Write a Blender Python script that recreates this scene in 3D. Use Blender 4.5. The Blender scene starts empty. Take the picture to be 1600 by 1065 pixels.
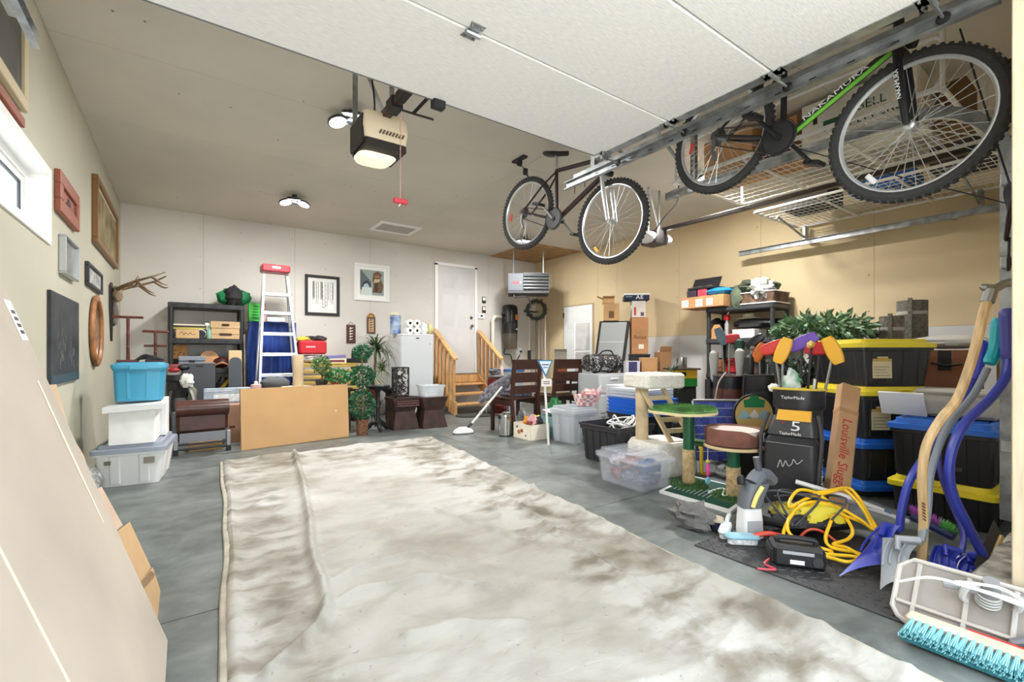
import bpy, bmesh, math, random
from mathutils import Vector, Matrix, Euler
random.seed(7)
SC = bpy.context.scene
COL = SC.collection
PI = math.pi

# ---------------------------------------------------------------- camera
FPX, U0, V0, CH = 724.0, 800.0, 553.0, 1.03      # focal length in px, vanishing column, horizon row, camera height
YAW = math.atan2(512, 724)
SN, CS = math.sin(YAW), math.cos(YAW)
cam_d = bpy.data.cameras.new('camera')
cam_d.sensor_width = 36.0
cam_d.lens = FPX / 1600 * 36
cam_d.shift_y = (V0 - 532.5) / 1600
cam_d.clip_start = 0.02
cam = bpy.data.objects.new('camera', cam_d)
COL.objects.link(cam)
cam.location = (0, 0, CH)
cam.rotation_euler = (PI / 2, 0, -YAW)
SC.camera = cam

# ---------------------------------------------------------------- world, sun, exposure
SC.view_settings.view_transform = 'Standard'
SC.view_settings.look = 'None'
SC.view_settings.gamma = 1.0
SC.view_settings.use_curve_mapping = False
SC.view_settings.exposure = 0.5
W = bpy.data.worlds.new('sky'); SC.world = W
W.use_nodes = True
_n = W.node_tree.nodes
_bg = _n['Background']
_bg.inputs[0].default_value = (0.86, 0.94, 1.0, 1)
_bg.inputs[1].default_value = 3.2
SC.cycles.diffuse_bounces = 6

_sd = bpy.data.lights.new('sun', 'SUN'); _sd.energy = 18.0; _sd.angle = 0.01; _sd.color = (1, .97, .92)
sun = bpy.data.objects.new('sun', _sd); COL.objects.link(sun)          # high behind the house: lights the driveway, not the room
sun.rotation_euler = (math.radians(-38), math.radians(18), 0)

# ---------------------------------------------------------------- pixel to place
def ray(u, v):
    a = (u - U0) / FPX
    return Vector((SN + CS * a, CS - SN * a, (V0 - v) / FPX))
def org(): return Vector((0, 0, CH))
def Pz(u, v, z=0.0):
    r = ray(u, v); return org() + r * ((z - CH) / r.z)
def Px(u, v, x):
    r = ray(u, v); return org() + r * (x / r.x)
def Py(u, v, y):
    r = ray(u, v); return org() + r * (y / r.y)
def Pd(u, v, d): return org() + ray(u, v) * d
def Pp(u, v, p, n):                                # on a plane through p with normal n
    r = ray(u, v); n = Vector(n); return org() + r * ((Vector(p) - org()).dot(n) / r.dot(n))

# ---------------------------------------------------------------- materials
def lin(c):
    c = c / 255.0
    return c / 12.92 if c <= 0.04045 else ((c + 0.055) / 1.055) ** 2.4
def rgb(*c): return (lin(c[0]), lin(c[1]), lin(c[2]), 1)
MATS = {}
def mat(c, rough=0.6, metal=0.0, n=None, b=None, alpha=1.0, trans=0.0, em=0.0, sheen=0, c2=None, coat=0, stretch=None):
    """c sRGB 0-255; n=(scale, amount) colour mottling (towards c2 when given); b=(scale, strength) fine relief"""
    key = repr((c, rough, metal, n, b, alpha, trans, em, sheen, c2, coat, stretch))
    if key in MATS: return MATS[key]
    m = bpy.data.materials.new('material'); m.use_nodes = True
    nt = m.node_tree; p = nt.nodes['Principled BSDF']
    p.inputs['Base Color'].default_value = rgb(*c)
    p.inputs['Roughness'].default_value = rough
    p.inputs['Metallic'].default_value = metal
    p.inputs['Alpha'].default_value = alpha
    p.inputs['Transmission Weight'].default_value = trans
    p.inputs['Coat Weight'].default_value = coat
    if sheen: p.inputs['Sheen Weight'].default_value = sheen
    if em:
        p.inputs['Emission Color'].default_value = rgb(*c); p.inputs['Emission Strength'].default_value = em
    if n or b:
        tc = nt.nodes.new('ShaderNodeTexCoord'); src = tc.outputs['Object']
        if stretch:
            mp = nt.nodes.new('ShaderNodeMapping'); mp.inputs['Scale'].default_value = stretch
            nt.links.new(src, mp.inputs[0]); src = mp.outputs[0]
    if n:
        t = nt.nodes.new('ShaderNodeTexNoise'); t.inputs['Scale'].default_value = n[0]; t.inputs['Detail'].default_value = 5
        nt.links.new(src, t.inputs['Vector'])
        r = nt.nodes.new('ShaderNodeValToRGB')
        r.color_ramp.elements[0].position = 0.32; r.color_ramp.elements[1].position = 0.68
        k = 1 - n[1]
        lo = rgb(*c2) if c2 else rgb(c[0] * k, c[1] * k, c[2] * k)
        hi = rgb(*c) if c2 else rgb(*[min(255, q * (1 + n[1] * 0.5)) for q in c])
        r.color_ramp.elements[0].color = lo; r.color_ramp.elements[1].color = hi
        nt.links.new(t.outputs['Fac'], r.inputs['Fac']); nt.links.new(r.outputs['Color'], p.inputs['Base Color'])
    if b:
        t2 = nt.nodes.new('ShaderNodeTexNoise'); t2.inputs['Scale'].default_value = b[0]; t2.inputs['Detail'].default_value = 4
        nt.links.new(src, t2.inputs['Vector'])
        bp = nt.nodes.new('ShaderNodeBump'); bp.inputs['Strength'].default_value = b[1]; bp.inputs['Distance'].default_value = 0.01
        nt.links.new(t2.outputs['Fac'], bp.inputs['Height']); nt.links.new(bp.outputs['Normal'], p.inputs['Normal'])
    MATS[key] = m
    return m
BLACK = lambda: mat((28, 28, 30), 0.55)
STEEL = lambda: mat((176, 178, 180), 0.35, 0.85, n=(9, 0.18))
CARD = lambda: mat((196, 158, 112), 0.85, n=(3, 0.08), b=(60, 0.05))
WHITE = lambda: mat((238, 238, 236), 0.5)
PINE = lambda: mat((208, 162, 108), 0.55, n=(5, 0.14), stretch=(6, 6, 1))
DARKWOOD = lambda: mat((66, 38, 28), 0.4, n=(6, 0.3), stretch=(8, 8, 1))
def clearp(c=(225, 230, 235), a=0.38): return mat(c, 0.18, alpha=a)

# ---------------------------------------------------------------- mesh builder
class B:
    def __init__(s): s.v = []; s.f = []
    def add(s, vs, fs):
        o = len(s.v); s.v += [tuple(v) for v in vs]; s.f += [tuple(i + o for i in f) for f in fs]; return s
    def bx(s, x0, x1, y0, y1, z0, z1, bev=0.0):
        if x0 > x1: x0, x1 = x1, x0
        if y0 > y1: y0, y1 = y1, y0
        if z0 > z1: z0, z1 = z1, z0
        if not bev:
            v = [(x, y, z) for z in (z0, z1) for y in (y0, y1) for x in (x0, x1)]
            return s.add(v, [(0, 2, 3, 1), (4, 5, 7, 6), (0, 1, 5, 4), (2, 6, 7, 3), (0, 4, 6, 2), (1, 3, 7, 5)])
        b = min(bev, (x1 - x0) * .49, (y1 - y0) * .49, (z1 - z0) * .49)
        vs = []; idx = {}
        for i, X in enumerate((x0, x1)):
            for j, Y in enumerate((y0, y1)):
                for k, Z in enumerate((z0, z1)):
                    sx, sy, sz = (1, -1)[i] * b, (1, -1)[j] * b, (1, -1)[k] * b
                    idx[i, j, k] = len(vs)
                    vs += [(X, Y + sy, Z + sz), (X + sx, Y, Z + sz), (X + sx, Y + sy, Z)]
        g = lambda i, j, k, a: idx[i, j, k] + a
        fs = []
        for i in (0, 1):
            q = [g(i, 0, 0, 0), g(i, 1, 0, 0), g(i, 1, 1, 0), g(i, 0, 1, 0)]; fs.append(q if i else q[::-1])
            q = [g(0, i, 0, 1), g(1, i, 0, 1), g(1, i, 1, 1), g(0, i, 1, 1)]; fs.append(q[::-1] if i else q)
            q = [g(0, 0, i, 2), g(1, 0, i, 2), g(1, 1, i, 2), g(0, 1, i, 2)]; fs.append(q if i else q[::-1])
        for i in (0, 1):
            for j in (0, 1):
                q = [g(i, j, 0, 0), g(i, j, 1, 0), g(i, j, 1, 1), g(i, j, 0, 1)]; fs.append(q if i ^ j else q[::-1])
                q = [g(i, 0, j, 0), g(i, 1, j, 0), g(i, 1, j, 2), g(i, 0, j, 2)]; fs.append(q[::-1] if i ^ j else q)
                q = [g(0, i, j, 1), g(1, i, j, 1), g(1, i, j, 2), g(0, i, j, 2)]; fs.append(q if i ^ j else q[::-1])
                for k in (0, 1):
                    q = [g(i, j, k, 0), g(i, j, k, 1), g(i, j, k, 2)]; fs.append(q[::-1] if (i + j + k) % 2 else q)
        return s.add(vs, fs)
    def box(s, c, d, bev=0.0, R=None):
        o = len(s.v)
        s.bx(-d[0] / 2, d[0] / 2, -d[1] / 2, d[1] / 2, -d[2] / 2, d[2] / 2, bev)
        M = Matrix.Translation(c) @ (R.to_4x4() if R else Matrix())
        return s.tf(M, o)
    def tf(s, M, o=0):
        s.v[o:] = [tuple(M @ Vector(v)) for v in s.v[o:]]; return s
    def loft(s, secs, cap=True, closed=False):
        n = len(secs[0]); o = len(s.v); fs = []
        m = len(secs)
        for a in range(m if closed else m - 1):
            for i in range(n):
                j = (i + 1) % n; b = (a + 1) % m
                fs.append((a * n + i, a * n + j, b * n + j, b * n + i))
        if cap and not closed:
            fs.append(tuple(range(n))[::-1]); fs.append(tuple((m - 1) * n + i for i in range(n)))
        return s.add([p for q in secs for p in q], fs)
    def tube(s, pts, r, n=8, closed=False, cap=True, flat=1.0):
        pts = [Vector(p) for p in pts]; m = len(pts); secs = []
        up = None
        for i, p in enumerate(pts):
            a = pts[(i - 1) % m] if closed or i else p
            c = pts[(i + 1) % m] if closed or i < m - 1 else p
            t = (c - a)
            if t.length < 1e-9: t = Vector((0, 0, 1))
            t.normalize()
            if up is None:
                up = Vector((0, 0, 1)) if abs(t.z) < 0.9 else Vector((0, 1, 0))
            up = up - t * up.dot(t)
            if up.length < 1e-6: up = t.orthogonal()
            up.normalize(); sd = t.cross(up)
            R = r[i] if isinstance(r, (list, tuple)) else r
            secs.append([p + (up * math.sin(2 * PI * k / n) * flat + sd * math.cos(2 * PI * k / n)) * R for k in range(n)])
        return s.loft([[tuple(q) for q in sec] for sec in secs], cap, closed)
    def lathe(s, prof, n=20, c=(0, 0, 0), cap=True):
        return s.loft([[(c[0] + r * math.cos(2 * PI * k / n), c[1] + r * math.sin(2 * PI * k / n), c[2] + z) for k in range(n)] for r, z in prof], cap)
    def ball(s, c, r, nu=14, nv=9):
        if not isinstance(r, (tuple, list)): r = (r, r, r)
        return s.loft([[(c[0] + r[0] * math.sin(PI * (j + .02) / (nv + .04)) * math.cos(2 * PI * k / nu), c[1] + r[1] * math.sin(PI * (j + .02) / (nv + .04)) * math.sin(2 * PI * k / nu), c[2] - r[2] * math.cos(PI * (j + .02) / (nv + .04))) for k in range(nu)] for j in range(nv + 1)])
    def prism(s, poly, t, M=None):
        """outline in local xy, thickness t along +z"""
        n = len(poly); o = len(s.v)
        ar = sum(poly[i][0] * poly[(i + 1) % n][1] - poly[(i + 1) % n][0] * poly[i][1] for i in range(n))
        if ar < 0: poly = poly[::-1]
        s.loft([[(x, y, 0) for x, y in poly], [(x, y, t) for x, y in poly]])
        if M is not None: s.tf(M, o)
        return s
    def sheet(s, pts, t):
        """flat polygon through 3D points given thickness t along its normal"""
        pts = [Vector(p) for p in pts]
        nrm = Vector((0, 0, 0))
        for i in range(len(pts)): nrm += pts[i].cross(pts[(i + 1) % len(pts)])
        nrm.normalize()
        return s.loft([[tuple(p) for p in pts], [tuple(p + nrm * t) for p in pts]])
    def grid(s, fn, nu, nv):
        vs = [fn(i / nu, j / nv) for j in range(nv + 1) for i in range(nu + 1)]
        return s.add(vs, [(j * (nu + 1) + i, j * (nu + 1) + i + 1, (j + 1) * (nu + 1) + i + 1, (j + 1) * (nu + 1) + i) for j in range(nv) for i in range(nu)])
    def lump(s, c, r, amp=0.15, seed=0, nu=18, nv=12, freq=2.5):
        from mathutils import noise
        o = len(s.v); s.ball((0, 0, 0), 1.0, nu, nv)
        out = []
        for v in s.v[o:]:
            v = Vector(v); k = 1 + amp * noise.noise(v * freq + Vector((seed * 7.3, seed, 1))) * 2
            out.append((c[0] + v.x * k * r[0], c[1] + v.y * k * r[1], max(c[2] - r[2], c[2] + v.z * k * r[2])))
        s.v[o:] = out; return s
def rr(w, d, r, z, cx=0, cy=0, n=3):
    """rounded rectangle section"""
    r = max(0.0005, min(r, w / 2 - .0005, d / 2 - .0005)); out = []
    for qx, qy, a0 in ((1, 1, 0), (-1, 1, PI / 2), (-1, -1, PI), (1, -1, 1.5 * PI)):
        for k in range(n + 1):
            a = a0 + PI / 2 * k / n
            out.append((cx + qx * (w / 2 - r) + r * math.cos(a), cy + qy * (d / 2 - r) + r * math.sin(a), z))
    return out
def Rz(a): return Matrix.Rotation(a, 4, 'Z')
def Rx(a): return Matrix.Rotation(a, 4, 'X')
def Ry(a): return Matrix.Rotation(a, 4, 'Y')
def T(*p): return Matrix.Translation(Vector(p))
def spline(pts, n=8, closed=False):
    P = [Vector(p) for p in pts]; m = len(P); out = []
    for i in range(m if closed else m - 1):
        p0 = P[(i - 1) % m] if closed or i else P[0]; p1 = P[i]; p2 = P[(i + 1) % m]
        p3 = P[(i + 2) % m] if closed or i + 2 < m else P[m - 1]
        for k in range(n):
            t = k / n
            out.append(0.5 * ((2 * p1) + (p2 - p0) * t + (2 * p0 - 5 * p1 + 4 * p2 - p3) * t * t + (3 * p1 - p0 - 3 * p2 + p3) * t ** 3))
    if not closed: out.append(P[-1])
    return out

# ---------------------------------------------------------------- objects
def mesh_of(name, b, m, smooth=35):
    me = bpy.data.meshes.new(name); me.from_pydata(b.v, [], b.f); me.update()
    bm = bmesh.new(); bm.from_mesh(me); bmesh.ops.recalc_face_normals(bm, faces=bm.faces); bm.to_mesh(me); bm.free()
    if smooth:
        me.shade_smooth(); me.set_sharp_from_angle(angle=math.radians(smooth))
    me.materials.append(m)
    return me
def part(name, par, b, m, smooth=35, kind=None, label=None, loc=None):
    o = bpy.data.objects.new(name, mesh_of(name, b, m, smooth)); COL.objects.link(o)
    o.parent = par
    if loc: o.location = loc
    if kind: o['kind'] = kind
    if label: o['label'] = label
    return o
def tag(o, label, cat, group=None):
    o['label'] = label; o['category'] = cat
    if group: o['group'] = group
    return o
def thing(name, label, cat, loc=(0, 0, 0), rz=0.0, group=None, rot=None):
    o = bpy.data.objects.new(name, None); COL.objects.link(o); o.empty_display_size = 0.1
    o.location = loc; o.rotation_euler = rot if rot else (0, 0, rz)
    return tag(o, label, cat, group)
def single(name, label, cat, b, m, loc=(0, 0, 0), rz=0.0, group=None, smooth=35, rot=None):
    o = part(name, None, b, m, smooth); o.location = loc; o.rotation_euler = rot if rot else (0, 0, rz)
    return tag(o, label, cat, group)
def struct(name, b, m, par=None, smooth=35):
    o = part(name, par, b, m, smooth)
    if par is None: o['kind'] = 'structure'
    return o
def copy_tree(o, parent=None):
    c = o.copy(); COL.objects.link(c); c.parent = parent
    for ch in [x for x in bpy.data.objects if x.parent == o]: copy_tree(ch, c)
    return c
def like(me_obj, par, M):
    """another piece sharing the mesh of me_obj"""
    o = me_obj.copy(); COL.objects.link(o); o.parent = par; o.matrix_local = M
    return o
def text(par, s, m, M, size, name='lettering', depth=0.0006, align='CENTER', xs=1.0):
    c = bpy.data.curves.new('t', 'FONT'); c.body = s; c.size = size; c.extrude = depth; c.align_x = align; c.align_y = 'CENTER'; c.resolution_u = 2
    t = bpy.data.objects.new('t', c); COL.objects.link(t)
    dg = bpy.context.evaluated_depsgraph_get(); dg.update()
    me = bpy.data.meshes.new_from_object(t.evaluated_get(dg)); bpy.data.objects.remove(t)
    me.transform(Matrix.Diagonal((xs, 1, 1, 1))); me.transform(M); me.materials.clear(); me.materials.append(m)
    o = bpy.data.objects.new(name, me); COL.objects.link(o); o.parent = par
    return o
FRONT = Rx(PI / 2)                    # text plane facing -y
LEFTF = Rz(-PI / 2) @ Rx(PI / 2)      # text plane facing -x
RIGHTF = Rz(PI / 2) @ Rx(PI / 2)      # text plane facing +x
# ================================================================ the garage shell
XL, XR, YB, YF, ZC = -0.68, 6.16, 7.82, 0.31, 2.99
def concrete():
    m = bpy.data.materials.new('concrete'); m.use_nodes = True
    nt = m.node_tree; p = nt.nodes['Principled BSDF']; L = nt.links.new
    tc = nt.nodes.new('ShaderNodeTexCoord'); mp = nt.nodes.new('ShaderNodeMapping')
    mp.inputs['Scale'].default_value = (1.0, 1.3, 1); mp.inputs['Rotation'].default_value = (0, 0, 0.5)
    L(tc.outputs['Object'], mp.inputs[0])
    a = nt.nodes.new('ShaderNodeTexNoise'); a.inputs['Scale'].default_value = 1.9; a.inputs['Detail'].default_value = 8; a.inputs['Roughness'].default_value = 0.65; a.inputs['Distortion'].default_value = 0.8
    c = nt.nodes.new('ShaderNodeTexNoise'); c.inputs['Scale'].default_value = 9; c.inputs['Detail'].default_value = 6
    L(mp.outputs[0], a.inputs['Vector']); L(mp.outputs[0], c.inputs['Vector'])
    r = nt.nodes.new('ShaderNodeValToRGB'); r.color_ramp.elements[0].position = 0.30; r.color_ramp.elements[1].position = 0.70
    r.color_ramp.elements[0].color = rgb(66, 71, 71); r.color_ramp.elements[1].color = rgb(134, 140, 139)
    e = r.color_ramp.elements.new(0.5); e.color = rgb(102, 108, 106)
    mx = nt.nodes.new('ShaderNodeMix'); mx.data_type = 'FLOAT'; mx.inputs[0].default_value = 0.3
    L(a.outputs['Fac'], mx.inputs[2]); L(c.outputs['Fac'], mx.inputs[3]); L(mx.outputs[0], r.inputs['Fac'])
    L(r.outputs['Color'], p.inputs['Base Color'])
    p.inputs['Roughness'].default_value = 0.42
    bp = nt.nodes.new('ShaderNodeBump'); bp.inputs['Strength'].default_value = 0.06; bp.inputs['Distance'].default_value = 0.01
    L(c.outputs['Fac'], bp.inputs['Height']); L(bp.outputs['Normal'], p.inputs['Normal'])
    return m
CONC = concrete()
def paint(c, s=0.04): return mat(c, 0.75, n=(0.9, s), b=(45, 0.04))
M_BACK, M_LEFT, M_RIGHT, M_LOW, M_CEIL = paint((212, 208, 201)), paint((190, 186, 168)), paint((208, 188, 150), .05), paint((204, 204, 200)), paint((212, 206, 194))
M_SEAM = mat((140, 128, 108), 0.8)

# floor: concrete bays with saw-cut joints between
fl = struct('floor', B().bx(XL - .15, XR + .15, -.3, YB + .15, -.12, -.008), mat((96, 98, 96), .8))
xs = [XL, 0.95 + 1.7, XR]; ys = [-0.28, 2.22, 5.3, YB]
for i in range(2):
    for j in range(3):
        part('slab', fl, B().bx(xs[i] + .003, xs[i + 1] - .003, ys[j] + .003, ys[j + 1] - .003, -.0075, 0, .0015), CONC)
struct('driveway', B().bx(-14, 18, -16, -.3, -.14, -.03), mat((196, 193, 186), .85, n=(2, .08)))

# ceiling: sheets of drywall
cl = struct('ceiling', B().bx(XL - .15, XR + .15, YF - .2, YB + .15, ZC + .004, ZC + .12), M_SEAM)
ye = [YF, 1.46, 2.68, 3.9, 5.12, 6.34, YB]
for j in range(6):
    for x0, x1 in ((XL, 2.9), (2.9, XR)):
        part('drywall_sheet', cl, B().bx(x0 + .0015, x1 - .0015, ye[j] + .0015, ye[j + 1] - .0015, ZC, ZC + .003), M_CEIL)
# screw heads that pop through the ceiling paint
rs = random.Random(3)
sc0 = None
for k in range(40):
    x = rs.uniform(XL + .2, 2.8); y = rs.choice(ye[2:6]) + rs.choice((-.03, .03, .4, .8))
    if sc0 is None:
        sc0 = part('screw_head', cl, B().lathe([(.006, -.001), (.008, 0)], 8), mat((110, 98, 80), .7)); sc0.location = (x, y, ZC)
    else: like(sc0, cl, T(x, y, ZC))
part('plywood_patch', cl, B().bx(4.98, XR - .005, 6.45, YB - .01, ZC - .012, ZC), mat((176, 138, 92), .6, n=(4, .3), stretch=(1, 6, 1)))

# back wall
wb = struct('wall_back', B().bx(XL - .15, XR + .15, YB + .004, YB + .15, -.1, ZC + .1), M_SEAM)
xe = [XL, 0.22, 1.40, 2.58, 3.75, 4.95, XR]
for i in range(6):
    part('drywall_sheet', wb, B().bx(xe[i] + .0015, xe[i + 1] - .0015, YB, YB + .003, .0, ZC), M_BACK)
# right wall: painted above, bare below
wr = struct('wall_right', B().bx(XR + .004, XR + .15, -.2, YB + .15, -.1, ZC + .1), M_SEAM)
ye = [YF, .63, 1.85, 3.07, 4.29, 5.53, 6.0, 6.95, YB]
for j in range(8):
    zl = 1.31 if ye[j + 1] < 6.1 else 0.0
    part('drywall_sheet', wr, B().bx(XR, XR + .003, ye[j] + .0015, ye[j + 1] - .0015, zl + .0015, ZC), M_RIGHT)
    if zl: part('drywall_sheet', wr, B().bx(XR - .004, XR + .003, ye[j] + .0015, ye[j + 1] - .0015, 0, zl - .0015), M_LOW)
sw = None
for y in ye[2:6]:
    for z in (1.5, 1.9, 2.3, 2.7):
        if sw is None:
            sw = part('screw_head', wr, B().lathe([(.007, -.001), (.009, 0)], 8).tf(Ry(-PI / 2)), mat((120, 104, 80), .7)); sw.location = (XR, y + .05, z)
        else: like(sw, wr, T(XR, y + .05, z))
sw2 = None
for x in xe[1:5]:
    for z in (1.5, 1.95, 2.4, 2.8):
        for dx in (-.04, .45):
            if sw2 is None:
                sw2 = part('screw_head', wb, B().lathe([(.006, -.001), (.008, 0)], 8).tf(Rx(PI / 2)), mat((128, 120, 108), .7)); sw2.location = (x + dx, YB, z)
            else: like(sw2, wb, T(x + dx, YB, z))
# left wall with the window opening
WY0, WY1, WZ0, WZ1 = 2.05, 3.93, 1.745, 2.115
b = B()
b.bx(XL - .15, XL, -.2, YB + .15, -.1, WZ0).bx(XL - .15, XL, -.2, YB + .15, WZ1, ZC + .1)
b.bx(XL - .15, XL, -.2, WY0, WZ0, WZ1).bx(XL - .15, XL, WY1, YB + .15, WZ0, WZ1)
struct('wall_left', b, M_LEFT)
w1 = bpy.data.objects.new('window_1', None); COL.objects.link(w1); w1['kind'] = 'structure'
WM = mat((242, 242, 240), .4)
def frame(b, y0, y1, z0, z1, x0, x1, w):
    return b.bx(x0, x1, y0, y1, z0, z0 + w).bx(x0, x1, y0, y1, z1 - w, z1).bx(x0, x1, y0, y0 + w, z0 + w, z1 - w).bx(x0, x1, y1 - w, y1, z0 + w, z1 - w)
part('reveal', w1, frame(B(), WY0 - .045, WY1 + .045, WZ0 - .045, WZ1 + .045, XL - .12, XL + .012, .05), WM)
part('window_frame', w1, frame(B(), WY0, WY1, WZ0, WZ1, XL - .13, XL - .075, .045), WM)
part('sash', w1, frame(B(), WY0 + 1.0, WY1 - .05, WZ0 + .05, WZ1 - .05, XL - .12, XL - .09, .03), WM)
part('gasket', w1, frame(B(), WY0 + 1.03, WY1 - .08, WZ0 + .08, WZ1 - .08, XL - .112, XL - .098, .008), mat((50, 52, 54), .6))
gm = mat((235, 245, 250), .02, alpha=.12)
part('pane', w1, B().bx(XL - .107, XL - .103, WY0 + 1.03, WY1 - .08, WZ0 + .08, WZ1 - .08), gm)
part('pane', w1, B().bx(XL - .117, XL - .113, WY0 + .05, WY0 + 1.0, WZ0 + .05, WZ1 - .05), gm)

# front wall: header, piers and the closed neighbouring door
DX0, DX1 = -0.42, 2.45
b = B().bx(XL - .15, DX0, YF - .16, YF, -.1, ZC).bx(DX0, DX1, YF - .16, YF, 2.46, ZC).bx(DX1, 3.3, YF - .16, YF, .19, ZC).bx(3.3, 6.0, YF - .16, YF, 2.2, ZC).bx(6.0, XR + .15, YF - .16, YF, -.1, ZC)
struct('wall_front', b, M_RIGHT)
struct('trim_1', B().bx(DX1 - .02, DX1, YF - .16, YF - .065, .19, 2.46, .003).bx(DX1 - .03, DX1, YF - .06, YF + .012, .19, 2.46, .003), mat((206, 190, 162), .55, n=(7, .06), stretch=(8, 8, 1)))
struct('trim_2', B().bx(DX0, DX0 + .02, YF - .16, YF, 0, 2.2), mat((214, 194, 158), .5))
d2 = struct('door_3', B().bx(3.3, 6.0, YF - .1, YF - .06, 0, 2.2), mat((232, 232, 228), .5))
bm_ = B()
from mathutils import noise as _nz
cb = B().grid(lambda a, c: (2.44 + a * .95, 0, c), 1, 1)
cb = B()
def curb_pt(x, y, z, s=.018):
    n = _nz.noise_vector(Vector((x, y, z)) * 9) * s; return (x + n.x, y + n.y, z + n.z * .6)
secs = []
for k in range(13):
    x = 2.46 + .9 * k / 12
    q = [(y, 0) for y in (.10, .25, .42)] + [(.45, .06), (.45, .13), (.43, .18), (.36, .185), (.25, .187), (.12, .187), (.10, .12), (.10, .06)]
    secs.append([curb_pt(x, y, z) if z > 0 else (x, y, 0) for y, z in q])
cb.loft(secs)
struct('foundation_curb', cb, mat((168, 166, 158), .9, n=(14, .35), b=(40, .6)), smooth=60)

# house door up the steps
SILL = 0.655
d1 = bpy.data.objects.new('door_1', None); COL.objects.link(d1); d1['kind'] = 'structure'
X0, X1 = 3.84, 4.62
b = B().bx(X0 - .06, X0 - .005, YB - .022, YB + .01, SILL, SILL + 2.06).bx(X1 + .005, X1 + .06, YB - .022, YB + .01, SILL, SILL + 2.06).bx(X0 - .06, X1 + .06, YB - .022, YB + .01, SILL + 2.03, SILL + 2.085)
part('door_frame', d1, b, WM)
part('door_leaf', d1, B().bx(X0, X1, YB - .012, YB + .01, SILL + .01, SILL + 2.025), mat((206, 206, 205), .45))
for (px0, px1) in ((X0 + .1, X0 + .35), (X0 + .43, X0 + .68)):
    for (z0, z1) in ((.12, .75), (.9, 1.5), (1.62, 1.9)):
        b = B().loft([[(px0, YB - .0125, SILL + z0), (px1, YB - .0125, SILL + z0), (px1, YB - .0125, SILL + z1), (px0, YB - .0125, SILL + z1)], [(px0 + .03, YB - .018, SILL + z0 + .03), (px1 - .03, YB - .018, SILL + z0 + .03), (px1 - .03, YB - .018, SILL + z1 - .03), (px0 + .03, YB - .018, SILL + z1 - .03)]])
        part('door_panel', d1, b, mat((206, 206, 205), .45))
part('door_knob', d1, B().ball((X1 - .07, YB - .06, SILL + .92), .03).lathe([(.012, 0), (.012, .05)], 8, cap=True).tf(T(0, 0, 0)) if False else B().ball((X1 - .07, YB - .055, SILL + .92), .03), mat((120, 112, 104), .3, .9))
part('deadbolt', d1, B().lathe([(.03, 0), (.026, .02)], 14).tf(T(X1 - .07, YB - .012, SILL + 1.08) @ Rx(PI / 2)), mat((120, 112, 104), .3, .9))
part('threshold', d1, B().bx(X0 - .05, X1 + .05, YB - .05, YB, SILL - .02, SILL + .012), mat((96, 92, 84), .5))
# small white door in the right wall
d = bpy.data.objects.new('door_2', None); COL.objects.link(d); d['kind'] = 'structure'
Ya, Yb, Zt = 6.12, 6.90, 1.95
part('door_frame', d, B().bx(XR - .01, XR + .002, Ya - .03, Ya - .004, 0, Zt + .03).bx(XR - .01, XR + .002, Yb + .004, Yb + .03, 0, Zt + .03).bx(XR - .01, XR + .002, Ya - .004, Yb + .004, Zt + .005, Zt + .03), mat((170, 150, 122), .6))
part('door_leaf', d, B().bx(XR - .02, XR + .003, Ya, Yb, .01, Zt), mat((218, 221, 220), .45))
for (a0, a1) in ((Ya + .1, Ya + .36), (Ya + .44, Ya + .70)):
    for (z0, z1) in ((.12, .72), (.88, 1.42), (1.52, 1.83)):
        xx = XR - .0205
        part('door_panel', d, B().loft([[(xx, a0, z0), (xx, a1, z0), (xx, a1, z1), (xx, a0, z1)], [(xx - .006, a0 + .03, z0 + .03), (xx - .006, a1 - .03, z0 + .03), (xx - .006, a1 - .03, z1 - .03), (xx - .006, a0 + .03, z1 - .03)]]), mat((218, 221, 220), .45))
for z in (.4, 1.05, 1.75):
    part('hinge', d, B().bx(XR - .028, XR - .012, Yb - .01, Yb + .02, z, z + .09), mat((70, 66, 60), .4, .7))
# attic hatch
h = thing('attic_hatch', 'white framed attic access hatch in the ceiling near the back wall', 'hatch', (2.68, 6.93, ZC))
part('hatch_panel', h, B().bx(-.27, .27, -.20, .20, -.012, 0), mat((176, 172, 164), .7))
part('hatch_trim', h, B().bx(-.33, .33, -.26, -.2, -.02, 0).bx(-.33, .33, .2, .26, -.02, 0).bx(-.33, -.27, -.2, .2, -.02, 0).bx(.27, .33, -.2, .2, -.02, 0), WHITE())

# ---------------------------------------------------------------- ceiling lamps (three-panel LED heads) with their light
def lamp(x, y, label, power=52, z=ZC):
    t = thing('ceiling_light', label, 'light', (x, y, z), 0, 'three-panel ceiling lights')
    part('lamp_base', t, B().lathe([(.03, 0), (.03, -.05), (.045, -.06), (.045, -.1), (.02, -.11)], 16), mat((60, 62, 66), .4, .6))
    for k in range(3):
        a = k * 2 * PI / 3 + .3
        M = Rz(a) @ T(.115, 0, -.085) @ Ry(.32)
        p = part('lamp_head', t, B().lathe([(.02, .03), (.075, .022), (.08, .004), (.078, 0)], 20).tf(M), mat((70, 72, 76), .35, .6))
        part('diffuser', p, B().lathe([(.07, .001), (.066, -.006), (.03, -.01)], 20).tf(M), mat((255, 255, 255), .5, em=4))
        ld = bpy.data.lights.new('lamp_light', 'AREA'); ld.shape = 'DISK'; ld.size = .13; ld.energy = power / 3; ld.color = (1, .985, .96); ld.spread = math.radians(170)
        lo = bpy.data.objects.new('lamp_light', ld); COL.objects.link(lo); lo.parent = t; lo.matrix_local = M @ T(0, 0, -.02)
    return t
lamp(1.11, 6.22, 'lit three-panel light on the ceiling above the stepladder')
lamp(1.10, 3.80, 'lit three-panel light on the ceiling beside the beige door opener')
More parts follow.
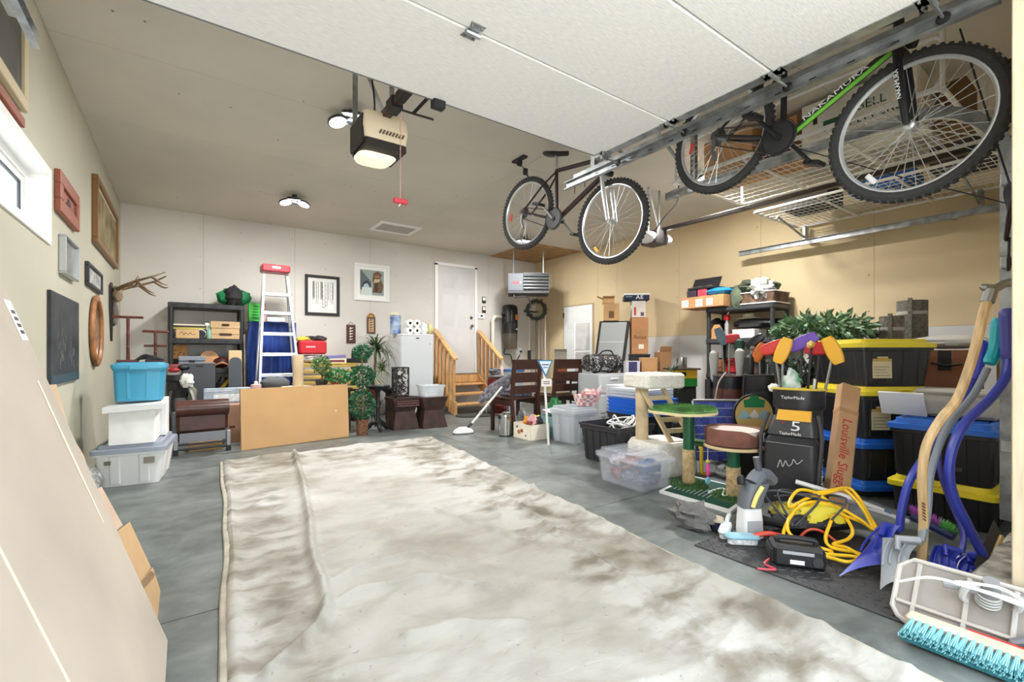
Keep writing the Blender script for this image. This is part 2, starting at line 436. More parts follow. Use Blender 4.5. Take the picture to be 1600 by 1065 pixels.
lamp(4.62, 6.2, 'lit three-panel light on the ceiling behind the hanging dark red bicycle')
lamp(4.6, 2.78, 'lit three-panel light on the ceiling behind the cartons of the wire rack', 75)
# ================================================================ shared builders
def onY(u0, v0, u1, v1, Y):
    a = Py(u0, v0, Y); c = Py(u1, v1, Y); return a.x, c.x, c.z, a.z          # x0, x1, z0 (bottom), z1 (top)
def onX(u0, v0, u1, v1, X):
    a = Px(u0, v0, X); c = Px(u1, v1, X); return a.y, c.y, c.z, a.z
def foliage(c, r, n, ls, seed=1, lw=0.5, shell=0.55, droop=0.0):
    rs = random.Random(seed); b = B()
    for _ in range(n):
        d = Vector((rs.gauss(0, 1), rs.gauss(0, 1), rs.gauss(0, 1))).normalized() * (shell + (1 - shell) * rs.random())
        p = Vector(c) + Vector((d.x * r[0], d.y * r[1], d.z * r[2]))
        ax = Vector((d.x + rs.gauss(0, .5), d.y + rs.gauss(0, .5), d.z * .6 - droop + rs.gauss(0, .5))).normalized()
        sd = ax.cross(Vector((rs.gauss(0, 1), rs.gauss(0, 1), rs.gauss(0, 1)))).normalized(); L = ls * rs.uniform(.7, 1.3); w = L * lw * .5
        up = ax.cross(sd) * w * .35
        b.add([p, p + ax * L * .5 + sd * w + up, p + ax * L, p + ax * L * .5 - sd * w + up], [(0, 1, 2), (0, 2, 3)])
    return b
def leafmat(c, k=.35): return mat(c, .5, n=(18, k))
def blades(c, n, L, w, seed, el=(0.1, 1.35), curl=1.2, segs=5):
    """long arching strap leaves from one crown"""
    rs = random.Random(seed); b = B()
    for _ in range(n):
        a = rs.uniform(0, 2 * PI); e = rs.uniform(*el); LL = L * rs.uniform(.7, 1.1); p = Vector(c); pts = []
        for k in range(segs + 1):
            d = Vector((math.cos(a) * math.cos(e), math.sin(a) * math.cos(e), math.sin(e)))
            pts.append(p.copy()); p = p + d * LL / segs; e -= curl / segs * rs.uniform(.8, 1.2)
        sd = Vector((-math.sin(a), math.cos(a), 0)); vs = []; fs = []
        for k, q in enumerate(pts):
            ww = w * (1 - (k / segs) ** 2) * .5 + .0005
            vs += [q + sd * ww, q - sd * ww]
            if k: fs.append((2 * k - 2, 2 * k - 1, 2 * k + 1, 2 * k))
        b.add(vs, fs)
    return b
def carton(name, label, loc, w, d, h, rz=0, c=(196, 158, 112), group=None, tape=True, flaps=None, cat='box', lid=False):
    """cardboard box: panels with slight bow, taped lid or open flaps"""
    t = thing(name, label, cat, loc, rz, group)
    m = mat(c, .85, n=(4, .08), b=(70, .04)); b = B()
    if flaps is None:
        b.bx(-w / 2, w / 2, -d / 2, d / 2, 0, h, .004)
    else:
        k = .005
        b.bx(-w / 2, w / 2, -d / 2, -d / 2 + k, 0, h).bx(-w / 2, w / 2, d / 2 - k, d / 2, 0, h).bx(-w / 2, -w / 2 + k, -d / 2, d / 2, 0, h).bx(w / 2 - k, w / 2, -d / 2, d / 2, 0, h).bx(-w / 2, w / 2, -d / 2, d / 2, 0, k)
    part('carton_body', t, b, m)
    if flaps is None and tape:
        part('flap_seam', t, B().bx(-w / 2 + .003, w / 2 - .003, -.0015, .0015, h, h + .0006), mat((110, 84, 56), .9))
        part('packing_tape', t, B().bx(-w / 2 - .0006, w / 2 + .0006, -.024, .024, h - .05 * 0, h + .0009).bx(-w / 2 - .0008, -w / 2, -.024, .024, h - min(.07, h * .4), h + .0009).bx(w / 2, w / 2 + .0008, -.024, .024, h - min(.07, h * .4), h + .0009), mat((186, 146, 96), .3))
    for fl_ in (flaps or []):
        side, ang = fl_
        if side in 'fb':
            s = -1 if side == 'f' else 1
            bb = B().bx(-w / 2, w / 2, 0, s * d / 2, 0, .005).tf(T(0, s * d / 2, h) @ Rx(s * ang))
        else:
            s = -1 if side == 'l' else 1
            bb = B().bx(0, s * w / 2, -d / 2, d / 2, 0, .005).tf(T(s * w / 2, 0, h) @ Ry(-s * ang))
        part('flap', t, bb, m)
    if lid:
        part('lid', t, B().bx(-w / 2 - .006, w / 2 + .006, -d / 2 - .006, d / 2 + .006, h - lid, h + .006, .003), m)
    return t
def tote(name, label, loc, w, d, h, cb, cl, rz=0, group=None, taper=.84, ribs=4, lidh=.045, clear=None, openb=False, latch=None, lipc=None, cat='storage bin', lid_ribs=True):
    """plastic storage bin: tapered ribbed body under a rimmed lid"""
    t = thing(name, label, cat, loc, rz, group)
    mb = clear if clear else mat(cb, .38)
    ml = clear if (clear and cl is None) else (mat(cl, .38) if cl else None)
    hb = h - (lidh if cl or clear else 0)
    wb, db = w * taper * .94, d * taper
    r = min(w, d) * .08; b = B()
    k = .008
    W1, D1 = w * .94, d * .94
    secs = [rr(wb, db, r, 0), rr(W1, D1, r, hb * .86), rr(W1, D1, r, hb * .861), rr(w * .985, d * .985, r, hb * .87), rr(w * .985, d * .985, r, hb)]
    b.loft(secs + [rr(w * .985 - k * 2, d * .985 - k * 2, r, hb), rr(W1 - 2 * k, D1 - 2 * k, r, hb * .86), rr(wb - 2 * k, db - 2 * k, r, .01)])
    part('bin_body', t, b, mb, 40)
    # ribs standing proud of the long and short walls
    def rib(axis, s, u, ww):
        lo, hi = .02, .85 * hb
        q0, q1 = (db / 2, D1 / 2) if axis == 'y' else (wb / 2, W1 / 2)
        f = lambda z: q0 + (q1 - q0) * z / (hb * .86)
        pts = []
        for z in (lo, hi):
            for dz, dd in ((-ww / 2, -.004), (-ww / 2 * .7, .008), (ww / 2 * .7, .008), (ww / 2, -.004)):
                off = s * (f(z) + dd)
                pts.append((u + dz, off, z) if axis == 'y' else (off, u + dz, z))
        return B().loft([pts[:4], pts[4:]])
    if ribs:
        for s in (-1, 1):
            for i in range(ribs):
                u = (i + .5 - ribs / 2) * wb / ribs
                part('rib', t, rib('y', s, u, wb / ribs * .42), mb, 0)
            for i in range(max(2, ribs - 1)):
                u = (i + .5 - max(2, ribs - 1) / 2) * db / max(2, ribs - 1)
                part('rib', t, rib('x', s, u, db / max(2, ribs - 1) * .42), mb, 0)
    if ml and not openb:
        l = part('lid', t, B().loft([rr(w, d, r, hb - .018), rr(w * 1.03, d * 1.03, r * 1.1, hb - .018), rr(w * 1.03, d * 1.03, r * 1.1, hb + .012), rr(w * .97, d * .97, r, hb + .016), rr(w * .9, d * .9, r, hb + .016), rr(w * .88, d * .88, r, h), rr(w * .8, d * .8, r, h), rr(w * .78, d * .78, r, h - .012)]), ml, 40)
        if lid_ribs:
            for i in range(5):
                x = (i - 2) * w * .17
                part('lid_rib', l, B().bx(x - .012, x + .012, -d * .36, d * .36, h - .02, h - .004, .004), ml)
        for s in (-1, 1):
            if latch: part('latch', t, B().bx(s * w * .5, s * w * .545, -.05, .05, hb - .07, hb + .014, .006), mat(latch, .4))
    elif openb:
        part('rim', t, B().loft([rr(w, d, r, hb - .012), rr(w * 1.02, d * 1.02, r, hb - .012), rr(w * 1.02, d * 1.02, r, hb + .006), rr(w * .96, d * .96, r, hb + .006), rr(w * .96, d * .96, r, hb - .012)], cap=False, closed=True), mb)
    return t
def picture(name, label, wall, u0, v0, u1, v1, fw, fc, art, mw=0, mc=(236, 236, 230), dep=.025, mats=None, cat='picture'):
    """framed picture on a wall; art(par, w, h, M) draws flat print"""
    if wall == 'back':
        x0, x1, z0, z1 = onY(u0, v0, u1, v1, YB); w, h = x1 - x0, z1 - z0
        t = thing(name, label, cat, ((x0 + x1) / 2, YB, z0)); t.rotation_euler = (0, 0, 0)
    else:
        y0, y1, z0, z1 = onX(u0, v0, u1, v1, XL); w, h = abs(y1 - y0), z1 - z0
        t = thing(name, label, cat, (XL, (y0 + y1) / 2, z0), PI / 2)
    b = B()
    for q in ((-w / 2, w / 2, 0, fw), (-w / 2, w / 2, h - fw, h), (-w / 2, -w / 2 + fw, fw, h - fw), (w / 2 - fw, w / 2, fw, h - fw)):
        part('frame_rail', t, B().bx(q[0], q[1], -dep, -.001, q[2], q[3], .004), fc)
    if mw: part('mat_board', t, B().bx(-w / 2 + fw, w / 2 - fw, -dep * .45, -.002, fw, h - fw), mat(mc, .8))
    part('print', t, B().bx(-w / 2 + fw + mw, w / 2 - fw - mw, -dep * .5, -.002, fw + mw, h - fw - mw), art[0])
    for (c, poly) in art[1]:
        iw, ih = w - 2 * fw - 2 * mw, h - 2 * fw - 2 * mw
        part('print_shape', t, B().prism([(-iw / 2 + px * iw, fw + mw + py * ih) for px, py in poly], .0008, T(0, -dep * .5 - .0001 - .0005 * len(t.children), 0) @ Rx(PI / 2)), mat(c, .7))
    return t

# ================================================================ left foreground: cardboard leaning on the wall
def lean(u, v, x0, k): return Pp(u, v, (x0, 0, 0), Vector((1, 0, k)))     # plane x = x0 - k z
KB = mat((192, 180, 166), .8, n=(2.2, .05), b=(35, .05))
t = thing('cardboard_sheet', 'large pale cardboard sheet leaning on the wall nearest the camera', 'cardboard', (-.05, 1.2, 0))
k = .328; L = Matrix.Translation((.05, -1.2, 0))
def Lp(y, s): return (-.05 - k * s, y, s)
part('panel', t, B().sheet([Lp(2.05, .012), Lp(2.05, 1.9), Lp(1.20, 1.9), Lp(1.20, .012)], .006).tf(L), KB)
part('panel', t, B().sheet([Lp(1.194, .012), Lp(1.194, 1.9), Lp(.5, 1.9), Lp(.5, .012)], .006).tf(L), KB)
part('crease', t, B().sheet([Lp(1.200, .012), Lp(1.200, 1.9), Lp(1.194, 1.9), Lp(1.194, .012)], .004).tf(L @ T(.004, 0, 0)), mat((236, 220, 198), .8))
part('scuffed_edge', t, B().sheet([Lp(1.93, .5), Lp(1.94, .95), Lp(1.925, .95), Lp(1.915, .7), Lp(1.92, .5)], .001).tf(L @ T(.0065, 0, .002)), mat((240, 226, 206), .9))
# shipping label at the top
part('shipping_label', t, B().sheet([Lp(2.04, 1.07), Lp(2.04, 1.19), Lp(1.97, 1.19), Lp(1.97, 1.07)], .0008).tf(L @ T(.0065, 0, .002)), mat((238, 236, 232), .6))
for q in range(4): part('barcode_line', t, B().sheet([Lp(2.025, 1.09 + q * .02), Lp(2.025, 1.10 + q * .02), Lp(1.99, 1.10 + q * .02), Lp(1.99, 1.09 + q * .02)], .0008).tf(L @ T(.0078, 0, .0022)), mat((60, 60, 60), .6))
BR = mat((208, 182, 150), .85, n=(3, .06), b=(50, .05)); BT = mat((205, 168, 124), .85, n=(3, .08), b=(50, .05))
t = thing('flattened_box', 'flattened brown cardboard box with flaps leaning behind the pale sheet', 'cardboard', (-.1, 2.3, 0)); L = T(.1, -2.3, 0)
def poly_lean(pts, x0): return [lean(u, v, x0, .30) for u, v in pts]
for pts, x0, m in (([(40, 560), (55, 603), (88, 600), (110, 676), (131, 712), (150, 766), (178, 831), (120, 831), (60, 700)], -.17, BR),
                   ([(88, 683), (110, 676), (131, 711), (153, 778), (125, 778), (100, 716)], -.14, mat((216, 184, 164), .85, n=(3, .05))),
                   ([(140, 770), (159, 760), (192, 820), (178, 832), (150, 832)], -.095, mat((212, 186, 164), .85, n=(3, .05))),
                   ([(170, 840), (203, 815), (236, 886), (217, 911), (190, 930)], -.085, BT),
                   ([(200, 925), (239, 886), (262, 957), (255, 979), (220, 979)], -.085, BT)):
    part('flap', t, B().sheet(poly_lean(pts, x0), .005).tf(L), m)
q = lean(232, 905, -.08, .30)
part('packing_tape', t, B().sheet(poly_lean([(217, 914), (236, 891), (243, 897), (222, 922)], -.079), .001).tf(L), mat((150, 112, 76), .35))
b = B()
p0 = Pz(150, 755)
for i in range(9):
    pass
t = single('wrapped_roll', 'crumpled clear plastic wrapped roll on the floor by the left wall', 'roll', B().lump((0, 0, .11), (.085, .22, .11), .16, 3, 22, 14, 4.5), mat((150, 152, 150), .2, n=(16, .5), b=(30, .8)), (-.565, 4.42, .0), smooth=20)

# ================================================================ stack of bins beside the left wall
WT = tote('storage_tote', 'white plastic tote with a grey lid at the bottom of the left stack', (-.32, 5.0, 0), .46, .68, .325, (232, 232, 230), (150, 158, 172), -.10, ribs=2)
part('handle', WT, B().bx(-.235, -.215, -.08, .08, .2, .25, .008), mat((232, 232, 230), .4))
part('mark', WT, B().bx(-.15, -.11, -.332, -.3295, .17, .20).tf(Rx(-.02)), mat((120, 110, 100), .8))
part('mark', WT, B().bx(.09, .16, -.332, -.3295, .16, .21).tf(Rx(-.02)), mat((150, 140, 128), .8))
cw = carton('white_carton', 'plain white cardboard box with a loose lid on the grey tote lid', (-.325, 4.84, .326), .285, .32, .285, -.06, (242, 242, 240), tape=False)
part('loose_lid', cw, B().bx(-.175, .20, -.18, .18, 0, .012).bx(-.175, .2, -.18, -.175, -.03, 0).tf(T(0, -.01, .29) @ Ry(-.05)), mat((228, 230, 230), .7))
carton('white_carton', 'second white box half hidden behind the loose-lidded white box', (-.29, 5.16, .326), .34, .24, .32, -.05, (232, 232, 230), tape=False)
TT = tote('storage_tote', 'teal blue plastic tote with its lid on top of the left stack', (-.30, 5.05, .648), .345, .40, .315, (64, 156, 190), (84, 172, 204), -.04, ribs=0, lidh=.03, taper=.93)
for x in (-.06, .06): part('panel_rib', TT, B().loft([[(x - .01, -.191, .02), (x + .01, -.191, .02), (x + .01, -.18, .02), (x - .01, -.18, .02)], [(x * 1.05 - .01, -.193, .24), (x * 1.05 + .01, -.193, .24), (x * 1.05 + .01, -.18, .24), (x * 1.05 - .01, -.18, .24)]]), mat((74, 166, 200), .4))
part('handle', TT, B().bx(-.06, .06, -.212, -.19, .255, .29, .006), mat((84, 172, 204), .4))
RW = mat((98, 48, 36), .45, n=(9, .35))
for lab, u, v, h, hw, extra, y in (('taller red-brown wooden T-bar stand on the teal tote', 200, 560, .37, .1, False, 5.0), ('shorter red-brown wooden T-bar stand with a second crossbar on the teal tote', 243, 560, .26, .09, True, 5.12)):
    p = Py(u, v, y); t = thing('wooden_stand', lab, 'stand', (p.x, y, .963))
    part('base', t, B().bx(-.07, .07, -.05, .05, 0, .02, .004), RW)
    part('post', t, B().lathe([(.013, .02), (.011, h * .3), (.014, h * .32), (.011, h * .34), (.011, h * .6), (.014, h * .62), (.011, h * .65), (.012, h)], 10), RW)
    part('crossbar', t, B().tube([(-hw, 0, h), (-hw * .9, 0, h + .006), (0, 0, h + .004), (hw * .9, 0, h + .006), (hw, 0, h)], .011, 8), RW)
    if extra: part('crossbar', t, B().tube([(-.08, 0, h - .12), (.08, 0, h - .12)], .01, 8), RW)
b = B()
for i in range(5): b.tube(spline([(-.07 + .02 * i, 0, .01 + .006 * i), (-.02, .05, .05), (.06, .01 * i, .035), (.08 + .01 * i, -.04, .012), (0, -.05, .02 + .008 * i), (-.07 + .02 * i, 0, .01 + .006 * i)], 5), .006, 6)
single('coiled_strap', 'black coiled strap lying between the wooden stands on the teal tote', 'strap', b, BLACK(), (-.26, 4.96, .972))

# golf bag with gloves behind the tote stack
p = Pz(281, 688)
t = thing('golf_bag', 'slim black golf bag with a white glove behind the tote stack', 'golf bag', (p.x, p.y, 0), .2)
part('bag_body', t, B().loft([rr(.24, .22, .09, z, 0, z * .06) for z in (0, .02, .4, .7)] + [rr(.27, .25, .1, .72, 0, .045), rr(.27, .25, .1, .78, 0, .05)]), mat((34, 34, 36), .5, b=(30, .3)))
part('side_pocket', t, B().loft([rr(.16, .1, .04, .12, -.02, -.13), rr(.18, .13, .05, .2, -.02, -.13), rr(.18, .12, .05, .45, -.02, -.1), rr(.14, .06, .03, .52, -.02, -.1)]), mat((46, 46, 48), .45))
part('strap', t, B().tube(spline([(.06, -.11, .66), (.1, -.19, .5), (.08, -.2, .3), (.02, -.16, .15)], 6), .018, 8, flat=.3), mat((150, 150, 148), .6))
part('strap', t, B().tube(spline([(-.1, -.08, .6), (-.14, -.17, .42), (-.08, -.19, .22), (.03, -.18, .1)], 6), .014, 8, flat=.3), mat((70, 70, 72), .6))
part('glove', t, B().lump((.04, -.15, .72), (.07, .04, .085), .25, 4), mat((214, 214, 210), .8))
part('towel', t, B().lump((.1, -.1, .52), (.045, .04, .13), .2, 8), mat((120, 122, 104), .9))
t2 = part('club_head', t, B().lump((-.06, -.02, .84), (.06, .04, .03), .1, 2), mat((150, 30, 34), .4))
part('club_head', t, B().lump((.04, .02, .87), (.06, .05, .035), .1, 5), BLACK())

# ================================================================ black shelving unit on the back wall
SY = 7.36
x0, x1, zt0, zt1 = onY(262, 474, 382, 492, SY)
x1 = Py(382, 480, SY).x; W_ = x1 - x0
BP = mat((44, 45, 48), .5)
S1 = thing('shelving_unit', 'black plastic shelving unit against the back wall beside the blue sheet', 'shelf', ((x0 + x1) / 2, SY, 0))
for sx in (-1, 1):
    for y in (.03, .40): part('post', S1, B().lathe([(.028, 0), (.028, 1.69)], 12, (sx * (W_ / 2 - .03), y, 0)), BP)
def shelf_board(par, w, d, z, th, m):
    s = part('shelf', par, B().bx(-w / 2, w / 2, 0, d, z - th, z, .01), m)
    for i in range(6): part('shelf_slot', s, B().bx(-w / 2 + w * (i + .3) / 6, -w / 2 + w * (i + .7) / 6, -.002, 0, z - th * .7, z - th * .3), mat((34, 34, 36), .6))
    return s
shz = [1.70, Py(320, 529, SY).z, Py(340, 575, SY).z, .45, .12]
for z in shz: shelf_board(S1, W_, .43, z, .07, BP)
def onshelf(u, z, y=SY + .1): return (Py(u, 500, y).x, y, z)
# items on the top
p = onshelf(366, 1.70, SY + .18)
t = thing('duffel_bag', 'green and black cloth bag on top of the black shelf', 'bag', p)
part('bag_body', t, B().lump((0, 0, .12), (.21, .13, .125), .12, 2), mat((22, 120, 70), .7, b=(14, .4)))
part('bag_flap', t, B().lump((-.01, -.09, .135), (.11, .08, .135), .18, 6), mat((30, 30, 32), .8, b=(14, .5)))
z2 = shz[1]
for i, (du, c, hh) in enumerate(((0, (200, 190, 90), .02), (1, (60, 60, 50), .018), (2, (214, 206, 190), .015))):
    p = onshelf(296, z2 + .13 + i * .022, SY + .17)
    single('plank', ['yellow-edged board lying in the pile on the second shelf', 'dark board in the middle of the pile on the second shelf', 'pale board on top of the pile on the second shelf'][i], 'board', B().bx(-.20, .2 + .02 * i, -.04, .05, 0, .02, .002), mat(c, .6), p, .05 * (i - 1))
p = onshelf(293, z2 + .002, SY + .14)
t = carton('carton', 'small tan lettered box under the board pile on the second shelf', p, .25, .24, .12, 0, (206, 172, 126), tape=False)
part('script_mark', t, B().tube(spline([(-.09, -.1205, .05), (-.06, -.1205, .085), (-.04, -.1205, .045), (-.02, -.1205, .07), (.01, -.1205, .05), (.03, -.1205, .075), (.05, -.1205, .05), (.09, -.1205, .06)], 5), .003, 4), mat((70, 50, 36), .7))
p = onshelf(317, z2 + .002, SY + .08)
t = thing('round_gadget', 'white rounded gadget with a black face beside the tan lettered box', 'gadget', p)
part('shell', t, B().lathe([(.05, 0), (.062, .02), (.062, .10), (.05, .12)], 18).tf(T(-.02, .02, .065) @ Rx(PI / 2) @ T(0, 0, -.06)), mat((226, 226, 224), .4))
part('face', t, B().lathe([(.05, 0), (.05, .006)], 18).tf(T(-.02, -.041, .065) @ Rx(PI / 2)), BLACK())
p = onshelf(327, z2 + .002, SY + .05)
t = thing('spray_bottle', 'clear green spray bottle standing next to the archive box', 'bottle', p)
part('bottle', t, B().lathe([(.03, 0), (.034, .02), (.034, .09), (.016, .14), (.014, .17)], 14), mat((150, 200, 176), .2, alpha=.8))
part('trigger_head', t, B().bx(-.05, .03, -.012, .012, .17, .21, .005).bx(-.03, -.02, -.008, .008, .12, .17), mat((220, 222, 220), .4))
p = onshelf(351, z2 + .002, SY + .20)
t = carton('archive_box', 'brown archive box with a hand hole on the second shelf', p, .33, .36, .23, 0, (200, 168, 126), tape=False, lid=.085)
part('hand_hole', t, B().loft([rr(.09, .03, .012, 0), rr(.09, .03, .012, .002)]).tf(T(0, -.1885, .19) @ Rx(PI / 2)), mat((60, 44, 30), .9))
part('printed_band', t, B().loft([rr(.15, .035, .015, 0), rr(.15, .035, .015, .001)]).tf(T(0, -.1812, .06) @ Rx(PI / 2)), mat((66, 52, 40), .8))
part('printed_line', t, B().bx(-.16, .16, -.1815, -.18, .06, .066), mat((96, 76, 56), .8))
z3 = shz[2]
p = onshelf(280, z3 + .13, SY + .28)
t = thing('wooden_plaque', 'square orange wooden board with dark holes on the third shelf', 'board', p, rot=(-.12, 0, 0))
part('board', t, B().bx(-.095, .095, 0, .02, 0, .18, .004), mat((214, 150, 80), .5, n=(6, .2)))
for q in ((-.04, .11), (.01, .08), (-.01, .05), (.05, .06), (.05, .03), (-.05, .06)):
    part('hole', t, B().lathe([(.009, 0), (.009, .001)], 8).tf(T(q[0], -.0005, q[1]) @ Rx(PI / 2)), mat((60, 36, 20), .8))
carton('carton', 'low dark box under the orange wooden board on the third shelf', onshelf(281, z3 + .002, SY + .28), .24, .16, .125, 0, (70, 58, 50), tape=False)
t = thing('tool_case', 'flat grey plastic tool case on the third shelf', 'case', onshelf(300, z3 + .002, SY + .1))
part('case_bottom', t, B().bx(-.15, .15, -.09, .09, 0, .09, .012), mat((128, 136, 146), .5)); part('case_top', t, B().bx(-.15, .15, -.09, .09, .093, .16, .012), mat((138, 146, 156), .5)); part('case_latch', t, B().bx(-.03, .03, -.098, -.088, .07, .11, .003), BLACK())
single('round_board', 'round wooden board resting on the third shelf', 'board', B().lathe([(.105, 0), (.11, .01), (.105, .02)], 28).tf(T(0, 0, .1) @ Rx(PI / 2 - .2)), mat((206, 150, 100), .5, n=(5, .2)), onshelf(327, z3 + .03, SY + .13))
single('rag_pile', 'pile of grey and white rags behind the round wooden board', 'cloth', B().lump((0, 0, .11), (.11, .06, .10), .25, 5), mat((190, 186, 178), .9, n=(12, .6)), onshelf(330, z3 + .002, SY + .30))
t = thing('helmet', 'dark red and black dome with a pale strap on the third shelf', 'helmet', onshelf(347, z3 + .002, SY + .12))
part('shell', t, B().lump((0, 0, .076), (.11, .09, .075), .08, 9), mat((70, 28, 26), .35)); part('strap', t, B().tube(spline([(-.08, -.06, .04), (0, -.1, .07), (.08, -.06, .03)], 6), .012, 6), mat((210, 150, 110), .6))
single('wall_socket', 'white double outlet cover on the back wall behind the shelf', 'outlet', B().bx(-.04, .04, -.01, 0, 0, .12, .004), WHITE(), (Py(359, 545, YB).x, YB, Py(359, 549, YB).z))
t = thing('spray_gun', 'yellow and black air tool on the lower shelf', 'tool', onshelf(349, shz[3] + .01, SY + .1))
part('tool_body', t, B().lump((0, 0, .12), (.1, .06, .12), .25, 3), BLACK()); part('handle', t, B().tube([(-.06, -.06, .06), (0, -.08, .14), (.06, -.06, .22)], .025, 8), mat((190, 160, 60), .5))
t = thing('plastic_pail', 'pink lidded pail behind the black panel', 'pail', onshelf(276, z3 - .16, SY - .13)); t.location.z = 0
zz = Py(276, 570, SY - .13).z
part('pail_body', t, B().lathe([(.08, 0), (.095, zz - .03)], 18), mat((206, 206, 204), .5)); part('pail_lid', t, B().lathe([(.1, zz - .03), (.102, zz), (.08, zz + .008)], 18), mat((176, 92, 96), .5))
# panels leaning in front of the shelf
def leanboard(name, label, cat, u0, v0, u1, v1, Y, th, m, tilt=.08, rz=0, zb=0.0):
    x0, x1, z0, z1 = onY(u0, v0, u1, v1, Y)
    t = thing(name, label, cat, ((x0 + x1) / 2, Y, zb), rot=(-tilt, 0, rz)); return t, x1 - x0, (z1 - zb) / math.cos(tilt)
DG = mat((70, 73, 78), .6, b=(60, .15))
t, w, h = leanboard('folded_table', 'tall dark grey folded table panel leaning on the black shelf', 'panel', 286, 567, 337, 690, 7.0, .05, DG)
part('board', t, B().bx(-w / 2, w / 2, 0, .05, 0, h, .006), DG); part('edge_strip', t, B().bx(-w / 2, w / 2, -.004, .054, h - .012, h + .003, .002), mat((120, 122, 126), .4)); part('hinge', t, B().bx(-.04, .04, -.004, 0, h - .05, h - .03), BLACK())
t, w, h = leanboard('skateboard_deck', 'narrow dark board with a tan squared end leaning on the shelf', 'board', 358, 547, 379, 690, 7.15, .03, DG)
part('board', t, B().bx(-w / 2, w / 2, 0, .03, 0, h, .004), mat((214, 184, 140), .6)); part('grip_sheet', t, B().prism([(-w / 2 + .004, 0), (w / 2 - .004, 0), (w / 2 - .004, h * .86)] + [(w / 2 * .95 * math.cos(a), h * .86 + .06 * math.sin(a)) for a in (.5, 1, 1.57, 2.1, 2.6)] + [(-w / 2 + .004, h * .86)], .004, Rx(PI / 2)), mat((76, 82, 90), .7))
single('metal_rod', 'thin metal rod leaning beside the narrow dark board', 'rod', B().tube([(0, 0, 0), (.0, .08, 1.3)], .012, 8), STEEL(), (Py(383, 600, 7.2).x, 7.22, 0))

# brown folding bench
p = (Pz(285, 710) + Pz(347, 704)) / 2
t = thing('folding_bench', 'brown leather padded folding bench with grey metal legs', 'bench', (p.x, p.y, 0), .05)
LB = mat((78, 44, 36), .32, n=(8, .2))
d_ = p.y * CS; w = .46
part('cushion', t, B().loft([[(x, y + q[0], .47 + q[1]) for q, y in [((.11 * math.cos(a), .085 * math.sin(a)), 0) for a in [2 * PI * i / 16 for i in range(16)]]] for x in (-w / 2, -w / 2 + .01, w / 2 - .01, w / 2)]), LB)
part('back_pad', t, B().bx(-w / 2 + .005, w / 2 - .005, -.04, .03, .22, .43, .03), LB)
part('seat_sling', t, B().bx(-w / 2 + .03, w / 2 - .03, -.035, -.02, .125, .22, .004), mat((130, 132, 140), .6))
for s in (-1, 1):
    l = part('leg', t, B().bx(s * w / 2 - .02, s * w / 2 + .02, -.04, .0, .05, .22, .006), mat((150, 150, 154), .35, .6)); part('foot', l, B().bx(s * w / 2 - .022, s * w / 2 + .022, -.045, .005, 0, .06, .004), BLACK())
    part('leg', t, B().bx(s * w / 2 - .02, s * w / 2 + .02, .2, .235, 0, .42, .006), mat((130, 130, 134), .35, .6))
for z in (.055, .105): part('crossbar', t, B().tube([(-w / 2, -.02, z), (w / 2, -.02, z)], .011, 8), mat((60, 60, 64), .4, .6))
carton('carton', 'flat tan box on the floor under the brown bench', (p.x + .03, p.y + .2, 0), .3, .2, .09, 0, tape=False)

# plastic wrapped panel and brown box behind the big board
t, w, h = leanboard('wrapped_board', 'clear plastic wrapped grey-blue panel with a white band behind the bench', 'panel', 318, 607, 393, 690, 6.60, .05, WHITE(), .03)
part('panel', t, B().bx(-w / 2, w / 2, 0, .05, 0, h, .008), mat((168, 182, 196), .25, n=(14, .15), b=(18, .4))); part('white_band', t, B().bx(-w / 2 + .1, w / 2 - .02, -.003, 0, h - .17, h - .075), mat((226, 232, 236), .3, n=(30, .12)))
part('wrap_fold', t, B().bx(-w / 2 + .03, w / 2 - .2, -.004, 0, h - .04, h - .032).bx(-w / 2 + .2, w / 2, -.004, 0, h - .06, h - .055), mat((210, 216, 222), .3))
t = carton('carton', 'plain brown box standing between the bench and the big tan board', (Py(364, 650, 6.3).x + .0, 6.40, 0), .32, .26, .44, 0, (176, 136, 112), tape=False)
part('printed_mark', t, B().bx(-.04, .02, -.132, -.1305, .17, .2), mat((90, 60, 46), .8)); part('paper_tag', t, B().bx(-.15, -.10, -.132, -.1305, .05, .12), WHITE())
# big tan board
a = Pz(378, 704); c = Pz(545, 682); ang = math.atan2(c.y - a.y, c.x - a.x); w = (c - a).length
t = thing('flat_carton', 'large flat tan cardboard carton standing upright in front of the plants', 'cardboard', ((a.x + c.x) / 2, (a.y + c.y) / 2, 0), rot=(-.06, 0, ang))
part('carton_body', t, B().bx(-w / 2, w / 2, 0, .06, 0, .655, .004), mat((214, 170, 118), .8, n=(1.5, .06), b=(50, .05)))
for s in (-1, 1): part('edge_tape', t, B().bx(s * w / 2 - .002, s * w / 2 + .002, -.002, .03, 0, .655), mat((232, 204, 160), .5))
part('edge_tape', t, B().bx(-w / 2, w / 2, -.002, .02, .653, .657), mat((226, 196, 152), .5)); part('torn_spot', t, B().bx(.43, .45, -.001, 0, .33, .345), mat((240, 228, 208), .9))

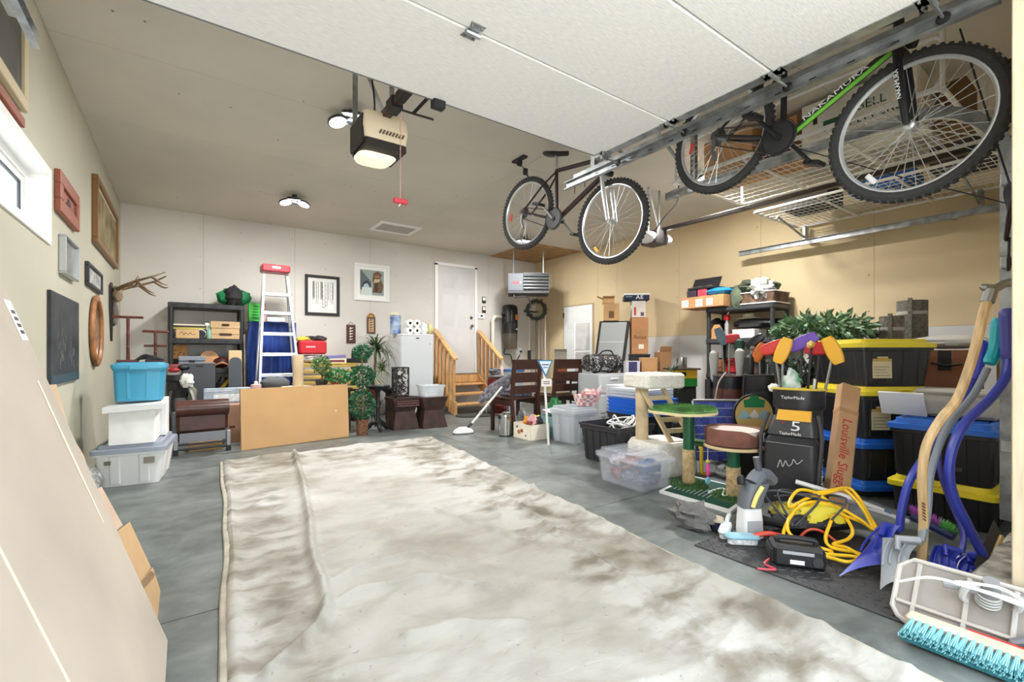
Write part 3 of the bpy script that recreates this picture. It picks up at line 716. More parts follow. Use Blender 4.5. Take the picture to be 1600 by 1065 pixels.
# stepladder
LY = 6.95
al = mat((206, 210, 214), .3, .55)
xa, xb = Py(405, 600, LY - .1).x, Py(467, 600, LY - .1).x; xc, xd = Py(412, 420, LY + .15).x, Py(447, 420, LY + .15).x
zt = Py(430, 421, LY + .15).z
t = thing('stepladder', 'aluminium stepladder with a red top standing before the blue sheet', 'ladder', ((xa + xb) / 2, LY, 0))
cx = (xa + xb) / 2; fs = (zt) / 1.0
def rail_pt(s, z):     # s -1 or 1
    q = z / zt; x_b = (xa if s < 0 else xb) - cx; x_t = (xc if s < 0 else xd) - cx
    zb_ = Py(405, 600, LY - .1).z; f = (z - zb_) / (zt - zb_)
    return (x_b + (x_t - x_b) * f, -.25 + .38 * q, z)
for s in (-1, 1):
    a_, c_ = rail_pt(s, .0), rail_pt(s, zt)
    part('side_rail', t, B().loft([[(p[0] - .014, p[1] - .035, p[2]), (p[0] + .014, p[1] - .035, p[2]), (p[0] + .014, p[1] + .035, p[2]), (p[0] - .014, p[1] + .035, p[2])] for p in (a_, c_)]), al)
    part('rear_leg', t, B().tube([(a_[0] * 1.0, .27, 0), (c_[0], .17, zt - .05)], .014, 6), al)
    p1, p2 = rail_pt(s, .62), rail_pt(s, .5); part('brace', t, B().tube([(p2[0], p2[1] + .02, .52), (p2[0] * .6, p1[1], .64)], .008, 6), al)
    p1 = rail_pt(s, 1.32); part('spreader', t, B().tube([(p1[0], p1[1], 1.5), (p1[0] * .95, .3, 1.35)], .007, 6), al)
for v in (452, 482, 515, 547, 579, 612):
    z = Py(430, v + 5, LY - .05).z; a_, c_ = rail_pt(-1, z), rail_pt(1, z)
    part('step', t, B().bx(a_[0] + .012, c_[0] - .012, a_[1] - .04, a_[1] + .045, z - .035, z + .01, .004), al)
part('top_cap', t, B().bx(xc - cx - .035, xd - cx + .035, .02, .27, zt - .05, zt + .05, .015), mat((168, 42, 52), .4)); part('cap_print', t, B().bx(-.05 + (xc + xd) / 2 - cx, .05 + (xc + xd) / 2 - cx, .018, .02, zt - .005, zt + .025), mat((226, 200, 200), .5))

# blue sheet draped over a tall stand, green and floral bags on it
x0, x1, z0, z1 = onY(390, 502, 462, 640, 7.35)
def drape(a, c):
    x = x0 + (x1 - x0) * a; z = z1 * (1 - c)
    fold = math.sin(a * 34 + 2 * math.sin(c * 3)) * .03 * (.25 + c) + math.sin(a * 13 + 1) * .03 * c
    spread = (a - .5) * .12 * c * c - (.03 * math.exp(-((c - .25) / .18) ** 2) if a < .2 else 0) * (1 - a / .2)
    return (x + spread, 7.32 + fold, z)
b = B().grid(drape, 60, 30)
o = len(b.v); b.grid(lambda a, c: (x0 + (x1 - x0) * a, 7.32 + .40 * c + (0 if c else math.sin(a * 34) * .0075), z1 + .0 + .006 * math.sin(a * 20 + c * 9)), 60, 8)
b.bx(x0 + .02, x1 - .02, 7.40, 7.70, 0.0, z1 - .02)
single('blue_sheet', 'royal blue cloth sheet draped over a tall stand behind the stepladder', 'cloth', b, mat((32, 62, 140), .75, n=(3, .25), b=(20, .2)))
t = thing('gift_bag', 'bright green patterned bag standing on the blue sheet', 'bag', (Py(398, 500, 7.45).x, 7.47, z1 + .01))
part('bag_body', t, B().loft([rr(.14, .08, .01, 0), rr(.16, .1, .01, .1), rr(.15, .05, .01, .26)]), mat((60, 190, 60), .45, b=(20, .3))); 
for q in range(5): part('stripe', t, B().bx(-.045 + .008 * q, .05, -.055, -.045, .04 + q * .04, .06 + q * .04).tf(T(0, .004 * q - .0, 0)), mat((20, 120, 40), .5))
t = thing('gift_bag', 'white floral bag behind the green patterned bag', 'bag', (Py(408, 500, 7.5).x, 7.6, z1 + .01))
part('bag_body', t, B().loft([rr(.14, .08, .01, 0), rr(.16, .1, .01, .1), rr(.15, .05, .01, .26)]), mat((236, 220, 214), .6, n=(40, .3), c2=(190, 70, 80)))
single('small_carton', 'small white carton lying on the blue sheet behind the ladder', 'carton', B().bx(-.12, .12, -.05, .05, 0, .07, .01), WHITE(), (Py(432, 500, 7.45).x, 7.5, z1 + .01))

# ================================================================ low table of odds and ends behind the tan board
TZ = .58
t = thing('low_table', 'low black table holding pots behind the tan carton', 'table', (1.27, 6.41, 0), ang)
part('table_top', t, B().bx(-.54, .54, -.22, .25, TZ - .03, TZ, .005), mat((60, 52, 46), .6))
for sx in (-1, 1):
    for y in (-.18, .21): part('leg', t, B().bx(sx * .5 - .02, sx * .5 + .02, y - .02, y + .02, 0, TZ - .03), mat((60, 52, 46), .6))
def ontable(u, y=6.3): return (Py(u, 600, y).x, y, TZ)
t = thing('candle', 'pink pillar candle on the low table end', 'candle', ontable(400, 6.12)); zz = TZ
part('candle_body', t, B().lathe([(.055, 0), (.055, .095), (.045, .1), (.01, .095)], 22), mat((232, 186, 186), .6)); part('stopper', t, B().lathe([(.02, .09), (.02, .13), (.014, .135)], 12), mat((236, 236, 232), .5))
t = thing('scratching_post', 'beige carpet scratching post on a round base beside the ladder', 'cat furniture', ontable(466, 6.32))
part('base', t, B().lathe([(.19, 0), (.2, .01), (.2, .035), (.19, .045)], 26), mat((208, 200, 184), .95, b=(90, .6))); part('post', t, B().lathe([(.062, .045), (.064, .06), (.064, .42), (.058, .44)], 18), mat((214, 192, 156), .95, b=(90, .8)))
single('grey_cushion', 'dark grey domed cushion on the low table behind the candle', 'cushion', B().lump((0, 0, .08), (.17, .11, .09), .05, 2), mat((86, 88, 92), .8), ontable(430, 6.52))
def small_tree(name, label, loc, ph, pr, potm, fc, trunk=None, seed=1, stem=.1):
    t = thing(name, label, 'plant', loc)
    part('pot', t, B().lathe([(pr * .7, 0), (pr * .75, .01), (pr, ph * .85), (pr * 1.08, ph * .86), (pr * 1.08, ph), (pr * .9, ph), (pr * .85, ph * .9)], 18), potm)
    part('soil', t, B().lathe([(pr * .86, ph * .9), (pr * .3, ph * .94)], 14), mat((60, 46, 36), .95))
    part('trunk', t, B().tube(spline([(0, 0, ph * .9), (.012, 0, ph + stem * .4), (-.008, .01, ph + stem)], 4), [.012] * 8 + [.008], 7), mat((96, 72, 50), .8))
    return t
t = small_tree('bonsai_tree', 'small bonsai with round leafy crown in a dark square pot', ontable(502, 6.28), .12, .075, mat((58, 52, 50), .5), None, stem=.12)
part('foliage', t, foliage((0, 0, .31), (.11, .11, .11), 420, .035, 4, .7), leafmat((96, 132, 76)), 0, 'stuff')
t = small_tree('potted_plant', 'small trailing plant in a terracotta pot at the board end', ontable(524, 6.30), .10, .055, mat((200, 112, 74), .7), None, stem=.05)
part('foliage', t, foliage((.04, .02, .16), (.17, .13, .1), 420, .04, 9, .7, droop=.3), leafmat((70, 140, 80)), 0, 'stuff')

# rack of yellow lumber with tool bags
RYK = 7.15
x0, x1, z0, z1 = onY(469, 568, 560, 606, RYK); 
t = thing('lumber_rack', 'stack of yellow slats spaced apart behind the bonsai', 'lumber', ((x0 + x1) / 2, RYK, 0)); w = x1 - x0
sl = None
for i in range(9):
    z = z1 - .055 - i * .085
    o = part('slat', t, B().bx(-w / 2, w / 2, 0, .09, z, z + .05, .004), mat((214, 180, 96), .6, n=(4, .2), stretch=(1, 8, 8))) if sl is None else None
    if sl is None: sl = o; zf = z
    else: like(sl, t, T(0, 0, z - zf))
for s in (-1, 0, 1): part('upright', t, B().bx(s * (w / 2 - .04) - .03, s * (w / 2 - .04) + .03, .09, .16, 0, z1 - .06), mat((60, 48, 38), .7))
part('top_board', t, B().bx(-w / 2, w / 2, 0, .45, z1 - .02, z1, .003), mat((226, 190, 90), .6, n=(4, .2), stretch=(1, 8, 8)))
ZR = z1
def onrack(u, y=RYK + .15, z=0): return (Py(u, 560, y).x, y, ZR + z)
t = thing('tool_bag', 'red soft tool bag with white lettering on the lumber stack', 'bag', onrack(487, RYK + .2, .135))
part('bag_body', t, B().bx(-.19, .19, -.12, .12, 0, .20, .025), mat((196, 36, 48), .6)); [part('white_print', t, B().bx(-.1 + i * .022, -.085 + i * .022, -.1206, -.12, .10, .118), mat((240, 230, 228), .6)) for i in range(6)]; part('handle', t, B().tube(spline([(-.12, 0, .2), (-.08, -.02, .25), (.08, -.02, .25), (.12, 0, .2)], 6), .014, 6), BLACK())
part('contents', t, B().lump((-.12, 0, .22), (.1, .08, .04), .2, 3), mat((222, 190, 70), .6)); part('contents', t, B().lump((.1, .0, .23), (.11, .08, .045), .2, 7), mat((48, 42, 42), .7))
single('folded_tarp', 'crumpled black and white tarp under the red tool bag', 'tarp', B().lump((0, 0, .065), (.19, .15, .062), .12, 6, 26, 14, 4), mat((70, 70, 72), .5, n=(9, .9), c2=(210, 206, 198)), onrack(487, RYK + .2), smooth=25)
t = thing('board_game', 'long white box with a blue edge on the lumber stack', 'box', onrack(525, RYK + .16, .0)); part('box_base', t, B().bx(-.15, .13, -.1, .12, 0, .07, .004), mat((232, 226, 206), .6)); part('box_lid', t, B().bx(-.14, .13, -.09, .12, .075, .12, .004).tf(Ry(-.06)), mat((128, 120, 176), .6)); part('print', t, B().bx(-.15, .1, -.101, -.1, .015, .05), mat((120, 60, 70), .7))
t = thing('pronged_tool', 'black two-pronged object standing on a dark tray on the lumber stack', 'tool', onrack(557, RYK + .12)); part('tray', t, B().bx(-.13, .15, -.08, .1, 0, .07, .006), BLACK())
for s in (-.045, .03): part('prong', t, B().loft([rr(.055, .12, .02, .07, s, -.01), rr(.055, .12, .02, .10, s, -.01), rr(.055, .06, .02, .13, s, .02), rr(.06, .065, .02, .22, s + .015, .02)]), mat((30, 30, 32), .45))

# ================================================================ pictures and plaques on the back wall
bt = (226, 226, 222); dk = (70, 70, 70)
shapes = []
rs = random.Random(11)
for i in range(16): 
    x = .03 + .94 * rs.random(); w = .012 + .02 * rs.random(); shapes.append(((110, 110, 108) if i % 2 else (150, 150, 148), [(x, .3 + .15 * rs.random()), (x + w, .35), (x + w, 1), (x, 1)]))
for x, w, z in ((.22, .06, .2), (.5, .1, .08), (.62, .07, .15), (.88, .06, .25)):
    shapes.append((dk, [(x - .012, z), (x + w + .012, z), (x + w + .012, 1), (x - .012, 1)])); shapes.append(((244, 244, 240), [(x, z), (x + w, z), (x + w, 1), (x, 1)]))
    for q in range(5): zz = z + .1 + q * .15; shapes.append((dk, [(x, zz), (x + w * .6, zz + .01), (x, zz + .025)]))
picture('framed_picture', 'black framed birch trunk print on the back wall', 'back', 476, 428, 530, 494, .045, mat((40, 38, 38), .5), (mat((236, 236, 232), .8), shapes), .055, (228, 228, 224))
shapes = [((150, 164, 160), [(0, 0), (1, 0), (1, 1), (0, 1)]), ((92, 104, 108), [(0, .2), (.45, .2), (.45, .55), (.0, 1)]), ((206, 214, 212), [(.0, 0), (.5, 0), (.48, .3), (.1, .35)]), ((52, 60, 66), [(.05, .3), (.12, .5), (.3, .58), (.42, .45), (.44, .3)]), ((176, 196, 200), [(.12, .3), (.16, .42), (.3, .46), (.4, .3)]),
          ((110, 84, 62), [(.5, .1), (.9, .1), (.98, .4), (.85, .7), (.92, .85), (.75, .98), (.55, .9), (.5, .6), (.56, .4)]), ((196, 180, 150), [(.55, .5), (.8, .55), (.85, .66), (.6, .65)]), ((70, 52, 40), [(.6, .15), (.72, .15), (.75, .5), (.6, .45)]), ((150, 120, 92), [(.6, .7), (.8, .72), (.85, .8), (.62, .8)])]
picture('framed_picture', 'white framed abstract picture with a tall brown shape by the door', 'back', 553, 410, 608, 472, .04, mat((236, 236, 234), .45), (mat((150, 164, 160), .7), shapes), .06, (238, 238, 234))
for lab, q, top, c in (('small dark hanging plaque with white brush marks, left of two', (541, 507, 555, 536), False, (84, 50, 40)), ('small dark hanging plaque with a round gold top, right of two', (573, 495, 586, 521), True, (96, 58, 40))):
    x0, x1, z0, z1 = onY(*q, YB); w, h = x1 - x0, z1 - z0
    t = thing('wall_plaque', lab, 'plaque', ((x0 + x1) / 2, YB, z0)); part('board', t, B().bx(-w / 2, w / 2, -.018, -.001, 0, h, .003), mat(c, .5))
    part('inset', t, B().bx(-w * .3, w * .3, -.0195, -.018, h * .1, h * .9), mat((196, 168, 128) if top else (74, 44, 36), .6))
    rs = random.Random(5)
    for i in range(5): a = h * (.16 + .15 * i); part('brush_mark', t, B().prism([(-w * .2, a), (w * .18 * rs.random(), a + .012), (w * .22, a + .03), (w * .02, a + .02), (-w * .1, a + .035)], .001, T(0, -.0196, 0) @ Rx(PI / 2)), mat((236, 230, 220) if not top else (90, 60, 40), .7))
    if top: part('round_top', t, B().lathe([(w / 2, 0), (w / 2, .014)], 20).tf(T(0, -.002, h + .0) @ Rx(PI / 2)), mat((186, 146, 84), .5)); part('ring', t, B().tube([(w * .3 * math.cos(a), -.018, h + .01 + w * .3 * math.sin(a)) for a in [2 * PI * i / 16 for i in range(16)]], .006, 6, True), mat((120, 80, 50), .5))
    else: part('cord', t, B().tube([(-w * .4, -.01, h), (0, -.006, h + .05), (w * .4, -.01, h)], .003, 5), mat((150, 110, 70), .8))

# ================================================================ pictures on the left wall
WD = mat((150, 84, 56), .4, n=(5, .2))
picture('framed_picture', 'reddish copper framed relief picture beside the window', 'left', 84, 262, 115, 362, .085, mat((150, 84, 62), .45), (mat((140, 74, 56), .5, n=(20, .4)), [((70, 40, 34), [(.35, .3), (.5, .6), (.45, .75), (.6, .7), (.7, .4), (.6, .3)])]), dep=.035)
t = picture('framed_mirror', 'silver grey framed panel below the copper relief picture', 'left', 91, 364, 113, 440, .014, mat((190, 194, 196), .3, .5), (mat((120, 126, 124), .2, n=(6, .3)), []), dep=.04)
t = picture('framed_painting', 'gold framed landscape painting high on the left wall corner', 'left', 143, 270, 178, 420, .05, mat((128, 92, 52), .4), (mat((168, 150, 108), .6, n=(4, .5), c2=(86, 76, 46)), []), .03, (214, 200, 170), dep=.045)
picture('framed_print', 'small dark framed document above the oval mirror', 'left', 132, 407, 155, 460, .03, mat((52, 54, 56), .5), (mat((176, 178, 176), .5, n=(12, .35)), []), .0, dep=.03)
p = onX(73, 452, 118, 592, XL)
t = thing('chalkboard', 'large unframed black slate board with faint etched animal shape', 'board', (XL, (p[0] + p[1]) / 2, p[2]), PI / 2); w, h = abs(p[1] - p[0]), p[3] - p[2]
part('board', t, B().bx(-w / 2, w / 2, -.02, -.001, 0, h, .002), mat((52, 56, 60), .6, n=(6, .35), b=(25, .3)))
part('lower_band', t, B().bx(-w / 2, w / 2, -.0208, -.019, 0, h * .1), mat((52, 74, 84), .6))
rs = random.Random(2)
for i in range(26):
    x = rs.gauss(0, .16); z = h * .2 + abs(rs.gauss(0, .09)) + .1 * max(0, 1 - abs(x) * 6); a = rs.uniform(-.5, .5)
    part('etched_stroke', t, B().bx(-.003, .003, -.0006, 0, -.025, .025).tf(T(x, -.0202, z) @ Ry(a)), mat((128, 130, 130), .8))
y0 = onX(134, 470, 157, 575, XL); cy = (y0[0] + y0[1]) / 2; cz = Px(147, 517, XL).z; ry_, rz_ = .30, .33
t = thing('oval_mirror', 'oval wooden framed mirror on the left wall under the document', 'mirror', (XL, cy, cz), PI / 2)
part('frame', t, B().tube([((ry_ - .03) * math.cos(a), -.022, (rz_ - .03) * math.sin(a)) for a in [2 * PI * i / 40 for i in range(40)]], .03, 8, True, flat=.7), mat((172, 116, 72), .4, n=(8, .25)))
part('glass', t, B().prism([((ry_ - .04) * math.cos(2 * PI * i / 40), (rz_ - .04) * math.sin(2 * PI * i / 40)) for i in range(40)], .006, T(0, -.01, 0) @ Rx(PI / 2)), mat((196, 196, 186), .08, .9))
p = Px(172, 452, XL)
t = thing('antler_mount', 'deer antlers mounted on a dark shield on the left wall', 'antlers', (XL, p.y, p.z - .25), PI / 2)
part('shield', t, B().prism([(-.13, .05), (0, -.33), (.13, .05), (.14, .28), (0, .33), (-.14, .28)], .02, T(0, -.001, 0) @ Rx(PI / 2)), mat((40, 34, 32), .5))
part('skull_plate', t, B().lump((0, -.06, .2), (.06, .05, .09), .15, 2), mat((150, 130, 104), .7)); AN = mat((116, 92, 64), .6, n=(10, .4))
part('pelt_fringe', t, B().lump((0, -.04, -.02), (.05, .03, .14), .2, 4), mat((120, 112, 100), .9))
for s in (-1, 1):
    M = [(s * .03, -.06, .25), (s * .10, -.13, .29), (s * .19, -.24, .34), (s * .22, -.38, .40), (s * .16, -.50, .47)]
    o = part('antler', t, B().tube(spline(M, 5), [.024 - .0009 * i for i in range(21)], 8), AN)
    for (a, c_) in ((1, (s * .08, -.25, .42)), (2, (s * .14, -.40, .22)), (3, (s * .12, -.52, .33))): 
        q = Vector(M[a]); e = Vector(c_); part('tine', o, B().tube(spline([q, (q + e) / 2 + Vector((s * .02, -.02, -.03)), e], 4), [.016 - .0016 * i for i in range(9)], 7), AN)
# pictures above the window, near the camera
t = thing('framed_picture', 'dark picture in a pale frame high above the window', 'picture', (XL, 2.95, 2.26), PI / 2)
for q in ((-.42, .42, 0, .06), (-.42, .42, .46, .52), (-.42, -.36, .06, .46), (.36, .42, .06, .46)): part('frame_rail', t, B().bx(q[0], q[1], -.03, -.001, q[2], q[3], .004), mat((206, 190, 158), .5))
part('print', t, B().bx(-.36, .36, -.015, -.002, .06, .46), mat((66, 68, 64), .4, n=(5, .3)))
single('wood_rail', 'thin reddish wooden strip above the window frame', 'strip', B().bx(XL, XL + .02, 2.1, 3.35, 2.175, 2.225, .004), mat((150, 80, 58), .5))
# ================================================================ plants, stools and freezer
p = Pz(559, 682); 
t = thing('topiary_tree', 'three-ball artificial topiary in a woven basket pot beside the tan carton', 'plant', (p.x + .09, p.y + .11, 0))
part('basket', t, B().lathe([(.062, 0), (.066, .01), (.078, .18), (.084, .185), (.084, .2), (.07, .2), (.066, .17)], 20), mat((132, 92, 66), .8, n=(60, .5), b=(80, 1)))
part('trunk', t, B().tube([(0, 0, .15), (.004, 0, .6), (0, 0, 1.0)], .012, 7), mat((170, 130, 90), .8))
for z, rx, rz_, n, sd in ((.39, .145, .2, 900, 1), (.75, .15, .125, 800, 2), (1.05, .105, .09, 500, 3)):
    part('leaf_ball', t, foliage((0, 0, z), (rx, rx, rz_), n, .035, sd, .75, .75), leafmat((52, 110, 74), .5), 0, 'stuff')
p = Pz(602, 674)
t = thing('pedestal_table', 'small black cast iron pedestal table with a dish top by the stools', 'table', (p.x - .06, p.y + .12, 0))
IR = mat((40, 40, 42), .5, b=(40, .3))
part('dish_top', t, B().lathe([(.06, .55), (.14, .57), (.165, .6), (.17, .605), (.16, .608), (.14, .585), (.03, .575)], 28), IR)
part('column', t, B().lathe([(.05, .06), (.03, .1), (.026, .3), (.035, .32), (.026, .34), (.03, .52), (.06, .56)], 14), IR)
for k in range(3):
    a = k * 2 * PI / 3 + .4; c_, s_ = math.cos(a), math.sin(a)
    part('foot', t, B().tube(spline([(0, 0, .12), (c_ * .08, s_ * .08, .1), (c_ * .13, s_ * .13, .04), (c_ * .17, s_ * .17, .02)], 4), [.03] * 8 + [.02] * 5, 7), IR)
p = Py(583, 640, 6.75)
t = thing('plant_stand', 'black wire plant stand with curved legs behind the pedestal table', 'stand', (p.x, 6.75, 0))
part('ring_top', t, B().lathe([(.13, .33), (.15, .34), (.15, .36), (.12, .36)], 22), mat((110, 110, 108), .5))
for k in range(6):
    a = k * PI / 3; c_, s_ = math.cos(a), math.sin(a); part('leg', t, B().tube(spline([(c_ * .13, s_ * .13, .34), (c_ * .07, s_ * .07, .2), (c_ * .1, s_ * .1, .08), (c_ * .17, s_ * .17, .01)], 4), .008, 6), IR)
t = thing('dracaena_plant', 'tall spiky dracaena with arching leaves in a dull red pot', 'plant', (p.x, 6.75, .362))
part('pot', t, B().lathe([(.07, 0), (.075, .01), (.1, .17), (.105, .19), (.09, .19), (.085, .17)], 20), mat((150, 62, 62), .6, n=(14, .3)))
part('stem', t, B().tube([(0, 0, .15), (.02, 0, .4), (.045, .01, .72)], .018, 8), mat((120, 96, 70), .8)); part('stem', t, B().tube([(0, 0, .15), (-.04, 0, .32)], .013, 8), mat((120, 96, 70), .8))
part('leaf_crown', t, blades((.045, 0, .72), 120, .48, .022, 5, (-.1, 1.4), 1.9), leafmat((86, 104, 74), .4), 40, 'stuff')
part('leaf_crown', t, blades((-.05, -.03, .30), 55, .30, .018, 6, (0, 1.3), 1.5), leafmat((150, 156, 96), .4), 40, 'stuff')
part('leaf_crown', t, blades((.12, -.02, .42), 60, .34, .018, 8, (0, 1.3), 1.6), leafmat((112, 130, 82), .4), 40, 'stuff')
single('black_basin', 'round black basin tucked beside the pedestal table', 'basin', B().lathe([(.08, .0), (.15, .05), (.16, .08), (.15, .08), (.08, .02)], 20).tf(T(0, 0, .42)).lathe([(.09, 0), (.09, .42)], 16), IR, (Py(612, 630, 7.0).x, 7.02, 0))
# hourglass stools
HS = mat((66, 44, 40), .55, n=(9, .3), b=(30, .2))
def stool(label, u0, u1, v):
    a, c = Pz(u0, v), Pz(u1, v); w = .37
    t = thing('side_stool', label, 'stool', ((a.x + c.x) / 2 + .05, (a.y + c.y) / 2 + .22, 0), -.02, 'hourglass side stools')
    part('lower_block', t, B().loft([rr(w, w, .006, 0, n=1), rr(w * .76, w * .76, .006, .245, n=1)]), HS, 20)
    part('upper_block', t, B().loft([rr(w * .76, w * .76, .006, .247, n=1), rr(w * 1.02, w * 1.02, .006, .415, n=1), rr(w * 1.02, w * 1.02, .006, .43, n=1)]), HS, 20)
    return t
s1 = stool('dark brown hourglass stool under the wicker lamp with a plaid cloth', 609, 655, 672); s2 = stool('dark brown hourglass stool under the clear tub nearest the steps', 652, 690, 670)
s2.location.x = s1.location.x + .385
part('plaid_cloth', s1, B().bx(-.14, .18, -.197, -.192, .31, .405).bx(-.14, .18, -.196, .1, .431, .435), mat((66, 40, 40), .9, n=(40, .4)))
for i in range(3): part('plaid_stripe', s1, B().bx(-.14, .18, -.1985, -.197, .325 + i * .03, .33 + i * .03), mat((150, 120, 110), .9))
t = thing('wicker_lamp', 'square dark wicker lantern lamp on the stool', 'lamp', (s1.location.x - .02, s1.location.y, .437))
part('inner_shade', t, B().bx(-.07, .07, -.07, .07, .03, .39), mat((214, 210, 204), .7)); DW = mat((40, 36, 36), .6); part('lamp_base', t, B().bx(-.09, .09, -.09, .09, 0, .03, .004), DW)
for sx in (-1, 1):
    for sy in (-1, 1): part('corner_post', t, B().bx(sx * .085 - .008, sx * .085 + .008, sy * .085 - .008, sy * .085 + .008, .03, .41), DW)
rs = random.Random(4)
for f in range(4):
    b = B(); M = Rz(f * PI / 2)
    for i in range(34):
        x, z, a = rs.uniform(-.07, .07), rs.uniform(.04, .4), rs.choice((-1, 1)) * rs.uniform(.4, 1.2); L = .045
        dx, dz = L * math.cos(a), L * math.sin(a)
        b.tube([(max(-.08, x - dx), -.086, min(.405, max(.03, z - dz))), (min(.08, x + dx), -.088 - .004 * (i % 2), min(.405, max(.03, z + dz)))], .007, 5)
    part('wicker_side', t, b.tf(M), DW, kind='stuff')
part('top_rim', t, B().bx(-.093, .093, -.093, -.08, .395, .412).bx(-.093, .093, .08, .093, .395, .412).bx(-.093, -.08, -.08, .08, .395, .412).bx(.08, .093, -.08, .08, .395, .412), DW)
t = tote('clear_tub', 'clear plastic tub holding a white cup on the right hourglass stool', (s2.location.x, s2.location.y - .02, .432), .33, .30, .20, None, None, clear=clearp((226, 232, 236), .45), ribs=0, openb=True, taper=.9)
single('plastic_cup', 'white plastic measuring cup inside the clear tub', 'cup', B().lathe([(.05, 0), (.06, .13), (.066, .135), (.066, .15), (.05, .15), (.045, .02)], 18), mat((232, 236, 240), .4), (s2.location.x + .04, s2.location.y - .04, .445))
# freezer
FY = 7.12
x0, x1, z0, z1 = onY(627, 521, 677, 640, FY)
FZ = z1
t = thing('upright_freezer', 'white upright freezer beside the wooden steps', 'freezer', ((x0 + x1) / 2, FY, 0)); w = x1 - x0
part('cabinet', t, B().bx(-w / 2, w / 2, .05, .60, .04, FZ - .01, .008), mat((206, 208, 210), .4)); part('door', t, B().bx(-w / 2, w / 2, 0, .046, .05, FZ - .03, .01), mat((214, 218, 222), .35)); part('top', t, B().bx(-w / 2 - .004, w / 2 + .004, 0, .61, FZ - .028, FZ, .006), mat((236, 238, 240), .4))
part('badge', t, B().bx(-.03, .03, -.003, 0, FZ - .075, FZ - .06), BLACK()); part('lock', t, B().lathe([(.008, 0), (.008, .004)], 10).tf(T(w / 2 - .06, 0, FZ - .16) @ Rx(PI / 2)), mat((80, 80, 80), .4)); part('kick_plate', t, B().bx(-w / 2 + .02, w / 2 - .02, .03, .58, 0, .04), BLACK())
def onfr(u, y): return (Py(u, 520, y).x, y, FZ + .001)
t = thing('wipes_canister', 'tall blue canister with a white lid on the freezer', 'canister', onfr(618, FY + .25)); part('canister', t, B().lathe([(.085, 0), (.088, .01), (.088, .3), (.08, .31)], 22), mat((34, 72, 150), .4, n=(8, .5), c2=(190, 210, 230))); part('lid', t, B().lathe([(.09, .31), (.09, .345), (.07, .355)], 22), mat((226, 222, 190), .4))
t0 = None
k = 0
for i in range(2):
    for j in range(2):
        M = T(Py(645, 520, FY + .15).x - .065 + i * .125, FY + .10, FZ + .062 + j * .122) @ Rx(-PI / 2)
        if t0 is None:
            t0 = thing('toilet_roll', 'lower left toilet roll of the four on the freezer', 'toilet roll', M.translation, group='toilet rolls on the freezer', rot=(-PI / 2, 0, 0))
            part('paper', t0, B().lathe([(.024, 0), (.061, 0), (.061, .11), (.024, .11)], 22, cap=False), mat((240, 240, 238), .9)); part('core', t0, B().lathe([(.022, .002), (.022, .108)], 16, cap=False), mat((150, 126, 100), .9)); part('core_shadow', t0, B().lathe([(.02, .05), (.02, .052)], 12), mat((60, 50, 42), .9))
        else:
            c = copy_tree(t0); c.location = M.translation; c['label'] = '%s %s toilet roll of the four on the freezer' % (('lower', 'upper')[j], ('left', 'right')[i])
for lab, u, y, w_, h_, c in (('white tissue packet behind the toilet rolls', 661, FY + .2, .16, .2, (224, 226, 226)), ('yellow-topped white bag at the freezer edge', 671, FY + .22, .1, .19, (214, 206, 150))):
    single('tissue_pack', lab, 'packet', B().lump((0, 0, h_ / 2), (w_ / 2, .07, h_ / 2), .12, 3), mat(c, .5), onfr(u, y))

# ================================================================ wooden steps with handrails
p = Pz(690, 650)
SX0, SX1, SYF = 3.80, 4.64, 7.02
t = thing('wooden_steps', 'pine wooden steps with slatted handrails up to the white door', 'steps', ((SX0 + SX1) / 2, SYF, 0)); cx = (SX0 + SX1) / 2; hw = (SX1 - SX0) / 2
for z, y in ((.165, .02), (.33, .24), (.49, .46)): part('tread', t, B().bx(-hw, hw, y, y + .25, z - .035, z, .006), PINE())
part('landing_riser', t, B().bx(-hw, hw, .68, .72, .50, .635, .003), PINE()); part('landing', t, B().bx(-hw, hw, .68, .765, .635, .655, .003), mat((150, 120, 84), .6))
for s in (-1, 1):
    part('stringer', t, B().prism([(0, 0), (.12, 0), (.77, .48), (.77, .66), (.70, .66), (0, .17)], .038, T(s * (hw + .02) + .019, 0, 0) @ Matrix(((0, 0, -1, 0), (1, 0, 0, 0), (0, 1, 0, 0), (0, 0, 0, 1)))), PINE())
    xr = s * (hw + .05)
    part('handrail', t, B().loft([[(xr - .045, y, z), (xr + .045, y, z), (xr + .045, y, z + .035), (xr - .045, y, z + .035)] for y, z in ((-.06, .93), (.74, 1.46))]), PINE())
    for i in range(6):
        y = -.0 + i * .14; part('baluster', t, B().bx(xr - .02, xr + .02, y - .035 + .01, y + .035 - .01, 0 if i in (0,) else max(.02, y * .6 - .05), .93 + (y + .06) * .66), PINE())
    part('post_foot', t, B().bx(xr - .03, xr + .03, -.07, -.02, 0, .22, .004), PINE())
t = thing('floor_mat', 'dark oval doormat on the floor before the steps', 'mat', (4.15, 6.72, 0)); part('mat_pad', t, B().prism([(.5 * math.cos(2 * PI * i / 28), .26 * math.sin(2 * PI * i / 28)) for i in range(28)], .012), mat((66, 66, 62), .95, n=(30, .3), b=(80, .6)))
part('mat_border', t, B().tube([(.5 * math.cos(2 * PI * i / 28), .26 * math.sin(2 * PI * i / 28), .009) for i in range(28)], .009, 6, True), mat((48, 48, 46), .9))

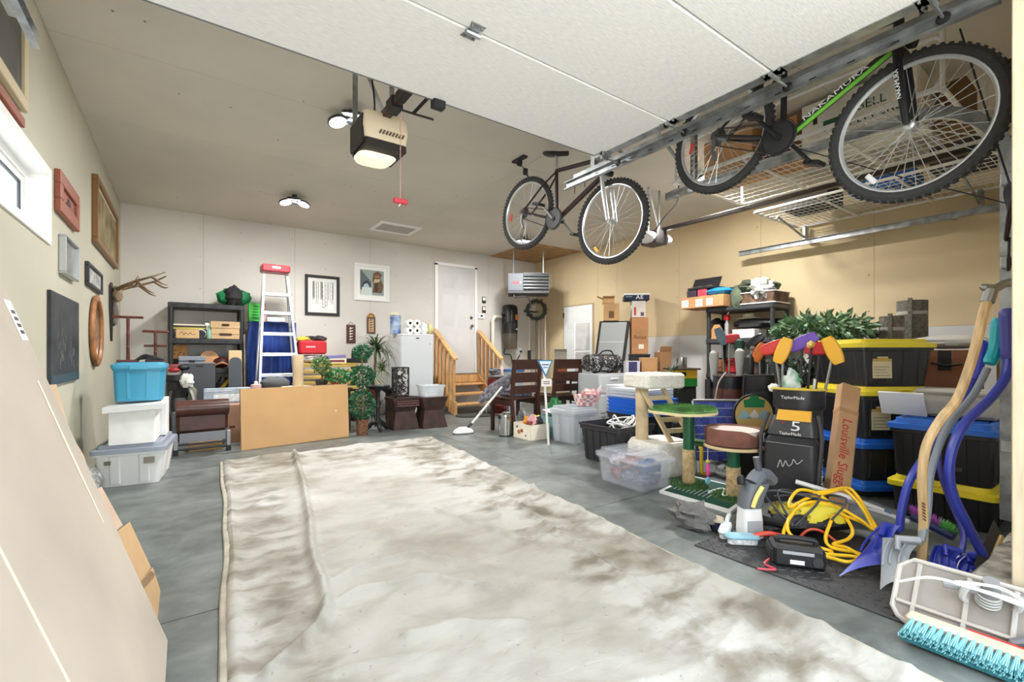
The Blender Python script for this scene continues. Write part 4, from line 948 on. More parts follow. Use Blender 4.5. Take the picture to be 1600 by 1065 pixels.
# ================================================================ wall gear by the corner
for v, lab in ((469, 'upper white and black wall switch beside the house door'), (484, 'lower white and black wall switch beside the house door')):
    q = Py(756, v, YB); t = thing('light_switch', lab, 'switch', (q.x, YB, q.z - .06)); part('plate', t, B().bx(-.045, .045, -.008, 0, 0, .13, .003), mat((40, 38, 36), .5)); part('rocker', t, B().bx(-.03, .03, -.016, -.008, .055, .115, .003), WHITE())
q = Py(751.5, 494, YB); t = thing('thermostat', 'white thermostat with a dark screen beside the house door', 'thermostat', (q.x, YB, q.z - .05)); part('case', t, B().bx(-.07, .07, -.025, 0, 0, .1, .008), WHITE()); part('screen', t, B().bx(-.025, .03, -.027, -.025, .04, .075), BLACK())
zb, zt = Py(797, 545, 7.65).z, Py(797, 476, 7.65).z; q = Py(797, 500, 7.65)
t = thing('central_vacuum', 'black central vacuum canister with a smoky dust bowl on the back wall', 'vacuum', (q.x, 7.655, zb)); H_ = zt - zb; r = .158
part('dust_bowl', t, B().lathe([(r * .86, 0), (r * .9, .01), (r * .97, H_ * .35)], 26), mat((92, 84, 72), .25, n=(2, .2)))
part('motor_body', t, B().lathe([(r, H_ * .35), (r, H_ * .9), (r * .9, H_ * .97), (r * .6, H_)], 26), mat((30, 30, 32), .25)); part('seam_band', t, B().lathe([(r * 1.01, H_ * .57), (r * 1.01, H_ * .59)], 26), BLACK())
part('orange_label', t, B().bx(-.045, .045, -.006, 0, H_ * .65, H_ * .77).tf(T(.062, -r * .93, 0) @ Rz(.38)), mat((226, 122, 60), .6)); part('badge', t, B().bx(-.03, .03, -.006, 0, H_ * .43, H_ * .46).tf(T(.062, -r * .93, 0) @ Rz(.38)), mat((220, 210, 190), .5))
part('inlet', t, B().tube([(-r * .8, 0, H_ * .76), (-r * 1.15, 0, H_ * .76)], .03, 10), BLACK()); part('drain_cord', t, B().tube(spline([(-.06, .1, 0), (-.07, .1, -.1), (.1, .12, -.12), (.17, .14, -.3), (.24, .15, -.28), (.36, .155, -.12)], 6), .012, 6), mat((60, 60, 62), .5))
q = Py(771, 510, 7.72)
single('vacuum_pipe', 'white curved pipe running down the wall from the central vacuum', 'pipe', B().tube(spline([(.20, 0, 1.78), (.11, 0, 1.78), (.04, 0, 1.765), (.005, 0, 1.71), (0, 0, 1.62), (0, 0, .6), (0, 0, .3)], 5), .036, 12), mat((226, 224, 214), .4), (q.x, 7.74, 0))
q = Py(813, 548, YB); t = thing('wall_socket', 'white outlet on the back wall under the central vacuum', 'outlet', (q.x, YB, q.z - .06)); part('plate', t, B().bx(-.04, .04, -.008, 0, 0, .12, .003), WHITE()); part('plug', t, B().bx(-.02, .02, -.04, -.008, .03, .07, .004), BLACK())
# unit heater
q = Pd(826, 441, 8.55)
t = thing('unit_heater', 'grey ceiling-hung unit heater with silver louvres in the corner', 'heater', (q.x, q.y, q.z - .17), -.62)
G = mat((86, 89, 94), .45, .2); w = .76; h = .34
part('casing', t, B().bx(-w / 2, w / 2, .02, .5, 0, h, .008), G); part('side_panel', t, B().bx(-w / 2, -.1, -.005, .02, .02, h, .004), mat((92, 96, 104), .5)); part('underside', t, B().bx(-w / 2, w / 2, -.01, .5, -.03, .018, .004), mat((70, 70, 72), .6))
part('dark_core', t, B().bx(-.095, w / 2 - .01, .005, .021, .03, h - .02), mat((20, 20, 22), .8))
for i in range(5): part('louvre', t, B().bx(-.095, w / 2 - .012, -.028, .012, -.018, .018, .004).tf(T(0, 0, .065 + i * .06) @ Rx(.5)), mat((130, 132, 134), .3, .7))
part('outlet_frame', t, B().bx(-.1, w / 2, -.02, .0, h - .012, h + .004).bx(w / 2 - .012, w / 2, -.02, .005, .02, h), G)
part('red_logo', t, B().prism([(-.31, .15), (-.29, .18), (-.18, .19), (-.17, .15)], .002, T(0, -.005, 0) @ Rx(PI / 2)), mat((196, 60, 56), .5)); part('logo_mark', t, B().prism([(-.165, .15), (-.15, .19), (-.135, .19), (-.145, .15)], .002, T(0, -.005, 0) @ Rx(PI / 2)), mat((230, 230, 230), .5))
for x in (-.28, .28): part('hanger_rod', t, B().tube([(x, .12, h), (x, .12, ZC - q.z + .17)], .016, 8), STEEL())
part('gas_line', t, B().tube(spline([(-.25, .05, -.03), (-.26, .02, -.1), (-.05, .02, -.09), (.02, .05, -.16), (.05, .1, -.3)], 6), .014, 7), mat((50, 44, 40), .5))
# wreath and hanging tools
q = Py(838, 484, 7.22); t = thing('wreath', 'dark green pine wreath hanging above the row of poles', 'wreath', (q.x, 7.22, q.z), -.5); R_ = .175
part('ring', t, B().tube([(R_ * math.cos(a), 0, R_ * math.sin(a)) for a in [2 * PI * i / 24 for i in range(24)]], .03, 8, True), mat((56, 60, 48), .9))
b = B(); rs = random.Random(6)
for i in range(520):
    a = rs.uniform(0, 2 * PI); c = Vector((R_ * math.cos(a), 0, R_ * math.sin(a))); d = Vector((rs.gauss(0, 1), rs.gauss(0, 1) - .3, rs.gauss(0, 1))).normalized()
    e = c + d * rs.uniform(.05, .085); s_ = d.cross(Vector((rs.random(), rs.random(), rs.random()))).normalized() * .007; b.add([c + s_, c - s_, e - s_ * .4, e + s_ * .4], [(0, 1, 2, 3)])
part('needles', t, b, mat((70, 76, 60), .8, n=(20, .5)), 0, 'stuff')
t = thing('tool_rack', 'dark metal wall rail with hooks behind the wreath', 'rack', (Py(830, 490, YB).x, YB, Py(830, 487, YB).z)); part('rail', t, B().bx(-.2, .15, -.03, 0, -.015, .015), mat((70, 60, 52), .5))
for x in (-.1, .05, .12): part('hook', t, B().tube([(x, -.03, 0), (x, -.12, -.005), (x, -.14, .02)], .008, 6), mat((70, 60, 52), .5))
for i, (u, v0, v1, c, r, lab) in enumerate(((827, 495, 565, (222, 218, 208), .014, 'white pole with a thick black grip on the wall rail'), (837, 498, 575, (120, 116, 110), .012, 'grey painted pole beside the black grip pole'), (842, 495, 575, (176, 178, 178), .012, 'silver pole in the middle of the wall row'), (847, 492, 575, (150, 140, 150), .012, 'mauve grey pole second from the corner'), (852, 490, 575, (206, 194, 190), .014, 'pinkish white pole nearest the corner'))):
    YY = 7.66 - .11 * i; a = Py(u, v0, YY); zb = .3
    t = thing('pole_tool', lab, 'pole', (a.x, YY, 0)); part('shaft', t, B().tube([(0, 0, 0), (0, 0, a.z - .02)], r, 8), mat(c, .4))
    if i == 0: z_ = Py(u, 556, YY).z; part('grip', t, B().tube([(0, 0, z_ - .12), (0, 0, z_ + .12)], .035, 10), BLACK())
    else: part('blade', t, B().bx(-.05, .05, -.012, .012, -.0, .1, .004), mat((90, 86, 82), .5))

# things right of the steps
q = Py(783, 600, 6.6)
t = thing('cooler_box', 'maroon and white cooler beside the right handrail', 'cooler', (q.x, 6.7, .42)); part('cooler_body', t, B().bx(-.15, .15, -.12, .12, 0, .2, .02), mat((110, 30, 44), .5)); part('white_rim', t, B().bx(-.155, .155, -.125, .125, -.02, .012, .004), mat((220, 216, 206), .5)); part('cooler_lid', t, B().bx(-.15, .15, -.12, .12, .205, .25, .015), mat((120, 124, 130), .5))
t = thing('shoe_rack', 'small wire rack of red shoes under the maroon cooler', 'rack', (q.x, 6.7, 0))
for sx in (-1, 1):
    for y in (-.12, .12): part('leg', t, B().tube([(sx * .16, y, 0), (sx * .16, y, .4)], .01, 6), mat((200, 196, 190), .5))
part('deck', t, B().bx(-.17, .17, -.13, .13, .375, .398), mat((206, 200, 190), .5)); part('shoe_pile', t, B().lump((0, 0, .15), (.15, .11, .15), .3, 4), mat((150, 40, 44), .7, n=(10, .8), c2=(60, 30, 32)))
single('spray_can', 'small white spray can with a red cap on the maroon cooler', 'can', B().lathe([(.025, 0), (.025, .12), (.015, .135), (.015, .16)], 12), mat((226, 200, 196), .4), (q.x + .07, 6.68, .671))
single('shoe_pair', 'pile of grey shoes on top of the maroon cooler', 'shoes', B().lump((0, 0, .06), (.11, .08, .06), .25, 2), mat((110, 114, 120), .7, n=(10, .5)), (q.x - .05, 6.72, .671))
q = Py(796, 590, 6.75)
t = thing('white_bin', 'tall white bin with a blue rim behind the dining chair', 'bin', (q.x + .08, 6.8, 0)); part('bin_body', t, B().loft([rr(.26, .26, .04, 0), rr(.34, .34, .04, .72)]), mat((206, 216, 226), .5)); part('rim', t, B().loft([rr(.36, .36, .04, .72), rr(.36, .36, .04, .76)]), mat((70, 110, 170), .5))

# ================================================================ dining chairs
def make_chair(label, loc, rz):
    t = thing('dining_chair', label, 'chair', loc, rz, 'dark wooden dining chairs')
    D = DARKWOOD(); w = .44
    for s in (-1, 1):
        part('back_leg', t, B().loft([[(s * w / 2 - .02, y - .02, z), (s * w / 2 + .02, y - .02, z), (s * w / 2 + .02, y + .02, z), (s * w / 2 - .02, y + .02, z)] for y, z in ((-.05, 0), (.0, .45), (-.06, .96))]), D)
        part('front_leg', t, B().bx(s * w / 2 - .022, s * w / 2 + .022, .40, .444, 0, .43, .004), D)
        part('side_rail', t, B().bx(s * w / 2 - .012, s * w / 2 + .012, .0, .42, .36, .43), D)
    part('seat', t, B().bx(-w / 2 - .01, w / 2 + .01, .01, .47, .43, .465, .012), D)
    for z0, z1 in ((.83, .96), (.66, .79), (.52, .62)):
        y = lambda z: -.06 * (z - .45) / .51
        part('back_slat', t, B().loft([[(x, y(z) - .012 - .03 * (1 - (x / (w / 2)) ** 2) * 0, z), (x, y(z) + .012, z)] + [(x, y(zz) + q, zz) for q, zz in ((.012, z1), (-.012, z1))] for x, z in ((-w / 2, z0), (w / 2, z0))]), D)
    return t
c1 = make_chair('dark slat-back chair holding a folded patterned cloth', (3.66, 4.88, 0), .05)
c2 = make_chair('dark slat-back chair with an empty seat beside the triangular sign', (4.33, 4.82, 0), -.05)
t = single('folded_cloth', 'folded navy patterned cloth on the seat of the first chair', 'cloth', B().bx(-.17, .17, -.16, .15, 0, .05, .02).bx(-.16, .15, -.15, .14, .052, .095, .02), mat((66, 66, 88), .9, n=(30, .6), c2=(150, 148, 160)), (3.66, 5.08, .467))
single('folded_cloth', 'flat tan cushion on the seat of the empty chair', 'cushion', B().bx(-.17, .17, -.16, .16, 0, .03, .012), mat((140, 124, 96), .9), (4.33, 5.05, .467))
# triangular lawn sign on a stake
q = Pd(853, 645, 5.25)
t = thing('stake_sign', 'blue and white triangular lawn sign on a white stake', 'sign', (q.x, q.y, 0), -.5); d_ = 5.25
zt = Pd(849, 562, d_).z; 
part('stake', t, B().tube([(.03, 0, .0), (-.02, 0, zt - .15)], .013, 8), WHITE())
part('sign_face', t, B().prism([(-.105, zt), (.075, zt), (-.005, zt - .2)], .01, T(0, -.012, 0) @ Rx(PI / 2)), mat((50, 120, 160), .5)); part('sign_inset', t, B().prism([(-.08, zt - .015), (.055, zt - .015), (-.006, zt - .165)], .002, T(0, -.022, 0) @ Rx(PI / 2)), mat((226, 236, 240), .5))
part('printed_line', t, B().bx(-.05, .03, -.0255, -.024, zt - .06, zt - .045), mat((90, 110, 150), .5)); part('printed_line', t, B().bx(-.035, .015, -.0255, -.024, zt - .09, zt - .08), mat((90, 110, 150), .5))
part('name_plate', t, B().bx(-.055, .06, -.025, -.013, zt - .30, zt - .215, .002).tf(Ry(0)), mat((236, 232, 230), .5)); 
for i in range(2): part('printed_line', t, B().bx(-.035, .04, -.0262, -.025, zt - .25 - i * .022, zt - .24 - i * .022), mat((120, 84, 90), .5))
# steam mop
a = Pz(727, 678); hd = Vector((a.x, a.y + .05, 0)); top = Vector((3.38, 4.98, .62)); rz_ = math.atan2(top.y - hd.y, top.x - hd.x)
t = thing('steam_mop', 'white floor steam mop with its handle leaning on the dark chair', 'mop', hd)
part('mop_head', t, B().loft([rr(.26, .13, .05, 0.0), rr(.27, .14, .06, .03), rr(.22, .11, .05, .06), rr(.1, .06, .02, .085)]).tf(Rz(-.15)), mat((236, 236, 234), .3)); part('base_pad', t, B().loft([rr(.28, .145, .06, -.0), rr(.28, .145, .06, .012)]).tf(Rz(-.15)), mat((70, 70, 72), .6))
v_ = top - hd
part('swivel', t, B().tube([(.08, .0, .05), v_ * .12 + Vector((0, 0, .02)), v_ * .22], [.022, .018, .02], 8), mat((60, 62, 66), .5)); part('pole', t, B().tube([v_ * .2, v_ * .75, v_ * .98], .015, 10), WHITE())
part('collar', t, B().tube([v_ * .42, v_ * .45], .022, 10), mat((200, 200, 200), .4))
part('cloth_cover', t, B().lump((0, 0, 0), (.30, .045, .085), .12, 3, 22, 14).tf(T(*(v_ * .80 + Vector((.03, .03, .08)))) @ Rz(rz_) @ Ry(-.62)), mat((62, 60, 74), .9, n=(26, .7), c2=(150, 146, 150)))
# waste bin, toy box
q = Pz(795, 682); t = thing('waste_bin', 'small stainless steel pedal bin beside the toy box', 'bin', (q.x, q.y + .08, 0)); r = .082
part('bin_body', t, B().lathe([(r, .012), (r, .25)], 26), mat((190, 190, 188), .22, .95)); part('base_ring', t, B().lathe([(r * 1.02, 0), (r * 1.02, .016)], 26), BLACK()); part('bin_lid', t, B().lathe([(r * 1.02, .252), (r, .27), (r * .6, .285), (.01, .288)], 26), mat((200, 200, 198), .2, .95)); part('hinge', t, B().bx(-r - .015, -r + .01, -.02, .02, .22, .27, .004), BLACK())
q = Pz(832, 690); a = Pz(805, 683); c = Pz(855.7, 684)
e1 = (a - q); e2 = (c - q); rz_ = math.atan2(-e1.y, -e1.x); w1, w2 = e1.length, e2.length
ctr = q + e1 / 2 + e2 / 2
t = carton('toy_carton', 'open white printed carton full of toys beside the steel bin', ctr, w1, w1 * .82, .185, rz_, (236, 226, 208), flaps=[], cat='box')
for x, y, z, s, c_ in ((-.06, 0, .08, .07, (176, 120, 70)), (.0, 0, .1, .06, (150, 80, 60)), (-.1, 0, .14, .04, (120, 90, 70)), (.08, 0, .05, .03, (60, 60, 64))): part('printed_fruit', t, B().prism([(x + s / 2 * math.cos(k * PI / 5), z + s / 2.6 * math.sin(k * PI / 5)) for k in range(10)], .0008, T(0, -w1 * .41 - .0004, 0) @ Rx(PI / 2)), mat(c_, .8))
for i, (x, y, z, r_, c_, lab) in enumerate(((-.05, -.02, .17, (.05, .05, .09), (236, 160, 40), 'orange toy poking out of the printed carton'), (.03, .0, .20, (.08, .06, .08), (226, 170, 176), 'pink plush toy in the middle of the carton'), (.02, .05, .23, (.08, .05, .05), (230, 214, 90), 'yellow toy on top of the carton'), (.09, .05, .17, (.05, .05, .09), (40, 40, 46), 'black toy at the right of the carton'), (.05, -.06, .16, (.05, .04, .06), (130, 60, 50), 'dark red toy at the front of the carton'))):
    v = Rz(rz_) @ Vector((x, y, 0)); single('toy', lab, 'toy', B().lump((0, 0, 0), r_, .25, i + 2), mat(c_, .7, n=(8, .2)), (ctr.x + v.x, ctr.y + v.y, z))
for lab, u, v, y, z, r_, c_ in (('green plastic bag on the floor behind the sign stake', 868, 633, 4.72, None, (.1, .09, .1), (30, 130, 66)), ('white plastic bag beside the steel bin', 790, 655, 5.05, 0, (.09, .09, .13), (214, 214, 212)), ('small white tub bag under the chair seat', 815, 655, 5.2, 0, (.08, .08, .12), (200, 204, 200))):
    q = Py(u, v, y); z_ = 0 if z is not None else q.z - r_[2]; o = single('plastic_bag', lab, 'bag', B().lump((0, 0, r_[2]), r_, .22, len(lab)), mat(c_, .35, n=(8, .2)), (q.x, y, max(0, z_)))
    if z_ > 0: o.location.z = 0; o.scale = (1, 1, (z_ + 2 * r_[2]) / (2 * r_[2]))
# teal mesh basket of bags, tall clear bins
q = Pz(866, 686); t = tote('clear_bin', 'clear bin of teal netting between toy carton and clear tote', (q.x + .14, q.y + .17, 0), .24, .28, .30, None, None, clear=clearp((150, 196, 196), .5), ribs=0, openb=True)
single('net_bundle', 'bundle of teal and grey netting inside the clear bin', 'netting', B().lump((0, 0, .12), (.08, .09, .12), .25, 5), mat((70, 130, 130), .6, n=(12, .6)), (q.x + .14, q.y + .17, .012)); single('white_paper', 'white paper sheet lying on the netting bin', 'paper', B().sheet([(-.14, -.1, 0), (.16, -.08, .01), (.12, .1, .03), (-.1, .12, .02)], .002), WHITE(), (q.x + .14, q.y + .17, .308)); 
q = Pz(890, 697)
tall = tote('clear_tote', 'tall frosted clear tote beside the open black bin', (q.x + .24, q.y + .20, 0), .38, .44, .42, None, None, clear=clearp((214, 220, 226), .42), ribs=2, taper=.86)
part('contents', tall, B().lump((0, 0, .17), (.15, .17, .16), .2, 3), mat((206, 206, 210), .8, n=(6, .5), c2=(120, 128, 140))); part('paper_label', tall, B().bx(-.05, .05, -.215, -.213, .06, .16).tf(Rx(-.05)), WHITE())
# ================================================================ right side: bins, cat trees, golf bags
def fit3(l, n, r, z=0.0):
    """footprint from its left, near and right corners in pixels -> centre, width, depth, turn"""
    l, n, r = Pz(*l, z), Pz(*n, z), Pz(*r, z); e = n - l; ex = e.normalized(); ey = Vector((-ex.y, ex.x, 0))
    w = e.length; d = max(.1, (r - n).dot(ey)); return (l + n) / 2 + ey * d / 2, w, d, math.atan2(ex.y, ex.x)
def scoop(b, tl, tr, br, bl, bulge, th=.006, nu=10, nv=10, bow=0.0):
    tl, tr, br, bl, bulge = [Vector(q) for q in (tl, tr, br, bl, bulge)]; nrm = bulge.normalized()
    def f(s, t, o=0):
        p = (tl * (1 - s) + tr * s) * (1 - t) + (bl * (1 - s) + br * s) * t
        p = p + bulge * (math.sin(PI * t) * .6 + math.sin(PI * s) * .4)
        p = p + Vector((CS, -SN, .1)) * (bow * math.sin(PI * t) * (1 - s))
        return tuple(p + nrm * o)
    o = len(b.v); b.grid(lambda s, t: f(s, t), nu, nv); b.grid(lambda s, t: f(s, t, th), nu, nv)
    n = (nu + 1) * (nv + 1); rim = list(range(nu + 1)) + [j * (nu + 1) + nu for j in range(1, nv + 1)] + [nv * (nu + 1) + i for i in range(nu - 1, -1, -1)] + [j * (nu + 1) for j in range(nv - 1, 0, -1)]
    for i in range(len(rim)): a, c = rim[i] + o, rim[(i + 1) % len(rim)] + o; b.f.append((a, c, c + n, a + n))
    return b
def dpath(pts, n=6): return spline([Pd(u, v, d) for u, v, d in pts], n)
# open black bin with a white cord
BB = (46, 46, 50)
t = tote('storage_bin', 'open black ribbed bin holding a white cord', (3.46, 3.12, 0), .53, .54, .35, BB, None, 0, openb=True, ribs=6, taper=.86)
b = B(); rs = random.Random(8); pts = []
for i in range(26): a = i * 1.25; pts.append((.02 + .15 * math.cos(a) * rs.uniform(.5, 1.1), .15 * math.sin(a) * rs.uniform(.4, 1.1), .25 + .16 * rs.random()))
o = single('extension_cord', 'loose coil of white extension cord spilling from the black bin', 'cord', b.tube(spline(pts, 6), .007, 6), WHITE(), (3.46, 3.05, .03)); 
single('bin_filling', 'dark folded cloth filling the open black bin', 'cloth', B().lump((0, 0, .12), (.14, .14, .12), .1, 2), mat((40, 40, 44), .9), (3.46, 3.12, .01))
t = tote('storage_bin', 'black bin under the stack of bright blue trays', (3.98, 3.25, 0), .46, .58, .40, BB, None, -.05, openb=True, ribs=4, taper=.9)
for i in range(4):
    t = thing('blue_tray', ['lowest bright blue tray of the stack', 'second bright blue tray from the bottom of the stack', 'third bright blue tray from the bottom of the stack', 'topmost bright blue tray of the stack'][i], 'tray', (3.93, 3.20, .412 + i * .041), -.05, 'stacked blue trays')
    part('tray', t, B().loft([rr(.44, .56, .05, 0), rr(.46, .58, .05, .034), rr(.48, .6, .05, .034), rr(.48, .6, .05, .04), rr(.44, .56, .05, .04)]), mat((36, 110, 220), .35))
for i in range(3):
    t = thing('frosted_lid', ['lowest frosted clear lid on the blue trays', 'middle frosted clear lid on the blue trays', 'top frosted clear lid on the blue trays'][i], 'lid', (3.95, 3.22, .58 + i * .032), -.05 + .02 * i, 'stacked frosted lids')
    part('lid_panel', t, B().loft([rr(.43, .54, .05, 0), rr(.43, .54, .05, .026), rr(.38, .49, .05, .03)]), mat((214, 222, 230), .3, alpha=.75))
# clear lid crate row behind: clear drawers, duffel, gingham basket
cd = thing('drawer_cabinet', 'clear plastic drawer unit under the patterned duffel', 'drawers', (4.55, 4.35, 0), 0)
part('cabinet_shell', cd, B().bx(-.26, .26, -.2, .2, 0, .78, .015), clearp((214, 220, 224), .6))
for i in range(3):
    o = part('drawer', cd, B().bx(-.24, .24, -.212, .18, .03 + i * .25, .26 + i * .25, .012), clearp((224, 228, 230), .55)); part('handle', o, B().bx(-.07, .07, -.225, -.21, .2 + i * .25, .225 + i * .25, .004), mat((232, 234, 236), .4)); part('contents', o, B().lump((0, 0, .12 + i * .25), (.2, .15, .085), .2, i), mat(((190, 180, 176), (150, 156, 166), (206, 200, 196))[i], .8, n=(8, .4)))
def duffel():
    q = Pd(922, 588, 5.75); t = thing('duffel_bag', 'black duffel bag with a white print pattern on the clear drawers', 'bag', (4.55, 4.35, .792), -.12)
    m = mat((34, 34, 36), .6, n=(26, 1), c2=(34, 34, 36)); 
    m2 = bpy.data.materials.new('print'); m2.use_nodes = True; nt = m2.node_tree; p = nt.nodes['Principled BSDF']; p.inputs['Roughness'].default_value = .6
    vo = nt.nodes.new('ShaderNodeTexNoise'); vo.inputs['Scale'].default_value = 22; vo.inputs['Distortion'].default_value = 2.5
    tc = nt.nodes.new('ShaderNodeTexCoord'); r = nt.nodes.new('ShaderNodeValToRGB'); r.color_ramp.interpolation = 'CONSTANT'; r.color_ramp.elements[0].color = rgb(34, 34, 36); r.color_ramp.elements[1].position = .6; r.color_ramp.elements[1].color = rgb(206, 206, 204)
    nt.links.new(tc.outputs['Object'], vo.inputs['Vector']); nt.links.new(vo.outputs['Fac'], r.inputs['Fac']); nt.links.new(r.outputs['Color'], p.inputs['Base Color'])
    part('bag_body', t, B().loft([[(x, .15 * s * math.cos(a), .12 + .12 * s * math.sin(a)) for a in [2 * PI * i / 18 for i in range(18)]] for x, s in ((-.25, .7), (-.24, .95), (-.1, 1.02), (.1, 1), (.24, .95), (.25, .7))]), m2)
    for x in (-.12, .12): part('strap', t, B().tube([(x, .156 * math.cos(a), .12 + .126 * math.sin(a)) for a in [-.9 - i * .28 for i in range(12)]], .02, 6, flat=.25), BLACK())
    part('grab_handle', t, B().tube(spline([(-.12, -.08, .23), (-.06, -.1, .28), (.06, -.1, .28), (.12, -.08, .23)], 5), .01, 6), BLACK())
    text(t, 'THE', mat((226, 226, 224), .6), T(-.08, -.143, .045) @ Rx(.35) @ FRONT, .05)
duffel()
q = Pd(917, 620, 5.0)
t = thing('gingham_basket', 'pink and white checked basket on the tall clear tote', 'basket', (3.86, 3.96, .425), -.2)
gm_ = bpy.data.materials.new('gingham'); gm_.use_nodes = True; nt = gm_.node_tree; ck = nt.nodes.new('ShaderNodeTexChecker'); ck.inputs['Scale'].default_value = 22; ck.inputs['Color1'].default_value = rgb(238, 226, 222); ck.inputs['Color2'].default_value = rgb(206, 140, 146); tc = nt.nodes.new('ShaderNodeTexCoord'); nt.links.new(tc.outputs['Object'], ck.inputs['Vector']); nt.links.new(ck.outputs['Color'], nt.nodes['Principled BSDF'].inputs['Base Color'])
part('basket_body', t, B().loft([rr(.18, .15, .03, 0), rr(.25, .21, .03, .13), rr(.235, .195, .03, .13), rr(.17, .14, .03, .012)]), gm_); part('contents', t, B().lump((.05, 0, .14), (.09, .07, .06), .3, 4), mat((190, 70, 80), .7, n=(14, .6), c2=(236, 226, 222)))
single('glue_bottle', 'clear bottle with a red cap leaning on the checked basket', 'bottle', B().lathe([(.03, 0), (.032, .02), (.03, .2), (.012, .23), (.012, .26)], 12).tf(Ry(.45)), mat((206, 206, 208), .3, n=(12, .6), c2=(176, 40, 50)), (4.0, 3.95, .425))
t = carton('white_carton', 'flat white box behind the frosted lids', (4.36, 3.76, 0), .36, .36, .66, 0, (226, 228, 230), tape=False)
part('dark_tab', t, B().bx(.02, .04, -.203, -.2, .6, .64), BLACK())

# frosted cabinet leaning, with cartons round it
CXW = 5.55
y0, y1, z0, z1 = onX(948, 492, 983, 600, 5.35)
t = thing('tilted_cabinet', 'tall black cabinet with five frosted glass panels tilted against boxes', 'cabinet', (5.43, 5.13, 0), rot=(0, 0, -.75))
wC, hC = .44, 1.55
CB = mat((36, 32, 32), .5); b = B()
sh = Matrix(((1, 0, .13, -.05), (0, 1, .0, 0), (0, 0, 1, 0), (0, 0, 0, 1)))
part('case', t, B().bx(-wC / 2, wC / 2, .012, .22, 0, hC, .004).tf(sh), CB)
for s in (-1, 1): part('frame_rail', t, B().bx(s * wC / 2 - .016 - (.016 if s > 0 else 0), s * wC / 2 + .016 - (.0 if s > 0 else 0), -.004, .012, 0, hC).tf(sh), CB)
part('frame_rail', t, B().bx(-wC / 2, wC / 2, -.004, .012, hC - .03, hC).tf(sh), CB)
for i in range(5): z = .03 + i * .3; part('frosted_panel', t, B().bx(-wC / 2 + .018, wC / 2 - .034, -.002, .01, z, z + .285).tf(sh), mat((178, 182, 182), .35)); part('panel_bar', t, B().bx(-wC / 2 + .018, wC / 2 - .034, -.006, .006, z + .285, z + .3).tf(sh), mat((214, 216, 216), .4))
def wallbox(label, u0, v0, u1, v1, X, zb, dx, c=(196, 158, 112), rz=-.5, name='carton', cat='box', h=None, w=None):
    """carton whose visible face spans these pixels at depth plane X"""
    a, d_ = Px(u0, v1, X), Px(u1, v1, X); w = w or (d_ - a).to_2d().length * .9; top = Px((u0 + u1) / 2, v0, X).z; c0 = (a + d_) / 2
    return carton(name, label, (c0.x + dx * .5 * .7, c0.y + dx * .35, zb), w, dx, top - zb, rz, c, tape=True, cat=cat), w, top - zb
# stack behind the cabinet on a dark chest
t = thing('dark_chest', 'dark chest behind the tilted cabinet carrying the lettered carton', 'chest', (5.86, 4.82, 0), -.75); part('chest_body', t, B().bx(-.14, .15, -.16, .16, 0, 1.0, .01), CB); part('chest_lid', t, B().bx(-.145, .155, -.165, .165, 1.0, 1.03, .006), CB)
q = Px(991, 530, 5.58); hz = 1.0325
t = carton('carton', 'brown lettered carton right of the tilted cabinet top', (5.86, 4.82, hz), .25, .26, Px(991, 495, 5.6).z - hz, -.75, (188, 136, 92)); text(t, 'Amaz', mat((60, 40, 28), .7), T(0, -.1312, .26) @ FRONT, .085); part('paper_label', t, B().bx(-.02, .06, -.1315, -.13, .08, .15), mat((232, 224, 210), .7))
zt1 = Px(991, 495, 5.6).z + .008
t = carton('carton', 'brown carton with a printed square on top of the tilted cabinet', (5.53, 5.10, hC + .004), .24, .22, Px(970, 473, 5.5).z - hC, -.75, (200, 160, 112)); part('printed_square', t, B().bx(-.04, .04, -.1112, -.11, .04, .15), mat((110, 82, 54), .8))
t = carton('carton', 'white carton with a red strip under the dark blue lettered box', (5.86, 4.84, zt1), .21, .22, Px(990, 470, 5.6).z - zt1 + .02, -.75, (222, 214, 204)); part('red_strip', t, B().bx(-.07, -.04, -.1112, -.11, .03, .16), mat((190, 50, 60), .7)); part('printed_blot', t, B().bx(.03, .08, -.1112, -.11, .02, .08), mat((90, 84, 84), .7))
zt2 = zt1 + Px(990, 470, 5.6).z - zt1 + .03
t = carton('lettered_box', 'dark blue flat box with bold white letters topping the carton pile', (5.84, 4.86, zt2), .38, .26, .085, -.75, (34, 44, 66)); text(t, 'AE', WHITE(), T(.04, -.1312, .042) @ FRONT, .085, xs=1.2); part('white_top', t, B().bx(-.195, .195, -.135, .135, .08, .105, .003), WHITE()); part('printed_line', t, B().bx(-.17, -.07, -.1312, -.13, .05, .06), mat((160, 170, 190), .6))
carton('carton', 'small open brown carton beside the dark blue lettered box', (5.50, 5.13, Px(970, 473, 5.5).z + .008), .18, .16, .08, -.75, (206, 164, 116), flaps=[('l', .4), ('f', .3)])
